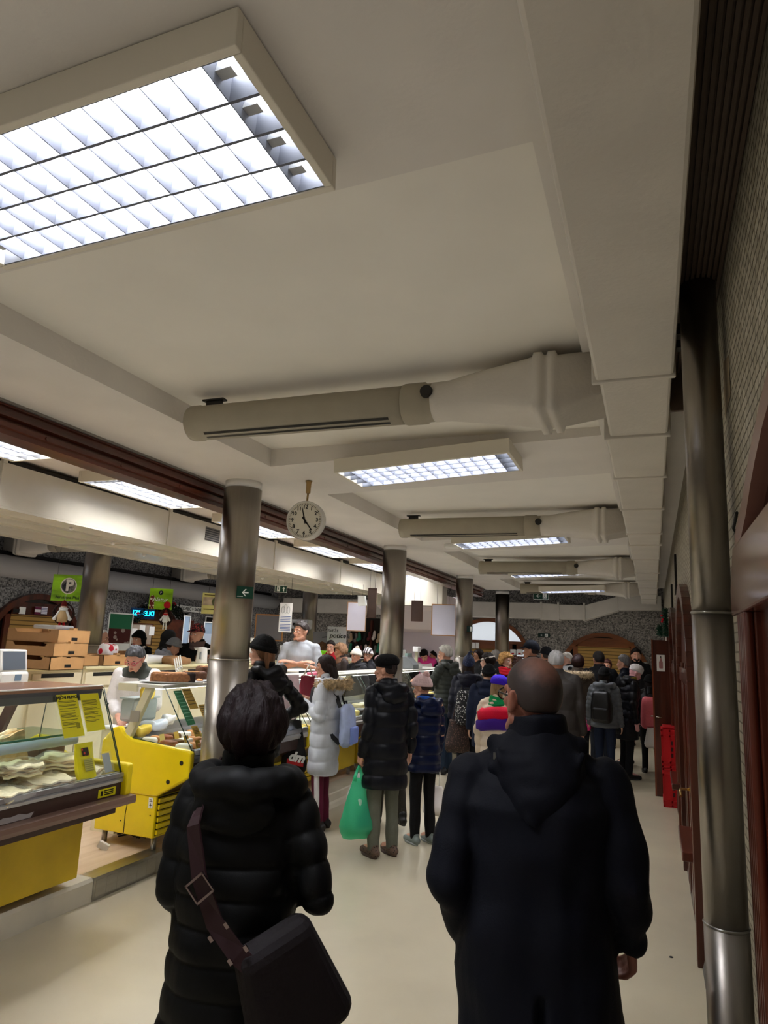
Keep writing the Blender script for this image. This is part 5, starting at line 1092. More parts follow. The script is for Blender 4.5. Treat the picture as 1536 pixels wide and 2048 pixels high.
# stickers, flag notices on the first arch
for k, (px, mt, lab) in enumerate(((33, M('notice_black', '#1a1a1a', .5), 'dark sticker on the first arch of the left wall, leftmost'), (45, m_wht, 'white square sticker on the first arch of the left wall'), (76, M_stripes('flag_print', '#e8e4e4', '#6b1f45', 12, 'z', .6, .5), 'red white printed notice on the first arch of the left wall'), (89, M_stripes('list_print', '#eceaf4', '#7d7aa0', 40, 'z', .6, .6), 'white printed list on the first arch of the left wall, rightmost'))):
    q = atX(px, 1221, -9.4); b = MB(); h = [.03, .055, .06, .06][k]; b.box((q.x-.005, q.y-.06, q.z-h), (q.x, q.y+.06, q.z+h)); o = b.build('notice', mt); tag(o, lab, 'notice')
# banner stands and posters in the far aisle
def poster(px, py, X, w, h, label, mats, cat='poster', name='poster', frame=None):
    q = atX(px, py, X); t = thing(name, label, cat, q); fxv = Vector((.35, 1, 0)).normalized(); nz = fxv.cross(Vector((0, 0, 1))); P = lambda u, v, o=0: Vector(q)+fxv*u+Vector((0, 0, v))+nz*o; n = len(mats)
    for k, m_ in enumerate(mats):
        v0 = -h/2+h*k/n; v1 = v0+h/n; b = MB(); b.add([P(-w/2, v0), P(w/2, v0), P(w/2, v1), P(-w/2, v1), P(-w/2, v0, -.02), P(w/2, v0, -.02), P(w/2, v1, -.02), P(-w/2, v1, -.02)], [(0, 1, 2, 3), (7, 6, 5, 4), (0, 4, 5, 1), (1, 5, 6, 2), (2, 6, 7, 3), (3, 7, 4, 0)]); b.build('picture_field', m_, t)
    b = MB()
    for u0, v0, u1, v1 in ((-w/2-.02, -h/2-.02, w/2+.02, -h/2), (-w/2-.02, h/2, w/2+.02, h/2+.02), (-w/2-.02, -h/2, -w/2, h/2), (w/2, -h/2, w/2+.02, h/2)): b.add([P(u0, v0, .01), P(u1, v0, .01), P(u1, v1, .01), P(u0, v1, .01)], [(0, 1, 2, 3)])
    b.build('frame', frame or m_wht, t); return t, P
ph1 = M_dots('photo_a', '#7a6a5a', '#b9b0a4', 9, .4); ph2 = M('poster_green', '#1f6a48', .5); ph3 = M_dots('photo_b', '#4a1a18', '#9a8a80', 10, .35)
poster(238, 1272, -8.3, .40, .72, 'tall white framed poster with green and red pictures beside the white haired man', [m_wht, ph3, ph2])
poster(276, 1268, -8.9, .55, .36, 'beige notice board with papers under the blue led board', [M('board_beige', '#a89888', .6)], 'board', 'notice_board', m_wood)
for k, (px, py, lab) in enumerate(((268, 1266, 'white sheet pinned on the beige notice board, left'), (284, 1259, 'white sheet pinned on the beige notice board, right upper'), (303, 1262, 'white roll of paper beside the beige notice board'))):
    q = atX(px, py, -8.7); b = MB(); b.box((q.x, q.y-.07, q.z-.08), (q.x+.01, q.y+.07, q.z+.08)); o = b.build('paper_sheet', m_white_p); tag(o, lab, 'paper')
poster(360, 1264, -8.6, .55, .42, 'dark brown wooden rack board behind the customers in dark hoods', [m_woodx], 'board', 'wooden_board', m_wood)
poster(372, 1262, -8.4, .12, .55, 'narrow pale blue poster right of the brown board', [M('pale_blue', '#9fb6cc', .5)])
poster(420, 1268, -8.0, .28, .42, 'pale blue printed poster right of the smiling man in the plaid cap', [M('pale_blue2', '#c3d0e0', .5), M('pale_blue', '#9fb6cc', .5)])
# hanging boards in the middle
q = atD(571, 1235, 10.0); fx, nz = view_axes(q.x, q.y); fx = Vector((.97, .22, 0)); W_, H_ = .19, .42
t, P = sign_panel('hanging_poster', 'narrow white hanging poster with a line drawing and blue text', q, fx, W_, H_, .004, m_white_p, [('text_lines', M('blue_ink', '#5a6ea0', .6), [[(-.4, .02-k*.055), (.4, .02-k*.055), (.4, .045-k*.055), (-.4, .045-k*.055)] for k in range(4)]+[[(-.42, -.25-k*.05), (.42, -.25-k*.05), (.42, -.225-k*.05), (-.42, -.225-k*.05)] for k in range(5)])], rods=((.35,), 2.64))
b = MB()
for cx_, cy_, rx, ry in ((-.045, .11, .02, .05), (-.005, .125, .022, .065), (.04, .11, .02, .05)): b.tube([P(cx_+rx*cos(a), cy_+ry*sin(a), .004) for a in [2*pi*k/24 for k in range(25)]], .0015, 4)
b.build('line_drawing', m_navy, t)
q = atD(713, 1233, 11.0); fx = Vector((.97, .22, 0)); sign_panel('hanging_board', 'blank white hanging board in a thin wooden frame, left of the second column', q, fx, .29, .44, .012, M('board_white', '#dad8e6', .5), [], (M('thin_wood', '#b08a68', .5), .012), rods=((-.3, .3), 2.66))
q = atD(887, 1240, 12.0); sign_panel('hanging_board', 'blank white hanging board in a thin wooden frame, left of the third column', q, fx, .40, .52, .012, M('board_white', '#dad8e6', .5), [], (M('thin_wood2', '#b5814e', .5), .014), rods=((-.3, .3), 3.0))
m_bb = M('brown_back', '#3f2c22', .6, var=.15, scale=10)
for px, py, D_, w, h, lab in ((744, 1206, 10.9, .13, .46, 'brown back of a hanging board just left of the second column'), (834, 1222, 11.3, .18, .33, 'brown back of a hanging board right of the second column'), (892, 1233, 12.8, .17, .30, 'brown back of a hanging board overlapping the third column')):
    q = atD(px, py, D_); sign_panel('hanging_board', lab, q, fx, w, h, .014, m_bb, [], (m_woodx, .006), rods=((-.3, .3), 3.0))
q = atD(722, 1204, 10.6); b = MB(); b.prism([(q.x-.05, q.z-.06), (q.x+.08, q.z-.05), (q.x+.05, q.z+.10), (q.x-.06, q.z+.10)], 'y', q.y, q.y+.06); o = b.build('white_bracket', m_wht); tag(o, 'white angled bracket hanging in front of the blank white board', 'bracket')
# 'sveže potice' board with pastry picture, and its neighbour
q = atD(673, 1278, 13.0); t, P = sign_panel('pastry_board', 'grey board with handwritten black lettering behind the customers left of the second column', q, fx, .37, .46, .02, M('board_grey', '#b4b2b6', .6), []); text_mb('SVEŽE', .075, face_T(P(-.07, .15, .004), fx, (0, 0, 1)), 'lettering', m_black, t); text_mb('potice', .125, face_T(P(.02, .06, .004), fx, (.25, .05, 1)), 'lettering', m_black, t, bold=.002, shear=.2); text_mb('DOMA', .05, face_T(P(.08, -.1, .004), fx, (0, 0, 1)), 'lettering', m_black, t)
q = atD(641, 1283, 13.2); sign_panel('pastry_board', 'grey board with a picture of a brown pastry right of the tall column', q, fx, .30, .36, .02, M('board_grey2', '#77757c', .6), [('pastry_picture', m_choc, [[(-.4, -.45), (.45, -.45), (.45, -.1), (.1, .02), (-.35, -.2)]]), ('script_line', m_black, [[(.1, .2), (.45, .24), (.45, .28), (.1, .24)]])])
# framed dark screen behind appliance, wall clutter shelf behind second column
q = atD(538, 1255, 11.5); sign_panel('framed_board', 'grey board in an orange wooden frame behind the white appliance', q, fx, .45, .40, .02, M('board_grey2', '#77757c', .6), [], (M('thin_wood2', '#b5814e', .5), .02))
t = thing('kitchen_vent', 'grey wall heater unit with a dark display above the seller head', 'heater', atD(593, 1249, 13)); q = atD(597, 1248, 13); b = MB(); b.rbox((q.x-.2, q.y, q.z-.09), (q.x+.2, q.y+.2, q.z+.09), .03); b.build('housing', M('heater_grey', '#a8a8ac', .4), t); b = MB(); b.box((q.x-.12, q.y-.006, q.z-.03), (q.x+.08, q.y, q.z+.02)); b.build('display', m_black, t)
# goods rack of dark slippers and gloves behind the second column
t = thing('goods_rack', 'dark rack with hanging gloves and slippers behind the second column', 'rack', (-6.5, 13.2, 0)); qa = atY(700, 1300, 13.6); qb = atY(775, 1300, 13.6)
b = MB(); b.box((qa.x, 13.6, .14), (qb.x, 13.7, 2.25)); b.build('back_panel', M('rack_dark', '#1b1613', .7), t)
for px in (712, 742, 768):
    q = atY(px, 1300, 13.55); b = MB(); b.box((q.x-.02, 13.5, .14), (q.x+.02, 13.58, 2.2)); b.build('upright', m_wood, t)
rg = random.Random(5); mm = [M('glove_beige', '#a08a70', .8), M('glove_grey', '#5f5b58', .8), M('glove_teal', '#1f6a50', .7), M('glove_black', '#141416', .7), M('glove_wine', '#4a1a20', .8), M('glove_pale', '#b9aea4', .8)]
for k in range(16):
    q = atY(702+(k % 8)*9.5+rg.uniform(-2, 2), 1272+(k//8)*24+rg.uniform(-3, 3), 13.5); b = MB(); b.cap((q.x, 13.48, q.z+.05), (q.x+rg.uniform(-.02, .02), 13.48, q.z-.06), .028, .034); b.ell((q.x-.02, 13.46, q.z-.08), (.035, .03, .04)); o = b.build('glove', mm[k % 6])
    tag(o, f'{["beige", "grey", "green", "black", "red", "pale"][k % 6]} glove on the dark rack, {["upper", "lower"][k//8]} row, {["first", "second", "third", "fourth", "fifth", "sixth", "seventh", "eighth"][k % 8]} from its left end', 'glove', 'gloves on the dark rack')
# shelves with jars at the third column and white boxed goods in the lit arch
q0 = atY(1005, 1325, 16.2)
for k in range(4):
    q = atY(1012+k*13.5, 1304, 16.2); b = MB(); b.rbox((q.x-.06, 16.2, q.z-.07), (q.x+.06, 16.3, q.z+.06), .008); o = b.build('goods_box', m_white_p); tag(o, f'white box with red print in the far arch, {["first", "second", "third", "fourth"][k]} from the farthest column', 'box', 'white goods boxes in the far arch'); s_ = MB(); s_.box((q.x-.03, 16.198, q.z-.05), (q.x+.03, 16.2, q.z-.02)); s_.build('red_print', M('badge_red', '#b5121f', .4), o)
t = thing('goods_shelf', 'shelf board under the white goods boxes in the far arch', 'shelf', q0); q1 = atY(1062, 1313, 16.2); q0 = atY(1003, 1313, 16.2); b = MB(); b.box((q0.x, 16.15, q1.z-.04), (q1.x, 16.4, q1.z-.01)); b.build('board', m_woodx, t); b = MB(); b.box((q0.x, 16.2, .0), (q0.x+.05, 16.35, q1.z-.03)); b.box((q1.x-.05, 16.2, .0), (q1.x, 16.35, q1.z-.03)); b.build('leg', m_woodx, t)
for k in range(3):
    q = atY(937+k*8, 1291, 16.3); b = MB(); b.box((q.x-.04, 16.38, q.z-.07), (q.x+.04, 16.40, q.z+.07)); o = b.build('pinned_paper', m_white_p); tag(o, f'white paper pinned in the far lit arch, {["first", "second", "third"][k]} from the third column', 'paper', 'papers pinned in the far arch')
# ================================================================ PEOPLE
m_eye_w = M('eye_white', '#d8d4ce', .3); m_eye_d = M('eye_dark', '#1a100c', .25)
def skinmat(c): return M('skin_'+c.strip('#'), c, .5, var=.06, scale=25)
def cloth(name, c, rough=.75, bump=.25, bs=120, sheen=.1, var=.08): return M('cloth_'+name, c, rough, var=var, scale=14, bump=bump, bscale=bs, sheen=0, spec=.22)
ARMS = {  # (elbow, wrist) offsets from the shoulder; x is outwards, y forwards
 'down': ((.055, -.02, -.30), (.075, .05, -.555)), 'relax': ((.07, -.05, -.29), (.10, .03, -.54)), 'bent': ((.06, -.03, -.29), (-.02, .20, -.24)), 'hold': ((.05, .0, -.29), (-.06, .22, -.17)),
 'pocket': ((.13, -.09, -.27), (.07, .06, -.46)), 'hip': ((.20, -.12, -.25), (.03, .05, -.38)), 'give': ((.04, .12, -.24), (-.02, .37, -.20)), 'cross': ((.075, .07, -.275), (-.25, .20, -.19)), 'work': ((.05, .08, -.28), (-.10, .27, -.36)),
 'front': ((.09, .0, -.29), (-.08, .17, -.34)), 'chest': ((.03, .08, -.27), (-.13, .16, -.02)),
}
def hand_prims(b, wr, d, palm_n, s, curl, thumb_side):
    """palm + five jointed fingers; d = direction of the hand, palm_n = where the palm faces, thumb_side = lateral unit vector"""
    d = d.normalized(); pn = (palm_n-d*palm_n.dot(d)).normalized(); lat = d.cross(pn); lat = lat if lat.dot(thumb_side) > 0 else -lat
    b.cap(wr-d*.02*s, wr+d*.015*s, .026*s, .027*s)
    for u in (-.026, -.009, .009, .026): b.cap(wr+d*.012*s+lat*u*.7*s, wr+d*.082*s+lat*u*s, .0165*s, .0125*s)
    for i, u in enumerate((.030, .010, -.010, -.029)):
        L = (.040, .045, .042, .033)[i]*s; p = wr+d*.086*s+lat*u*s; dr = (d+lat*u*1.4).normalized(); a = curl[0]
        for j, f in enumerate((1., .72, .55)):
            dr2 = (dr*cos(a)+pn*sin(a)).normalized(); q = p+dr2*L*f; b.cap(p, q, (.0098-.0011*j)*s, (.0090-.0011*j)*s, 10); p = q; a += curl[1]
    t0 = wr+d*.022*s+lat*.028*s; td = (d*.55+lat*.75+pn*.35).normalized(); t1 = t0+td*.042*s; td2 = (d*.85+lat*.22+pn*.45).normalized(); t2 = t1+td2*.034*s; t3 = t2+(td2*.8+pn*.4).normalized()*.026*s
    b.cap(t0, t1, .0145*s, .0115*s, 10); b.cap(t1, t2, .011*s, .0100*s, 10); b.cap(t2, t3, .0098*s, .0082*s, 10)
HL = [(-1, -.60), (-.45, -.58), (-.12, -.34), (.10, -.02), (.42, .12), (.70, .44), (1, .56)]
def lerp_tab(tab, x): return np.interp(x, [a for a, _ in tab], [b for _, b in tab])
def hair_shell(hl=HL, thick=.010, rough=.004, seed=1, nu=72, nv=54, rad=(.0785, .0995, .101), top=0., freq=60, str_=(1, 1, .25), back=0., parting=0.):
    """grid sphere that stands off the skull where there is hair and dives under the skin elsewhere"""
    b = MB(); b.ell((0, 0, 0), (1, 1, 1), nu, nv); me = b.mesh('h', []); d = get_co(me); d /= np.linalg.norm(d, axis=1)[:, None]
    line = lerp_tab(hl, d[:, 1]); k = np.clip((d[:, 2]-line)/.10, -1, 1); r = np.array(rad)
    off = np.where(k > 0, thick*np.minimum(1, k*1.6)**.6, -.03*np.minimum(1, -k*2))
    off += np.where(k > 0, rough*wavy(d, freq/10., seed, str_)+rough*.6*wavy(d, freq/3.2, seed+3, str_), 0)
    off += np.where(k > 0, top*np.clip(d[:, 2], 0, 1)**2+back*np.clip(-d[:, 1], 0, 1)*np.clip(1-abs(d[:, 2]), 0, 1), 0)
    if parting: off -= np.where(k > 0, parting*np.exp(-((d[:, 0]-.3)/.05)**2)*(d[:, 2] > .5), 0)
    set_co(me, d*(r+off[:, None])+np.array((0, -.006, .022))); return me
class Fig: pass
def person(label, px=None, top=None, D=None, X=None,  yaw=0, h=None, floor=0., lean=0., head=(0, 0, 0), build=1., arms=('down', 'down'), legs='stand', skin='#c99b80', female=False, voxel=.012, hat_h=0., shz=.818,
           coat=None, trousers='#1c1f26', shoes='#141414', hair=None, hat=None, face=True, curl=((.25, .3), (.25, .3)), scarf=None, glasses=None, pos=None, detail=False, hands=True, group=None, apron=None, sole='#2a2a2a', trim=None, stripes=None):
    """a whole standing figure: one continuous body, with clothes, hair and headwear as children. yaw 0 looks along +y, 90 looks along -x"""
    f = Fig(); lr = radians(lean)
    if pos is None:
        P = atD(px, top, D) if X is None else atX(px, top, X)
        if h is None: h = (P.z-floor-hat_h)/(.53+.47*cos(lr))
    s = h/1.75; sw = (.178 if female else .198)*s*(.6+.4*build); zh = .53*h; zs_ = shz*h; hc = h-.114*s
    up_ = Vector((0, 0, 1))
    def bend(p):
        p = Vector(p); t = max(0., min(1., (p.z-zh+.10*s)/(.25*s)))
        if not lean or t <= 0: return p
        q = p-Vector((0, 0, zh)); a = -lr*t; return Vector((q.x, q.y*cos(a)-q.z*sin(a), q.y*sin(a)+q.z*cos(a)))+Vector((0, 0, zh))
    headc0 = Vector((0, .018*s, hc)); neck0 = Vector((0, -.015*s, .855*h)); hr = [radians(v) for v in head]
    Rh = Matrix.Rotation(-lr*.75, 4, 'X') @ Matrix.Rotation(hr[0], 4, 'Z') @ Matrix.Rotation(-hr[1], 4, 'X') @ Matrix.Rotation(hr[2], 4, 'Y')
    nb = bend(neck0); HT = Matrix.Translation(nb) @ Rh @ Matrix.Translation(headc0-neck0) @ Matrix.Scale(s*(.98 if female else 1.0), 4)   # head space -> figure space
    if pos is None:
        tip = Matrix.Rotation(radians(yaw), 4, 'Z') @ (HT @ Vector((0, 0, .12))); base = Vector((P.x-tip.x, P.y-tip.y, floor))
    else: base = Vector((pos[0], pos[1], floor))
    root = thing('person', label, 'person', (0, 0, 0), group); f.root = root; f.h = h; f.s = s; f.HT = HT; f.bend = bend; f.zs = zs_; f.sw = sw; f.base = base
    # ---------- skeleton
    f.sh = {}; f.el = {}; f.wr = {}
    for i, sg in enumerate((-1, 1)):
        e, w = ARMS[arms[i]] if isinstance(arms[i], str) else arms[i]
        sh0 = Vector((sg*sw, -.012*s, zs_)); f.sh[sg] = bend(sh0)
        f.el[sg] = bend(sh0+Vector((sg*e[0], e[1], e[2]))*s); f.wr[sg] = bend(sh0+Vector((sg*w[0], w[1], w[2]))*s)
    st = {'stand': ((0, 0), (0, 0)), 'step': ((.16, 0), (-.20, .07)), 'stepr': ((-.20, .07), (.16, 0)), 'wide': ((.05, 0), (-.05, 0))}[legs]
    f.hp = {}; f.kn = {}; f.an = {}
    for i, sg in enumerate((-1, 1)):
        dy, dz = st[i]; f.hp[sg] = Vector((sg*.088*s*build, 0, .515*h)); f.an[sg] = Vector((sg*.095*s, dy*s-.02*s, .048*h+dz)); f.kn[sg] = (f.hp[sg]+f.an[sg])/2+Vector((0, .02*s+(.05*s if dz else 0), .01*h))
    # ---------- body, one surface
    b = MB()
    for sg in (-1, 1):
        b.cap(f.hp[sg], f.kn[sg], .075*s, .052*s); b.cap(f.kn[sg], f.an[sg], .05*s, .036*s); b.cap(f.an[sg], f.an[sg]+Vector((0, .14*s, -.035*s)), .036*s, .028*s)
        b.cap(f.sh[sg], f.el[sg], .047*s*build, .037*s); b.cap(f.el[sg], f.wr[sg], .037*s, .025*s)
    tor = [(.50, .125, .10), (.56, .14, .105), (.62, .125, .095), (.70, .14, .105), (.77, .15, .105), (.81, .15, .085), (.835, .09, .065), (.85, .055, .055)]
    R_ = []
    for z, rx, ry in tor: R_.append([bend((rx*s*build*cos(a), ry*s*build*sin(a)-.005*s, z*h)) for a in [2*pi*k/20 for k in range(20)]])
    b.rings(R_); b.cap(f.sh[-1], f.sh[1], .05*s, .05*s)
    b.cap(nb+Vector((0, 0, -.02*s)), HT @ Vector((0, -.02, -.07)), .056*s*(.9 if female else 1.05), .054*s*(.86 if female else 1.05))
    H = MB()                                          # head in head space
    jw = .9 if female else 1.
    H.ell((0, -.008, .022), (.0765, .097, .098), 24, 18); H.ell((0, .022, -.045), (.062*jw, .068, .072), 20, 14); H.ell((0, .055, -.088), (.036*jw, .030, .024), 14, 10)
    for sg in (-1, 1):
        H.cap((sg*.030, .070, -.102), (sg*.058*jw, .0, -.066), .018, .022, 10); H.ell((sg*.040, .066, -.022), (.022, .018, .018), 12, 8); H.cap((sg*.012, .089, .022), (sg*.048, .074, .020), .0105, .0105, 8)
        if not (hair and hair.get('style') in ('long', 'bob', 'curly')): H.ell((sg*.083, -.012, -.010), (.0135, .021, .033), 12, 10); H.cap((sg*.092, -.023, .014), (sg*.091, -.019, -.016), .009, .008, 8); H.cap((sg*.084, -.004, -.030), (sg*.080, .004, -.042), .008, .007, 8)
        H.ell((sg*.011, .098, -.040), (.0085, .010, .008), 8, 6)
    H.cap((0, .090, .012), (0, .112, -.036), .0085, .0125, 10)
    H.ell((0, .090, -.062), (.022, .010, .0055), 12, 8); H.ell((0, .088, -.072), (.020, .010, .0065), 12, 8); H.ell((0, .082, -.052), (.020, .012, .014), 10, 8)
    b.add([HT @ Vector(v) for v in H.v], H.f)
    for i, sg in enumerate((-1, 1)):
        if not hands: break
        d = (f.wr[sg]-f.el[sg]).normalized(); c = curl[i]
        if abs(d.z) > .75: pn = Vector((-sg, .15, 0)); ts = Vector((0, 1, 0))
        else: pn = Vector((-sg*.6, .0, -.6)); ts = Vector((-sg*.3, .2, 1))
        hand_prims(b, f.wr[sg], d, pn, s*(.93 if female else 1.02), c, ts)
    bm_ = remesh(b, voxel if not detail else min(voxel, .0058), 2 if detail else 3, .5)
    puton(bm_, 'body', skinmat(skin), root)
    def hp(b, name, mat): 
        me = b.mesh(name, [mat] if not isinstance(mat, list) else mat); me.transform(HT); o = bpy.data.objects.new(name, me); COL.objects.link(o); adopt(o, root); return o
    if face:
        for sg in (-1, 1):
            b = MB(); b.ell((sg*.031, .0775, -.004), (.0155, .010, .0085), 12, 10, 0); b.ell((sg*.031, .0835, -.004), (.0066, .0052, .0066), 10, 8, 1); hp(b, 'eye', [m_eye_w, m_eye_d])
            b = MB(); b.tube([(sg*.014, .094, .019), (sg*.030, .0905, .0245), (sg*.049, .078, .020)], [.0030, .0038, .0022], 6); hp(b, 'eyebrow', M('brow_dark', '#3a2a20', .8) if not hair or hair.get('c', '#3a2a20') > '#8' is False else M('brow_dark', '#3a2a20', .8))
        b = MB(); b.ell((0, .0955, -.0635), (.0215, .0062, .0042), 12, 8); b.ell((0, .0940, -.0718), (.019, .0066, .0050), 12, 8); hp(b, 'lips', M('lips_'+('f' if female else 'm'), '#a8524c' if female else '#a06a5c', .4))
    # ---------- trousers and shoes
    if trousers:
        b = MB(); b.ell((0, 0, .515*h), (.165*s*build, .12*s*build, .085*s), 20, 12)
        for sg in (-1, 1): b.cap(f.hp[sg], f.kn[sg], .093*s*build, .068*s*(.6+.4*build)); b.cap(f.kn[sg], f.an[sg]+Vector((0, 0, -.0*s)), .066*s*(.6+.4*build), .054*s)
        me = remesh(b, max(voxel, .010), 3); p = get_co(me); n = get_no(me)
        p += n*(wavy(p, 26, 5, (1, 1, .8))*.0045*s)[:, None]; p[:, 2] = np.maximum(p[:, 2], .028*h); set_co(me, p); puton(me, 'trousers', trousers if not isinstance(trousers, str) else cloth('tr'+trousers.strip('#'), trousers), root)
        if stripes:
            for sg in (-1, 1):
                b = MB(); o = Vector((sg*.058*s, 0.0, 0)); b.cap(f.kn[sg]+o+Vector((0, 0, .12*s)), f.an[sg]+Vector((sg*.040*s, 0, .02*s)), .030*s, .026*s); me = b.mesh('st', []); puton(me, 'side_stripe', cloth('stripe', stripes), root)
    if shoes:
        for sg in (-1, 1):
            a = f.an[sg]; zf = a.z-.048*h; b = MB(); b.cap((a.x, a.y-.045*s, zf+.045*s), (a.x, a.y+.02*s, zf+.06*s), .043*s, .048*s); b.cap((a.x, a.y+.0*s, zf+.045*s), (a.x+sg*.012*s, a.y+.165*s, zf+.030*s), .046*s, .036*s); b.cap((a.x, a.y-.01*s, zf+.05*s), (a.x, a.y-.01*s, zf+.10*s), .046*s, .046*s)
            me = remesh(b, .010, 2); p = get_co(me); p[:, 2] = np.maximum(p[:, 2], zf+.012); set_co(me, p); o = puton(me, 'shoe', shoes if not isinstance(shoes, str) else M('shoe_'+shoes.strip('#'), shoes, .5, bump=.2, bscale=80), root)
            b = MB(); R_ = []
            for z in (0, .022*s): R_.append([(a.x+sg*.006*s+.048*s*cos(t)*(1-.15*(sin(t) < 0)), a.y+.058*s+.128*s*sin(t), zf+z) for t in [2*pi*k/20 for k in range(20)]])
            b.rings(R_); b.build('sole', M('sole_'+sole.strip('#'), sole, .7), root)
    # ---------- coat
    if coat: make_coat(f, root, coat, voxel, build, female)
    # ---------- hair
    if hair:
        hm = M('hair_'+hair['c'].strip('#'), hair['c'], hair.get('rough', .55), spec=.22, var=.3, scale=60, bump=.5, bscale=150, stretch=(1, 1, .12)); st_ = hair.get('style', 'short')
        kw = {'short': dict(thick=.010, rough=.0035), 'buzz': dict(thick=.0025, rough=.0008), 'thick': dict(thick=.020, rough=.006, top=.008), 'curly': dict(thick=.030, rough=.014, freq=95, str_=(1, 1, 1)), 'long': dict(thick=.013, rough=.003), 'bob': dict(thick=.020, rough=.004, back=.012), 'bald': dict(thick=.006, rough=.003)}[st_]
        hl = hair.get('hl') or {'bald': [(-1, -.6), (-.4, -.55), (0, -.2), (.1, .35), (.3, .6), (.6, 1.2), (1, 1.3)], 'bob': [(-1, -.75), (-.4, -.75), (-.05, -.65), (.20, -.42), (.45, .12), (.7, .38), (1, .42)], 'long': [(-1, -.8), (-.4, -.8), (0, -.7), (.2, -.45), (.45, .12), (.7, .40), (1, .50)]}.get(st_, HL)
        me = hair_shell(hl, seed=sum(map(ord, label)) % 997, **{**kw, **hair.get('kw', {})}); me.transform(HT); puton(me, 'hair', hair.get('mat') or hm, root)
        if st_ in ('long', 'curlylong') or hair.get('drop'):
            L = hair.get('drop', .26); b = MB(); R_ = []
            for k in range(9):
                t = k/8; wd = .083*(1-.10*t)+.012*sin(t*3); dp = .055*(1-.35*t); R_.append([(wd*hair.get('wide', 1.)*cos(a), -.055-(.018+hair.get('out', 0))*t+dp*sin(a)*(1 if sin(a) < 0 else .55), .03-L*t) for a in [2*pi*q/36 for q in range(36)]])
            b.rings(R_); me = b.mesh('l', []); p = get_co(me); n = get_no(me); p += n*(wavy(p, 110, 3, (1, 1, .1))*.004+wavy(p, 50, 8, (1, 1, .3))*.004)[:, None]; set_co(me, p); me.transform(HT); puton(me, 'hair_length', hm, root)
        if hair.get('fringe'):
            b = MB()
            for k in range(13): x = (k-6)*.0105; b.cap((x*.8, .062, .098-.4*abs(x)), (x, .098-2.2*x*x*9, .030-.3*abs(x)), .009, .006, 8)
            hp(b, 'fringe', hm)
        if hair.get('beard'):
            b = MB(); b.ell((0, .042, -.075), (.058, .056, .045), 20, 14); me = b.mesh('b', []); p = get_co(me); p[:, 2] = np.minimum(p[:, 2], -.062+.35*np.abs(p[:, 0])); set_co(me, p); me.transform(HT); puton(me, 'beard', hm, root)
    # ---------- hats
    if hat: make_hat(f, root, hat, hp)
    if glasses:
        b = MB(); gm = M('glasses_'+glasses.strip('#'), glasses, .3)
        for sg in (-1, 1):
            c = Vector((sg*.034, .103, -.004)); b.tube([c+Vector((.026*cos(a), -.010*abs(cos(a))*0, .019*sin(a))) for a in [2*pi*k/20 for k in range(21)]], .0026, 6); b.tube([(sg*.060, .101, .004), (sg*.078, .06, .005), (sg*.083, -.004, .002), (sg*.083, -.02, -.016)], .0026, 6)
        b.tube([(-.010, .105, .0), (0, .108, .003), (.010, .105, 0)], .0022, 6); hp(b, 'glasses', gm)
        b = MB()
        for sg in (-1, 1): b.rings([[(sg*.034+.025*cos(a), .1025, -.004+.018*sin(a)) for a in [2*pi*k/16 for k in range(16)]], [(sg*.034+.025*cos(a), .1035, -.004+.018*sin(a)) for a in [2*pi*k/16 for k in range(16)]]])
        hp(b, 'lens', M_glass('lens_glass', (.92, .9, .9), .06) if 'lens_glass' not in MATS else MATS['lens_glass'])
    if scarf:
        b = MB(); c0 = nb+Vector((0, .012*s, -.035*s))
        for k in range(3): b.tube([c0+Vector(((.082+.008*k)*s*cos(a), (.082+.010*k)*s*sin(a), (.055-.038*k)*s+.010*s*sin(2*a+k))) for a in [2*pi*q/26 for q in range(27)]], .026*s, 10)
        me = remesh(b, .009, 2); puton(me, 'scarf', cloth('sc'+scarf.strip('#'), scarf), root)
    root.location = base; root.rotation_euler = (0, 0, radians(yaw)); f.W = Matrix.Translation(base) @ Matrix.Rotation(radians(yaw), 4, 'Z')
    return f
def seg_dist(p, a, b):
    a = np.array(a); d = np.array(b)-a; t = np.clip(((p-a)@d)/(d@d), 0, 1); return np.linalg.norm(p-a-t[:, None]*d, axis=1), t
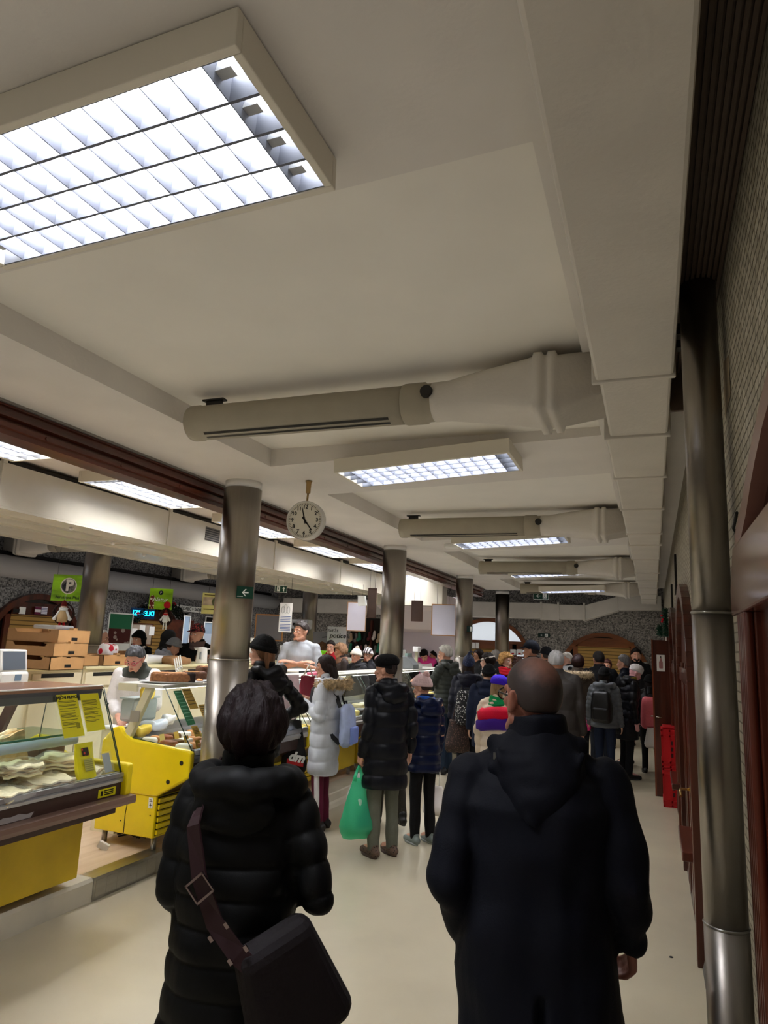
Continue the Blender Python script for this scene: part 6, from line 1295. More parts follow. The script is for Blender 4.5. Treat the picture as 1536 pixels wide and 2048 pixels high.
def make_coat(f, root, c, voxel, build, female):
    """torso loft + sleeves + hood joined into one garment, then quilted or wrinkled"""
    s, h, bend = f.s, f.h, f.bend; fit = c.get('fit', 1.)*(.55+.45*build); hem = c.get('hem', .42); sl = c.get('sleeve', 1.); puff = c.get('puff', 0); fl = c.get('flare', 1.)
    b = MB(); prof = [(hem, .205*fl, .150*fl), (hem+.03, .208*fl, .153*fl), (.50, .205, .150), (.56, .20, .148), (.62, .188, .140), (.70, .198, .147), (.76, .203, .148), (.80, .195-c.get('slope', 0), .125), (.825, .145-c.get('slope', 0)*.5, .10), (.845, .088, .085), (.862, .078, .080)]
    prof = [q for i, q in enumerate(prof) if i < 2 or q[0] > hem+.04]
    if hem > .5: prof[0] = (hem, .186*fl, .138*fl); prof[1] = (hem+.025, .192*fl, .142*fl)
    R_ = []
    for z, rx, ry in prof:
        k = fit if z < .82 else 1; R_.append([bend((rx*s*k*math.copysign(abs(cos(a))**.85, cos(a)), ry*s*k*sin(a)-.008*s, z*h)) for a in [2*pi*q/32 for q in range(32)]])
    b.rings(R_); k = .5+.5*fit
    for sg in (-1, 1):
        e = f.sh[sg]; b.cap(e, f.el[sg], .067*s*k, .057*s*k); w = f.el[sg].lerp(f.wr[sg], max(.02, min(1, sl*2-1)) if sl < 1 else .99)
        if sl >= .5: b.cap(f.el[sg], w, .056*s*k, .046*s*k)
    b.cap(f.sh[-1].lerp(f.sh[1], .12), f.sh[-1].lerp(f.sh[1], .88), .062*s, .062*s)
    for sg in (-1, 1): b.cap(f.sh[sg].lerp(f.sh[-sg], .06), bend((sg*.06*s, -.01*s, .85*h)), .058*s, .05*s)
    hd = c.get('hood')
    if hd == 'up':
        me_ = MB(); me_.ell((0, -.018, .015), (.108, .118, .130), 24, 18); me_.ell((0, -.03, -.09), (.11, .10, .10), 20, 14); b.add([f.HT @ Vector(v) for v in me_.v], me_.f)
    if c.get('collar', 1): 
        b.rings([[bend((r*s*cos(a), r*s*sin(a)-.012*s, z*h)) for a in [2*pi*q/24 for q in range(24)]] for z, r in ((.825, .115), (.845, .100), (.870+c.get('cu', 0)*.5, .090), (.895+c.get('cu', 0), .084))])
    vx = c.get('voxel', max(.009, voxel*.9)); me = remesh(b, vx, 3); p = get_co(me); n = get_no(me)
    dd = []; 
    for sg in (-1, 1):
        d1, t1 = seg_dist(p, f.sh[sg], f.el[sg]); d2, t2 = seg_dist(p, f.el[sg], f.wr[sg]); L1 = (f.el[sg]-f.sh[sg]).length; L2 = (f.wr[sg]-f.el[sg]).length
        dd.append((np.minimum(d1, d2), np.where(d1 < d2, t1*L1, L1+t2*L2)))
    arm = np.zeros(len(p), bool); u = p[:, 2].copy()
    for d, t in dd: m_ = (d < .10*s) & (np.abs(p[:, 0]) > f.sw*.92); u = np.where(m_, t, u); arm |= m_
    if puff:
        ph = u/puff; q = np.abs(np.sin(pi*ph+.35*wavy(p, 6, 3)))**.55; amp = c.get('amp', .013); p = p+n*((q-.75)*amp+wavy(p, 38, 6)*.0035)[:, None]
    wr = c.get('wrinkle', .006); p = p+n*(wavy(p, 15, c.get('seed', 2), (1, 1, .55))*wr+wavy(p, 34, 9, (1, 1, .7))*wr*.5)[:, None]
    if not puff:
        ph = (u*24+2*wavy(p, 5, 4)); p = p+n*(np.where(arm, np.abs(np.sin(ph))**2*.006-.002, 0))[:, None]
    if c.get('vent'):
        g_ = np.exp(-(p[:, 0]/(.011*s))**2)*(p[:, 1] < 0)*np.clip((.50*h-p[:, 2])/(.03*h), 0, 1); p[:, 1] += g_*.05*s
    set_co(me, p); mt = c['mat'] if 'mat' in c else cloth('co'+c['c'].strip('#'), c['c'], c.get('rough', .5 if puff else .8), .06 if puff else .12, 220); o = puton(me, c.get('name', 'coat'), mt, root); f.coat = o
    if hd in ('down', 'fur', 'drape'):
        b = MB(); q = c.get('hs', 1.)
        if hd == 'drape':
            R_ = []
            for z, y, wx, dy in ((.888, -.06, .075, .035), (.872, -.075, .115, .05), (.85, -.095, .145, .06), (.82, -.115, .155, .06), (.79, -.128, .140, .055), (.765, -.135, .105, .045), (.742, -.138, .060, .032), (.728, -.136, .02, .015)):
                R_.append([bend((wx*s*cos(a_), y*s+dy*s*sin(a_)+.06*s*(abs(cos(a_))**3), z*h)) for a_ in [2*pi*q_/28 for q_ in range(28)]])
            b.rings(R_)
            for sg in (-1, 1): b.cap(bend((sg*.125*s, -.03*s, .855*h)), bend((sg*.085*s, .055*s, .85*h)), .034*s, .028*s); b.cap(bend((sg*.12*s, -.11*s, .85*h)), bend((sg*.02*s, -.172*s, .745*h)), .016*s, .012*s)
        else:
            for k in range(9):
                a0 = pi*(1.02+.96*k/8); a1 = pi*(1.02+.96*min(8, k+1)/8); r0 = (.135+.012*sin(k))*s*q
                b.cap(bend((r0*cos(a0), -.035*s+.115*s*sin(a0)*q, .845*h+.012*s*sin(k*2.1))), bend((r0*cos(a1), -.035*s+.115*s*sin(a1)*q, .845*h+.012*s*sin(k*2.1+2.1))), .047*s*q, .047*s*q)
            b.ell(bend((0, -.14*s, .80*h)), (.14*s*q, .055*s, .075*s*q), 20, 14)
            for sg in (-1, 1): b.cap(bend((sg*.13*s, -.03*s, .85*h)), bend((sg*.075*s, .075*s, .84*h)), .042*s, .032*s)
        mh = remesh(b, vx, 3); ph_ = get_co(mh); nh = get_no(mh); ph_ += nh*(wavy(ph_, 26, 31, (1, 1, 1.6))*.009+wavy(ph_, 60, 8)*.003)[:, None]; set_co(mh, ph_); puton(mh, 'hood', mt, root)
    if hd == 'fur' or c.get('fur'):
        fm = M('fur_'+c.get('furc', '#a08a68').strip('#'), c.get('furc', '#a08a68'), .8, var=.5, scale=30); rg = random.Random(4); b = MB(); N_ = c.get('furn', 420)*2
        for k in range(N_):
            a = rg.uniform(0, 2*pi); fr_ = c.get('fr', 1.); x = .150*s*fr_*cos(a); y = -.075*s+.120*s*fr_*sin(a); z = .835*h-.02*s+(.03*s if y < -.05*s else -.0)+rg.uniform(-.034, .034)
            if y > .02*s and abs(x) < .07*s: continue
            pnt = bend((x+rg.uniform(-.015, .015), y+rg.uniform(-.015, .015), z)); out = Vector((cos(a), sin(a), 0)); d = (out*rg.uniform(.2, 1)+Vector((rg.uniform(-.7, .7), rg.uniform(-.7, .7), rg.uniform(-.9, .7)))).normalized(); b.cyl(pnt, pnt+d*rg.uniform(.025, .052)*s*fr_, .0050*s, .001, 4)
        for k in range(24):
            a, a2 = 2*pi*k/24, 2*pi*(k+1)/24; f1 = c.get('fr', 1.); g = lambda a_: bend((.145*s*f1*cos(a_), -.075*s+.115*s*f1*sin(a_), .835*h-.02*s+(.03*s if sin(a_) < .2 else 0)))
            if sin(a) < .75: b.cap(g(a), g(a2), .046*s, .046*s, 12)
        b.build('fur_trim', fm, root)
    if c.get('zip'):
        b = MB(); 
        for z in np.linspace(hem+.01, .84, 30): pass
def make_hat(f, root, hat, hp):
    k = hat['k']; c = hat['c']; m = hat.get('mat') or cloth('hat'+c.strip('#'), c, .85, .5, 60)
    if k in ('beanie', 'bobble', 'knit'):
        HB = [(-1, -.28), (0, -.06), (.5, .18), (1, .30)]; b = MB(); me = hair_shell(HB, thick=hat.get('thick', .017), rough=.001, top=hat.get('top', .012), seed=5); p = get_co(me); 
        if k != 'beanie' or hat.get('rib'):
            a = np.arctan2(p[:, 0], p[:, 1]); r_ = np.cos(a*22)*.0028; dxy = p.copy(); dxy[:, 2] = 0; dxy /= np.maximum(.02, np.linalg.norm(dxy, axis=1))[:, None]; p = p+dxy*r_[:, None]; set_co(me, p)
        me.transform(f.HT); puton(me, 'hat', m, root)
        b = MB(); R_ = []
        for o, z0 in ((.0005, -.014), (.007, -.010), (.008, .022), (.0, .028)):
            R_.append([((.0965+o)*cos(a), (.1165+o)*sin(a)-.006, .022+z0+(.022*sin(a)+.006)) for a in [2*pi*q/40 for q in range(40)]])
        b.rings(R_, caps if False else 0, False, False); hp(b, 'hat_brim', m)
        if k == 'bobble':
            b = MB(); b.ell(hat.get('pom', (0, -.02, .16)), (.038, .038, .036), 26, 20); me = b.mesh('p', []); p = get_co(me); p += get_no(me)*(wavy(p, 260, 4)*.005)[:, None]; set_co(me, p); me.transform(f.HT); puton(me, 'pompom', M('pom_'+hat.get('pc', c).strip('#'), hat.get('pc', c), .9, bump=.8, bscale=200), root)
    elif k == 'beret':
        T = Matrix.Translation((0, -.012, .088)) @ Matrix.Rotation(radians(hat.get('tilt', -8)), 4, 'X') @ Matrix.Rotation(radians(hat.get('roll', 6)), 4, 'Y'); b = MB(); w = hat.get('w', 1.)
        b.lathe([(.0, .066), (.05*w, .062), (.092*w, .042), (.116*w, .008), (.117*w, -.018), (.104, -.044), (.090, -.054), (.087, -.045)], (0, 0, 0), 36); me = b.mesh('h', []); p = get_co(me); p[:, 1] *= 1.06; p += get_no(me)*(wavy(p, 25, 3)*.004)[:, None]; set_co(me, p); me.transform(f.HT @ T); puton(me, 'hat', m, root)
        b = MB(); b.cap((0, 0, .05), (.004, -.004, .068), .004, .003, 8); me = b.mesh('s', []); me.transform(f.HT @ T); puton(me, 'hat_stem', m, root)
        b = MB(); b.rings([[((.082+o)*cos(a), (.102+o)*sin(a)-.006, .022+z+.016*sin(a)) for a in [2*pi*q/36 for q in range(36)]] for o, z in ((0, -.002), (.006, .0), (.007, .03), (0, .036))], 0, False, False); hp(b, 'hat_band', m)
    elif k == 'cap':
        HB = [(-1, -.15), (0, .05), (.5, .2), (1, .26)]; me = hair_shell(HB, thick=.020, rough=.001, top=hat.get('top', .010), seed=5); me.transform(f.HT); puton(me, 'hat', m, root)
        b = MB(); R_ = []
        for q in range(9):
            a = pi*(.12+.76*q/8); R_.append([((.092)*cos(a), .098*sin(a), .046), ((.095)*cos(a), .10*sin(a), .054), (.112*cos(a), .168*sin(a), .040), (.110*cos(a), .165*sin(a), .034)])
        b.rings(R_, smooth=True); hp(b, 'hat_peak', m)
    elif k == 'gnome':
        HB = [(-1, -.35), (0, -.10), (.5, .16), (1, .28)]; me = hair_shell(HB, thick=.018, rough=.001, top=.03, seed=5); me.transform(f.HT); puton(me, 'hat', m, root)
        b = MB(); b.tube([(0, -.02, .09), (0, -.025, .14), (0, -.03, .175), (.0, -.035, .20), (.02, -.05, .215), (.055, -.06, .21), (.08, -.065, .195)], [.075, .05, .026, .012, .010, .009, .008], 14); hp(b, 'hat_tail', m)
    elif k == 'earflap':
        HB = [(-1, -.6), (-.3, -.6), (.1, -.5), (.4, -.05), (.6, .2), (1, .32)]; me = hair_shell(HB, thick=.030, rough=.010, seed=5, freq=120); me.transform(f.HT); puton(me, 'hat', m, root)
    elif k == 'band':
        b = MB(); b.rings([[((.088+o)*cos(a), (.108+o)*sin(a)-.006, .05+z+.03*-sin(a)) for a in [2*pi*q/36 for q in range(36)]] for o, z in ((0, -.012), (.008, -.008), (.008, .012), (0, .016))], 0, False, False); hp(b, 'headband', m)
def strap_on(f, pts, w, mat, name, parent):
    pts = [Vector(p) for p in pts]; b = MB(); R_ = []
    for i, p in enumerate(pts):
        d = (pts[min(i+1, len(pts)-1)]-pts[max(0, i-1)]).normalized(); o = Vector((p.x, p.y, 0)).normalized() if Vector((p.x, p.y, 0)).length > .01 else Vector((0, 1, 0)); sd = d.cross(o).normalized(); R_.append([p+sd*w/2+o*.003, p-sd*w/2+o*.003, p-sd*w/2-o*.003, p+sd*w/2-o*.003])
    b.rings(R_, smooth=False); return b.build(name, mat, parent)
def backpack(f, label, mat, w=.30, hh=.42, d=.14, z=.60, y=-.165, strap=None, pocket=None, tilt=0, x=0.):
    """a pack on the wearer's back; built in the wearer's own space and then moved with it"""
    s = f.s; t = thing('backpack', label, 'backpack', (0, 0, 0)); z0 = z*f.h; y0 = y*s
    b = MB(); b.rbox((-w/2+x, y0-d, z0-hh/2), (w/2+x, y0, z0+hh/2), .06, n=4); me = b.mesh('b', []); 
    import bmesh
    bm = bmesh.new(); bm.from_mesh(me); bmesh.ops.subdivide_edges(bm, edges=[e for e in bm.edges if e.calc_length() > .06], cuts=5, use_grid_fill=True); bm.to_mesh(me); bm.free()
    p = get_co(me); zz = (p[:, 2]-(z0-hh/2))/hh; p[:, 0] = x+(p[:, 0]-x)*(1-.22*np.clip(zz-.5, 0, 1)*2*.8); p[:, 1] = y0+(p[:, 1]-y0)*(1-.35*np.clip(zz-.4, 0, 1)); p += get_no(me)*(wavy(p, 24, 7)*.006)[:, None]; set_co(me, p); puton(me, 'pack_body', mat, t)
    b = MB(); b.rbox((-w*.36+x, y0-d-.03, z0-hh*.42), (w*.36+x, y0-d+.02, z0-hh*.02), .02); b.build('front_pocket', pocket or mat, t)
    for sg in (-1, 1): strap_on(f, [f.bend(q) for q in ((x+sg*.09*s, y0+.0, z0+hh*.42), (sg*.10*s, -.09*s, .85*f.h), (sg*.105*s, .0, .862*f.h), (sg*.12*s, .115*s, .80*f.h), (sg*.15*s, .13*s, .70*f.h), (sg*.16*s, .02, .62*f.h), (x+sg*.12*s, y0-.02, z0-hh*.40))], .05*s, strap or mat, 'strap', t)
    b = MB(); b.tube([(x-.04, y0-.03, z0+hh*.48), (x-.03, y0-.03, z0+hh*.55), (x+.03, y0-.03, z0+hh*.55), (x+.04, y0-.03, z0+hh*.48)], .008, 6); b.build('grab_loop', strap or mat, t)
    t.location = f.base; t.rotation_euler = f.root.rotation_euler; return t
def late(o, f):
    o.parent = f.root; o.location = (0, 0, 0); return o
# ================================================================ THE CROWD
def at_hand(f, sg): return f.W @ (f.wr[sg]+(f.wr[sg]-f.el[sg]).normalized()*.085*f.s)
# ---- foreground couple, seen from behind
man = person('person in a long navy hooded coat and glasses walking away, largest figure at right', 1068, 1322, 2.12, yaw=14, head=(30, -4, 0), build=.97, shz=.800, detail=True, legs='step', arms=(((.055, -.06, -.28), (.02, .05, -.45)), ((.045, -.08, -.255), (.075, .02, -.43))), curl=((.4, .5), (.75, .75)), skin='#94604f',
   coat=dict(c='#070a14', hem=.385, hood='drape', fit=1.16, slope=.02, vent=1, cu=.015, wrinkle=.013, voxel=.0085, seed=12, rough=.75), trousers='#07080b', shoes='#0c0c0c', glasses='#101014',
   hair=dict(c='#3a3431', style='buzz'))
hb = bpy.data.materials.new('hair_buzz_thinning'); hb.use_nodes = True; nt = hb.node_tree; bs = nt.nodes['Principled BSDF']; bs.inputs['Roughness'].default_value = .6
tc = nt.nodes.new('ShaderNodeTexCoord'); vd = nt.nodes.new('ShaderNodeVectorMath'); vd.operation = 'DISTANCE'; cpt = man.HT @ Vector((.0, -.055, .112)); vd.inputs[1].default_value = cpt
nz_ = nt.nodes.new('ShaderNodeTexNoise'); nz_.inputs['Scale'].default_value = 60; ad = nt.nodes.new('ShaderNodeMath'); ad.operation = 'MULTIPLY_ADD'; ad.inputs[1].default_value = .035
rp = nt.nodes.new('ShaderNodeValToRGB'); rp.color_ramp.elements[0].position = .04; rp.color_ramp.elements[1].position = .105; rp.color_ramp.elements[0].color = (*lin('#7d5648'), 1); rp.color_ramp.elements[1].color = (*lin('#352c29'), 1)
for a_, b_ in ((tc.outputs['Object'], vd.inputs[0]), (tc.outputs['Object'], nz_.inputs['Vector']), (nz_.outputs['Fac'], ad.inputs[0]), (vd.outputs['Value'], ad.inputs[2]), (ad.outputs[0], rp.inputs[0]), (rp.outputs[0], bs.inputs['Base Color'])): nt.links.new(a_, b_)
for o in man.root.children:
    if o.name.startswith('hair'): o.data.materials[0] = hb
b = MB(); c_ = man.bend((-.125*man.s, -.085*man.s, .842*man.h)); b.box(c_-Vector((.008, .002, .014)), c_+Vector((.008, .004, .004))); o = b.build('shoulder_tab', M('tab_grey', '#55524c', .5), None); o.parent = man.root
wom = person('person with short dark hair in a black puffer coat walking away, largest figure at left', 508, 1390, 2.15, yaw=14, head=(10, -4, 0), female=True, build=.98, shz=.805, detail=True, legs='stepr', arms=(((.035, -.03, -.28), (.0, .15, -.40)), ((.10, -.04, -.275), (-.02, .19, -.30))), skin='#8a5844',
   coat=dict(c='#040506', hem=.30, fit=1.08, flare=1.16, puff=.085, amp=.011, wrinkle=.007, voxel=.0085, rough=.62, hood='down', hs=1.06), trousers='#0b0b0d', shoes='#0c0c0c', hair=dict(c='#150b0d', style='bob', rough=.62, kw=dict(thick=.038, rough=.011, back=.018, top=.002, freq=75)))
# maroon shoulder bag with its strap across the black coat
t = thing('shoulder_bag', 'dark maroon shoulder bag hanging at the hip of the person in the black puffer coat', 'bag', (0, 0, 0)); s = wom.s; h_ = wom.h
m_mar = M('maroon_cloth', '#0c0407', .85, bump=.2, bscale=120); m_mar2 = M('maroon_strap', '#22090f', .6)
b = MB(); b.rbox((-.135, -.05, -.20), (.135, .05, .13), .05, n=4); me = b.mesh('b', []); p_ = get_co(me); p_[:, 0] *= np.where(p_[:, 2] < 0, 1.12, .86); set_co(me, p_); me.transform(Matrix.Translation((.20*s, -.11, .535*h_)) @ Matrix.Rotation(radians(34), 4, 'Z') @ Matrix.Rotation(radians(-24), 4, 'Y')); puton(me, 'bag_body', m_mar, t, False)
sp = [(-.085, .10, .80), (-.115, .02, .862), (-.105, -.10, .845), (-.10, -.205, .78), (-.06, -.222, .70), (.0, -.222, .63), (.08, -.225, .585), (.14, -.215, .56), (.19, -.18, .55)]
so = strap_on(wom, [(x*s, y*s*1.02, z*h_) for x, y, z in sp], .048, m_mar2, 'strap', t)
for (x, y, z) in ((-.05, -.23, .685), (.02, -.232, .62), (.085, -.232, .588)):
    b = MB(); c_ = Vector((x*s, y*s*1.02-.004, z*h_)); T = Matrix.Translation(c_) @ Matrix.Rotation(radians(-42), 4, 'Y')
    if z > .65:
        for a0, a1 in (((-.03, -.004, -.03), (.03, .004, -.024)), ((-.03, -.004, .024), (.03, .004, .03)), ((-.03, -.004, -.03), (-.026, .004, .03)), ((.026, -.004, -.03), (.03, .004, .03))): b.box(a0, a1, T=T)
    else:
        b.box((-.032, -.003, -.008), (-.022, .003, .008), T=T); b.build('buckle', M('buckle_metal', '#b9a9b0', .25, 1.), t); b = MB(); b.box((.022, -.003, -.008), (.032, .003, .008), T=T)
    b.build('buckle', M('buckle_metal', '#b9a9b0', .25, 1.), t)
t.location = wom.base; t.rotation_euler = wom.root.rotation_euler
# ---- at the counters on the left of the aisle
blk = person('person in a black beanie and black quilted jacket, hand on hip beside the nearest column', 527, 1277, 5.75, yaw=78, female=True, head=(24, 0, 0), arms=('bent', 'hip'), skin='#c29078', hat_h=.0, coat=dict(c='#0c0c0e', hem=.46, puff=.075, amp=.012, hood='down', rough=.42), trousers='#2c3c55', shoes='#1a1a1a',
   hair=dict(c='#6a4a33', style='long', drop=.20), hat=dict(k='beanie', c='#070708', thick=.02))
grl = person('person with long dark hair in a long pale grey coat with a fur hood', 652, 1312, 6.75, yaw=98, female=True, head=(0, 2, 0), detail=True, voxel=.007, arms=('hold', 'hold'), legs='stand', skin='#c08a70', build=.98,
   coat=dict(c='#b9bcc2', hem=.31, puff=.125, amp=.013, hood='fur', fit=1.02, rough=.5, furc='#b39c78', furn=1500, fr=1.25, wrinkle=.006), trousers='#5a1a30', stripes='#d8d4d4', shoes='#1b1718', sole='#2a1a18', hair=dict(c='#1f1310', style='long', drop=.33, out=.085, wide=1.12, fringe=True))
b = MB()
for sg in (-1, 1):
    a = grl.an[sg]
    for k in range(3): b.tube([(a.x+sg*.046, a.y+.03+k*.03, .035), (a.x+sg*.052, a.y+.06+k*.03, .065)], .005, 6)
o = b.build('shoe_stripe', M('orange_stripe', '#d0763a', .5), None); o.parent = grl.root
backpack(grl, 'pale blue and white backpack worn by the person in the pale grey coat', M('pale_blue_pack', '#a9b6d8', .45, var=.25, scale=6), .27, .40, .12, .60, -.19, M('black_strap', '#0d0d0f', .7), M('periwinkle', '#7d8fd0', .5))
hn = at_hand(grl, -1)
gw = grl.W
cb = gw @ Vector((.04, .31, .47)); vdir = Vector((cb.x, cb.y, 0)).normalized(); fx_ = Vector((vdir.y, -vdir.x, 0))
t, T = soft_bag('shopping_bag', 'black and white shopping bag with a red label beside the pale grey coat', cb, .25, .13, .50, M_dots('bag_bw', '#141210', '#e2e0de', 2.6, .33), 6, math.degrees(atan2(fx_.y, fx_.x)), .014, handles=.22, hmat=m_black, flat_top=.5)
pl = cb-vdir*.085+Vector((0, 0, .15))
b = MB(); b.add([pl+fx_*u+Vector((0, 0, v)) for u, v in ((-.06, -.045), (.10, -.075), (.10, -.030), (-.06, .0))], [(0, 1, 2, 3)]); b.build('red_label', M('badge_red', '#b5121f', .4), t)
text_mb('dm', .12, face_T(pl-vdir*.004+fx_*.03+Vector((0, 0, .012)), fx_+Vector((0, 0, -.15)), (0, 0, 1)), 'lettering', m_wht, t, bold=.006, shear=.25)
b = MB(); hh = at_hand(grl, -1); b.rbox(hh+Vector((-.05, -.03, -.01)), hh+Vector((.03, .03, .01)), .005); o = b.build('phone', m_black); tag(o, 'small dark phone held by the person in the pale grey coat', 'phone')
q = atX(633, 1390, -3.22)
soft_bag('tote_bag', 'wine red tote bag with a pale ring handle on the counter edge', Vector((-3.33, q.y, 1.05)), .30, .12, .34, M('wine_tote', '#7a1c2c', .6), 12, 80, .012, handles=.1, hmat=M('pale_ring', '#c9c0a8', .5), flat_top=.8)
q = atX(610, 1385, -3.22)
soft_bag('tote_bag', 'whitish pink fabric bag hanging on the counter edge left of the wine red tote', Vector((-3.34, q.y-.1, .98)), .30, .12, .42, M('pale_pink_fabric', '#cdb6b8', .7, var=.2, scale=9), 13, 80, .016, flat_top=.9)
t = thing('flat_parcel', 'flat black edged parcel lying on the counter top before the seller', 'parcel', (-3.7, 6.9, 1.36)); q = atZ(600, 1341, 1.37); b = MB(); b.rbox((q.x-.18, q.y-.25, 1.355), (q.x+.12, q.y+.3, 1.38), .01); b.build('parcel_body', m_white_p, t); b = MB(); b.box((q.x+.118, q.y-.25, 1.353), (q.x+.126, q.y+.3, 1.375)); b.build('black_edge', m_black, t)
q = atZ(640, 1347, 1.37); b = MB(); b.rbox((q.x-.1, q.y-.15, 1.355), (q.x+.12, q.y+.25, 1.385), .012); o = b.build('pink_parcel', M('pink_paper', '#d0607a', .5)); tag(o, 'flat pink parcel lying on the counter top behind the long haired girl', 'parcel')
olv = person('person in a dark olive jacket seen from behind, head hidden by the black beret', 770, 1328, 7.15, yaw=34, lean=16, legs='step', head=(30, 14, 0), coat=dict(c='#24221b', hem=.40, fit=1.12, wrinkle=.007, rough=.7), trousers='#2e2a22', shoes='#141312', hair=dict(c='#3a322c', style='short'), arms=('bent', 'bent'))
ber = person('person in a black beret and long black puffer coat holding a green bag', 772, 1312, 6.05, yaw=50, female=True, head=(38, 2, 0), detail=True, voxel=.0075, arms=(((.03, -.04, -.29), (.055, .035, -.555)), ('relax')), curl=((.9, .9), (.3, .3)), legs='stand', skin='#c08e76', hat_h=.012, build=1.03,
   coat=dict(c='#0d0f15', hem=.33, puff=.13, amp=.016, hood='down', fit=1.04, rough=.45), trousers='#5c5d52', shoes=M_dots('leopard_shoe', '#5a463a', '#15100e', 70, .35), sole='#4a3a34', hair=dict(c='#2a2220', style='short'), hat=dict(k='beret', c='#08080a', tilt=-6, roll=8))
gp = at_hand(ber, -1); gh = gp.z-.03
t, T = soft_bag('carrier_bag', 'green translucent plastic carrier bag with goods in it held by the person in the beret', Vector((gp.x, gp.y, gh-.55)), .29, .22, .46, M_film('green_film', '#4fe0ac', .5, .3), 8, 50, .016, flat_top=.30)
b = MB()
for sg in (-1, 1): b.tube([T @ Vector((sg*.035, 0, .44)), T @ Vector((sg*.03, 0, .48)), T @ Vector((sg*.015, 0, .53)), T @ Vector((0, 0, .56))], [.020, .015, .011, .009], 10)
b.build('handle', MATS['green_film'], t)
for k, (x, y, z, r, m_) in enumerate(((-.05, .0, .12, (.06, .05, .07), M('goods_pale', '#8fae98', .5)), (.05, .01, .13, (.055, .05, .09), M('goods_dark', '#4a5a50', .5)), (.0, .0, .27, (.05, .04, .06), M('goods_white', '#9fc4b0', .4)))):
    lump('packed_goods', ['pale wrapped item at the bottom of the green bag, left', 'dark wrapped item at the bottom of the green bag, right', 'white wrapped item on top inside the green bag'][k], T @ Vector((x, y, z-.08)), r, m_, 70+k, None, 'goods', .15)
q = atD(715, 1580, 6.6); soft_bag('white_bag', 'white plastic bag hanging behind the green carrier bag', Vector((q.x+.02, q.y, q.z-.13)), .22, .14, .28, M('white_film', '#eeeeee', .25), 9, 0, .014, flat_top=.5)
pom = person('person in a pale pink bobble hat and navy puffer coat holding a small white bag', 842, 1346, 6.45, yaw=48, female=True, head=(34, 10, 0), detail=True, voxel=.0075, hat_h=.03, arms=('bent', ((.025, -.03, -.28), (.03, .03, -.525))), curl=((.3, .3), (.55, .6)), legs='stand', skin='#c8957c', build=.88,
   coat=dict(c='#0e1630', hem=.42, puff=.085, amp=.015, hood='down', rough=.33), trousers='#0a0a0c', shoes='#6a7470', sole='#8a8f8c', scarf='#2a5ab0', hair=dict(c='#3a2a24', style='short'), hat=dict(k='bobble', c='#c4a8a6', pc='#c9a09c', thick=.022, pom=(.0, -.075, .135)))
gp = at_hand(pom, 1); t, T = soft_bag('white_bag', 'small white drawstring bag hanging from the hand of the person in the bobble hat', Vector((gp.x, gp.y, gp.z-.46)), .25, .16, .24, M('white_cloth', '#d9d2cc', .7), 14, 20, .010, flat_top=.35)
b = MB(); 
for sg in (-1, 1): b.tube([T @ Vector((sg*.02, 0, .23)), T @ Vector((sg*.025, 0, .34)), T @ Vector((sg*.012, 0, .46))], .006, 6)
b.build('cord', m_wht, t)
gry = person('grey haired person in a grey quilted jacket and jeans reaching over the counter', 890, 1292, 9.9, yaw=76, head=(8, 2, 0), arms=('give', ((.05, .10, -.26), (-.0, .34, -.26))), skin='#c8957c', build=1.06, voxel=.009, coat=dict(c='#3f433f', hem=.47, puff=.06, amp=.010, hood='down', rough=.4), trousers='#26364a', shoes='#14161a', hair=dict(c='#b9b6ae', style='short', kw=dict(thick=.014)))
# ---- sellers
sel = person('seller with short grey hair, pink glasses and a pale apron looking down', 268, 1288, 6.05, yaw=202, female=True, floor=.14, lean=6, head=(-6, 26, 0), detail=True, voxel=.007, arms=('work', 'work'), skin='#cf9c86', coat=dict(c='#3f423c', hem=.50, collar=1, sleeve=.9, wrinkle=.004, name='sweater'), trousers='#3a3a3c', shoes='#20201f', glasses='#d0305a', hair=dict(c='#4a4a4c', style='short', kw=dict(thick=.016, rough=.008, top=.008)))
# pale smock over it
def smock(f, mat, hem=.42, sleeves=True, neck=.80):
    s, h, bend = f.s, f.h, f.bend; b = MB(); R_ = []
    for z, rx, ry in ((hem, .225, .17), (.5, .218, .163), (.62, .208, .158), (.70, .212, .162), (.765, .215, .155), (neck, .20, .130), (neck+.014, .185, .118)): R_.append([bend((rx*s*cos(a), ry*s*sin(a)-.006*s, z*h)) for a in [2*pi*q/32 for q in range(32)]])
    b.rings(R_)
    if sleeves:
        for sg in (-1, 1): b.cap(f.sh[sg], f.el[sg], .073*s, .064*s); b.cap(f.el[sg], f.el[sg].lerp(f.wr[sg], .8), .062*s, .052*s)
    me = remesh(b, .010, 3); p = get_co(me); p += get_no(me)*(wavy(p, 18, 5, (1, 1, .5))*.008)[:, None]; set_co(me, p); return late(puton(me, 'apron', mat, None), f)
smock(sel, cloth('smock', '#cfcac6', .7))
b = MB(); hq = at_hand(sel, -1); hq2 = at_hand(sel, 1); c_ = (hq+hq2)/2; b.cap(c_+Vector((-.03, 0, .0)), c_+Vector((.11, -.02, .01)), .012, .010); o = b.build('red_pen', M('red_pen', '#d01828', .3)); tag(o, 'red pen in the hands of the seller with pink glasses', 'pen')
b = MB(); b.rbox(c_+Vector((-.12, -.12, -.07)), c_+Vector((.12, .12, -.045)), .006); o = b.build('paper_pad', m_white_p); tag(o, 'white pad under the hands of the seller with pink glasses', 'pad')
b = MB(); b.box((c_.x-.12, c_.y-.10, .14), (c_.x+.12, c_.y+.10, c_.z-.072)); o = b.build('side_stand', m_cream); tag(o, 'cream stand under the white pad in the gap between the counters', 'stand')
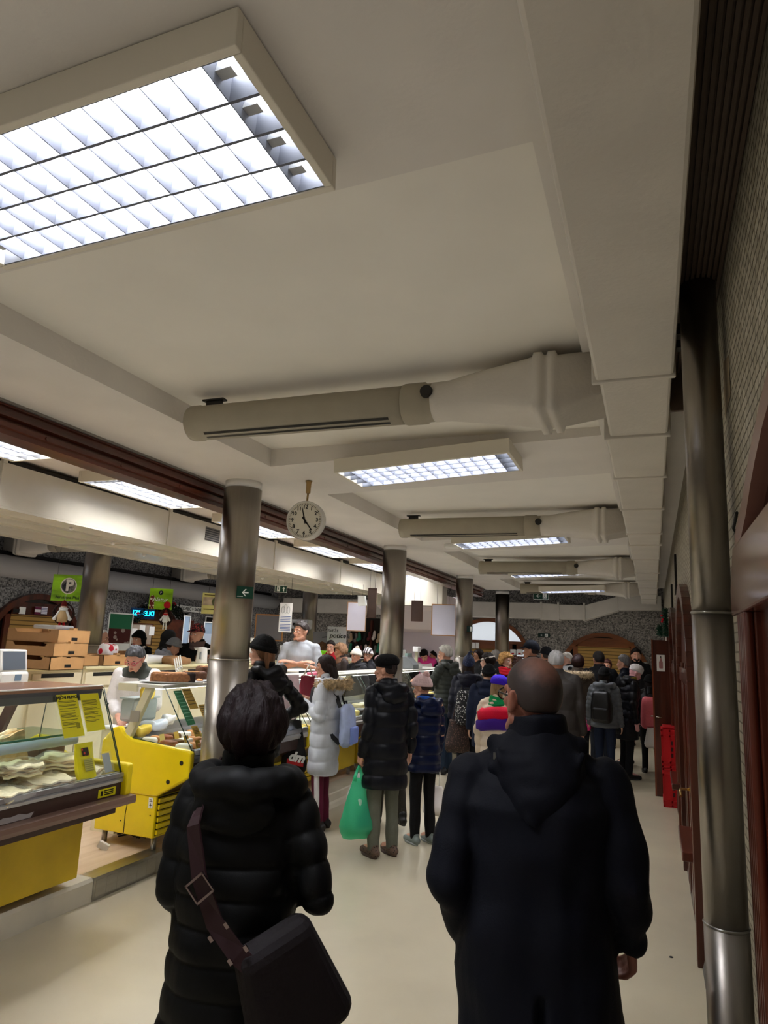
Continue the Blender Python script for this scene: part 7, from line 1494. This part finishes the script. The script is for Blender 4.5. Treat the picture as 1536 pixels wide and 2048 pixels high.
mgt = person('seller in a light grey t-shirt with crossed arms, looking to the left', 603, 1246, X=-4.5, yaw=196, floor=.14, head=(-34, -2, 0), detail=True, voxel=.007, arms=('cross', 'cross'), skin='#cf9a80', build=.92, coat=dict(c='#a9adb2', hem=.50, sleeve=.45, collar=0, wrinkle=.005, name='t_shirt', fit=.97), trousers='#3c4450', shoes='#20201f', hair=dict(c='#3a3330', style='thick', kw=dict(thick=.016)))
pks = person('seller with black hair in a white apron over pink sleeves, bending over the desk', 846, 1300, X=-4.40, yaw=170, female=True, floor=.14, lean=34, head=(20, 24, 0), arms=('work', 'work'), skin='#c8957c', h=1.66, coat=dict(c='#d0408a', hem=.5, sleeve=.95, name='sweater'), trousers='#2a2a2c', shoes='#20201f', hair=dict(c='#0e0c0d', style='bob'))
smock(pks, cloth('apron_white', '#e4e2e4', .7), sleeves=False)
hid = person('seller mostly hidden by the second column, only a pale pink sleeve and hand reaching out', 770, 1312, X=-4.5, yaw=-110, female=True, floor=.14, h=1.62, arms=('give', ((.02, .25, -.16), (.0, .50, -.14))), skin='#c8957c', coat=dict(c='#c9a0a4', hem=.45, sleeve=.95, name='sweater'), trousers='#2a2a2c', shoes='#20201f', hair=dict(c='#3a2a22', style='bob'))
# ---- customers in the far aisle, behind the back counter
def cust(label, px, top, D, yaw, **k):
    k.setdefault('voxel', .012); k.setdefault('trousers', '#22242a'); k.setdefault('floor', .0); return person(label, px, top, D, yaw=yaw, **k)
wh = cust('white haired person in a dark coat, seen from the side behind the cardboard boxes', 208, 1261, 10.6, -60, head=(-10, 8, 0), skin='#c8957c', coat=dict(c='#15171b', hem=.42), hair=dict(c='#d8d4cc', style='bald', kw=dict(thick=.012)))
cust('person in a black hat and white pulled up scarf behind the pink glasses seller', 279, 1264, 10.4, 175, female=True, skin='#c08e76', coat=dict(c='#0c0c0d', hem=.4, hood='down'), hair=dict(c='#0c0a0a', style='long'), hat=dict(k='beanie', c='#0a0a0a'), scarf='#e2dcd8')
b = MB(); q = atD(281, 1285, 10.1)
cust('person in a dark grey hood bent forward, left of the silver jacket', 342, 1263, 10.9, -55, lean=10, coat=dict(c='#2a2a2a', hem=.42, hood='up'), skin='#b98468')
cust('person in a grey knitted hat and silver jacket leaning to the counter', 355, 1277, 10.2, -50, female=True, lean=14, head=(0, 14, 0), coat=dict(c='#9a9ca4', hem=.45, puff=.07, rough=.3, hood='down'), skin='#c08e76', hat=dict(k='knit', c='#77787a', rib=1), hair=dict(c='#3a2a22', style='short'))
cust('smiling person in a red plaid flat cap and black coat left of the nearest column', 395, 1251, 10.3, 200, head=(-24, 4, 0), coat=dict(c='#0a0a0b', hem=.4, fit=1.1), skin='#cf9a84', hair=dict(c='#8a8078', style='bald'), hat=dict(k='cap', c='#6a2a2a', mat=M_dots('plaid_cap', '#2a1a1c', '#9a3a3c', 40, .42)), scarf='#5a4a48')
cust('person with dark hair in a red jacket under the grey handwritten board', 662, 1282, 12.0, 190, female=True, coat=dict(c='#a01a24', hem=.5), skin='#c8957c', hair=dict(c='#1a1210', style='long'))
cust('person in a brown fur hat beside the red jacket', 680, 1289, 11.6, 130, female=True, head=(0, 6, 0), coat=dict(c='#3a3230', hem=.45), skin='#b98468', hat=dict(k='earflap', c='#8a6a50'), scarf='#7a5a48')
cust('person in a white bobble hat looking left, in front of the dark rack', 713, 1296, 11.3, 160, female=True, hat_h=.03, coat=dict(c='#2c2c30', hem=.45, hood='down'), skin='#c8907a', hat=dict(k='bobble', c='#ddd6cc', pc='#c9bfae', pom=(0, -.02, .155)))
cust('person in a grey and white striped hat close to the second column', 736, 1298, 11.9, 175, female=True, coat=dict(c='#202024', hem=.45), skin='#c08e76', hat=dict(k='knit', c='#a9a6a4', rib=1, mat=M_stripes('striped_hat', '#4a4648', '#cfcaca', 26, 'x', .8)))
cust('dark haired person at the far service desk behind the seller in pink sleeves', 828, 1298, 14.6, 120, female=True, floor=.14, coat=dict(c='#1c1c20', hem=.45), skin='#b98468', hair=dict(c='#2a1a16', style='bob'))
cust('dark haired person bowing behind the white apron of the pink sleeved seller', 868, 1303, 14.3, 120, floor=.0, coat=dict(c='#17171a', hem=.45), skin='#b98468', hair=dict(c='#100d0c', style='thick'))
# ---- the crowd in the aisle
gno = person('person in a pointed navy knitted hat with a curled tip and a dark coat', 938, 1313, 9.4, yaw=10, female=True, coat=dict(c='#1b1c28', hem=.36, hood='down', puff=.11, fit=1.12, rough=.5), trousers='#14161c', shoes='#101012', hat=dict(k='gnome', c='#182244', mat=M_dots('gnome_knit', '#16203e', '#4a5a86', 60, .25)), hair=dict(c='#2a201c', style='long'), hat_h=.02)
backpack(gno, 'black backpack with white flecks on the person in the pointed navy hat', M_dots('fleck_pack', '#101014', '#d8d6d2', 46, .30), .30, .44, .13, .60, -.19, M('black_strap', '#0d0d0f', .7))
q = atD(915, 1480, 9.0); soft_bag('brown_bag', 'brown patterned shoulder bag hanging below the flecked backpack', Vector((q.x, q.y, q.z-.16)), .34, .18, .42, M_dots('brown_print_bag', '#2a1d18', '#5a4038', 50, .35), 15, 20, .012, handles=.3, flat_top=.6)
nvy = person('person in a black knitted hat and navy coat right of the flecked backpack', 978, 1332, 8.6, yaw=6, coat=dict(c='#0f1629', hem=.36, hood='down', fit=1.1), trousers='#12141a', hat=dict(k='beanie', c='#0a0a0c'), hair=dict(c='#1a1412', style='short'), shoes='#101012')
prp = person('person in a purple beret, rainbow scarf and cream jacket, partly behind the large man', 1000, 1353, 6.8, yaw=-10, female=True, head=(-14, 0, 0), hat_h=.01, coat=dict(c='#cbbba4', hem=.44, hood=None, puff=.10, rough=.5), trousers='#24406a', skin='#c08e76', hair=dict(c='#8a7050', style='long', drop=.24), hat=dict(k='beret', c='#3a20b0', w=.86, tilt=-4), scarf='#0e8a4e')
b = MB(); s = prp.s; h_ = prp.h
for k, (c, z, r) in enumerate((('#c01030', .765, .20), ('#3a1a78', .705, .215))):
    b = MB(); b.rings([[(rr*s*cos(a), (rr*.80)*s*sin(a)-.01, (zz+.012*cos(a)+.004*sin(3*a))*h_) for a in [2*pi*q/30 for q in range(30)]] for rr, zz in ((r-.01, z-.045), (r+.045, z-.03), (r+.05, z+.015), (r, z+.045))]); me = b.mesh('s', []); p_ = get_co(me); p_ += get_no(me)*(wavy(p_, 30, k)*.006)[:, None]; set_co(me, p_); late(puton(me, 'shawl_band', cloth('sh'+c.strip('#'), c), None), prp)
sg_ = person('dark haired person in dark sunglasses near the third column', 957, 1300, 12.4, yaw=120, female=True, coat=dict(c='#1a1a1c', hem=.45), skin='#b98468', hair=dict(c='#231714', style='long'), glasses='#0a0a0a')
person('dark haired person with a white headband and white collar, in profile to the left', 975, 1308, 10.2, yaw=92, female=True, coat=dict(c='#141416', hem=.40), skin='#cf9f88', hair=dict(c='#1a1110', style='bob'), hat=dict(k='band', c='#d8d2cc'), scarf='#d8d0c8')
person('grey haired person half hidden behind the headband and blonde curls', 991, 1301, 12.0, yaw=30, coat=dict(c='#26282c', hem=.42), skin='#b98468', hair=dict(c='#8a8580', style='short'))
person('person with blonde curls, red scarf and black coat looking to the right', 1012, 1308, 10.6, yaw=-150, female=True, head=(32, 0, 0), coat=dict(c='#0e0e10', hem=.4), skin='#d0a08a', hair=dict(c='#b58a54', style='curly', hl=[(-1, -.8), (-.3, -.8), (0, -.6), (.25, -.35), (.5, .2), (1, .5)]), scarf='#c01828')
person('brown haired person just left of the large bald-topped man', 1037, 1318, 10.9, yaw=10, female=True, coat=dict(c='#221e1c', hem=.4), hair=dict(c='#3a241c', style='curly'))
person('tall person in a dark navy peaked cap, in profile to the left', 1062, 1285, 10.0, yaw=80, coat=dict(c='#14161e', hem=.4, fit=1.08), skin='#b9846a', hair=dict(c='#2a2422', style='short'), hat=dict(k='cap', c='#10131c'))
person('person in a dark flat cap behind the tall capped one', 1092, 1297, 11.6, yaw=40, coat=dict(c='#16181e', hem=.4), skin='#b9846a', hair=dict(c='#3a3430', style='short'), hat=dict(k='cap', c='#17181c'))
person('grey haired person in a grey brown padded jacket, back turned, right of the large man', 1112, 1303, 7.9, yaw=4, head=(6, 0, 0), coat=dict(c='#2f2b28', hem=.44, fit=1.2, puff=.22, amp=.008, rough=.6), trousers='#1c1c20', skin='#b98468', hair=dict(c='#8c8a88', style='short', kw=dict(thick=.012)), build=1.1)
person('white haired person with open mouth facing left in the middle of the crowd', 1133, 1306, 11.8, yaw=118, coat=dict(c='#121316', hem=.42), skin='#d0a08c', hair=dict(c='#c9c2b8', style='short'), scarf='#c9ccd0')
person('person with dark maroon hair and a cream fur collar on a beige coat', 1156, 1311, 10.3, yaw=2, female=True, coat=dict(c='#483e36', hem=.38, hood='fur', furc='#b9a585', furn=700, fr=1.2), hair=dict(c='#24100f', style='bob', kw=dict(thick=.020)))
person('dark haired person in a black coat, back turned, above the grey puffer jacket', 1197, 1304, 10.9, yaw=10, head=(20, 0, 0), coat=dict(c='#0c0d11', hem=.40, fit=1.05), skin='#a87660', hair=dict(c='#201c1b', style='short'))
person('person with reddish hair facing the camera in front of the end shutter', 1214, 1320, 13.2, yaw=175, female=True, coat=dict(c='#1a1a1c', hem=.42), skin='#c08870', hair=dict(c='#3a1a14', style='bob'))
gpk = person('person in a black hat and dark grey puffer jacket with jeans and a black backpack', 1208, 1337, 9.8, yaw=-6, female=True, coat=dict(c='#55585b', hem=.47, puff=.06, amp=.011, hood='down', rough=.5, fit=1.08), trousers='#1a2233', shoes='#101012', hat=dict(k='beanie', c='#0a0a0b'), hair=dict(c='#181210', style='long', drop=.2))
backpack(gpk, 'black backpack on the person in the dark grey puffer jacket', M('black_pack', '#08080a', .45), .29, .42, .15, .66, -.19, M('black_strap', '#0d0d0f', .7))
person('grey haired person in a navy coat in profile to the left', 1247, 1313, 11.3, yaw=84, coat=dict(c='#0f1420', hem=.42, hood=None), skin='#c08e76', hair=dict(c='#6a6866', style='thick'))
person('bearded dark haired person facing the camera before the arch of the end wall', 1272, 1299, 13.8, yaw=190, coat=dict(c='#0d0d0f', hem=.42), skin='#c49078', hair=dict(c='#1c1614', style='thick', beard=1))
person('person in a white knitted beret and black puffer coat looking down to the right', 1277, 1328, 10.1, yaw=-62, female=True, lean=8, head=(-6, 24, 0), coat=dict(c='#0b0b10', hem=.34, puff=.12, hood='down', fit=1.14, rough=.45), trousers='#101014', shoes='#0c0c0e', skin='#c89090', hat=dict(k='beret', c='#cfc8c6', w=.9, tilt=10), scarf='#6a5a20')
pnk = person('person in a black hat with a pink backpack, half behind the open door leaf', 1298, 1352, 10.5, yaw=8, female=True, legs='step', coat=dict(c='#0c0c0e', hem=.46, hood=None), trousers='#0a0a0c', shoes='#0a0a0a', hat=dict(k='beanie', c='#0a0a0b'), hair=dict(c='#14100f', style='long', drop=.15))
backpack(pnk, 'coral pink backpack worn next to the open door leaf', M('pink_pack', '#d0626a', .6, var=.12, scale=8, bump=.3, bscale=25), .33, .46, .18, .63, -.17, M('black_strap', '#0d0d0f', .7))
q = atD(1306, 1476, 10.0); soft_bag('white_bag', 'pale cloth bag hanging under the pink backpack', Vector((q.x, q.y, q.z-.14)), .24, .12, .28, M('white_cloth', '#d9d2cc', .7), 16, 0, .012, flat_top=.6)
person('person far back at the end wall, just left of the door leaf', 1291, 1326, 14.5, yaw=170, coat=dict(c='#141418', hem=.42), skin='#b98468', hair=dict(c='#9a9690', style='short'))
q = atD(1176, 1448, 9.8); b = MB(); b.rbox((q.x-.05, q.y-.04, q.z-.09), (q.x+.04, q.y+.04, q.z+.09), .03); o = b.build('pink_bag', M('hot_pink', '#d0307a', .5)); tag(o, 'small hot pink bag seen left of the dark grey puffer jacket', 'bag')
# ================================================================ LIGHT
w = bpy.data.worlds.new('world'); S.world = w; w.use_nodes = True
w.node_tree.nodes['Background'].inputs[0].default_value = (.75, .8, .9, 1); w.node_tree.nodes['Background'].inputs[1].default_value = .05
S.view_settings.view_transform = 'Standard'; S.view_settings.look = 'None'; S.view_settings.exposure = EXPO; S.view_settings.gamma = 1.0
S.cycles.use_denoising = True; S.cycles.max_bounces = 10; S.cycles.diffuse_bounces = 8; S.cycles.glossy_bounces = 3; S.cycles.transparent_max_bounces = 24; S.cycles.transmission_bounces = 4
S.cycles.sample_clamp_indirect = 6.0; S.cycles.caustics_reflective = False; S.cycles.caustics_refractive = False

S.cycles.use_fast_gi = True; S.cycles.fast_gi_method = 'ADD'
w.light_settings.ao_factor = .09; w.light_settings.distance = 1.2
w.node_tree.nodes['Background'].inputs[1].default_value = 1.0
w.node_tree.nodes['Background'].inputs[0].default_value = (1, .95, .88, 1)
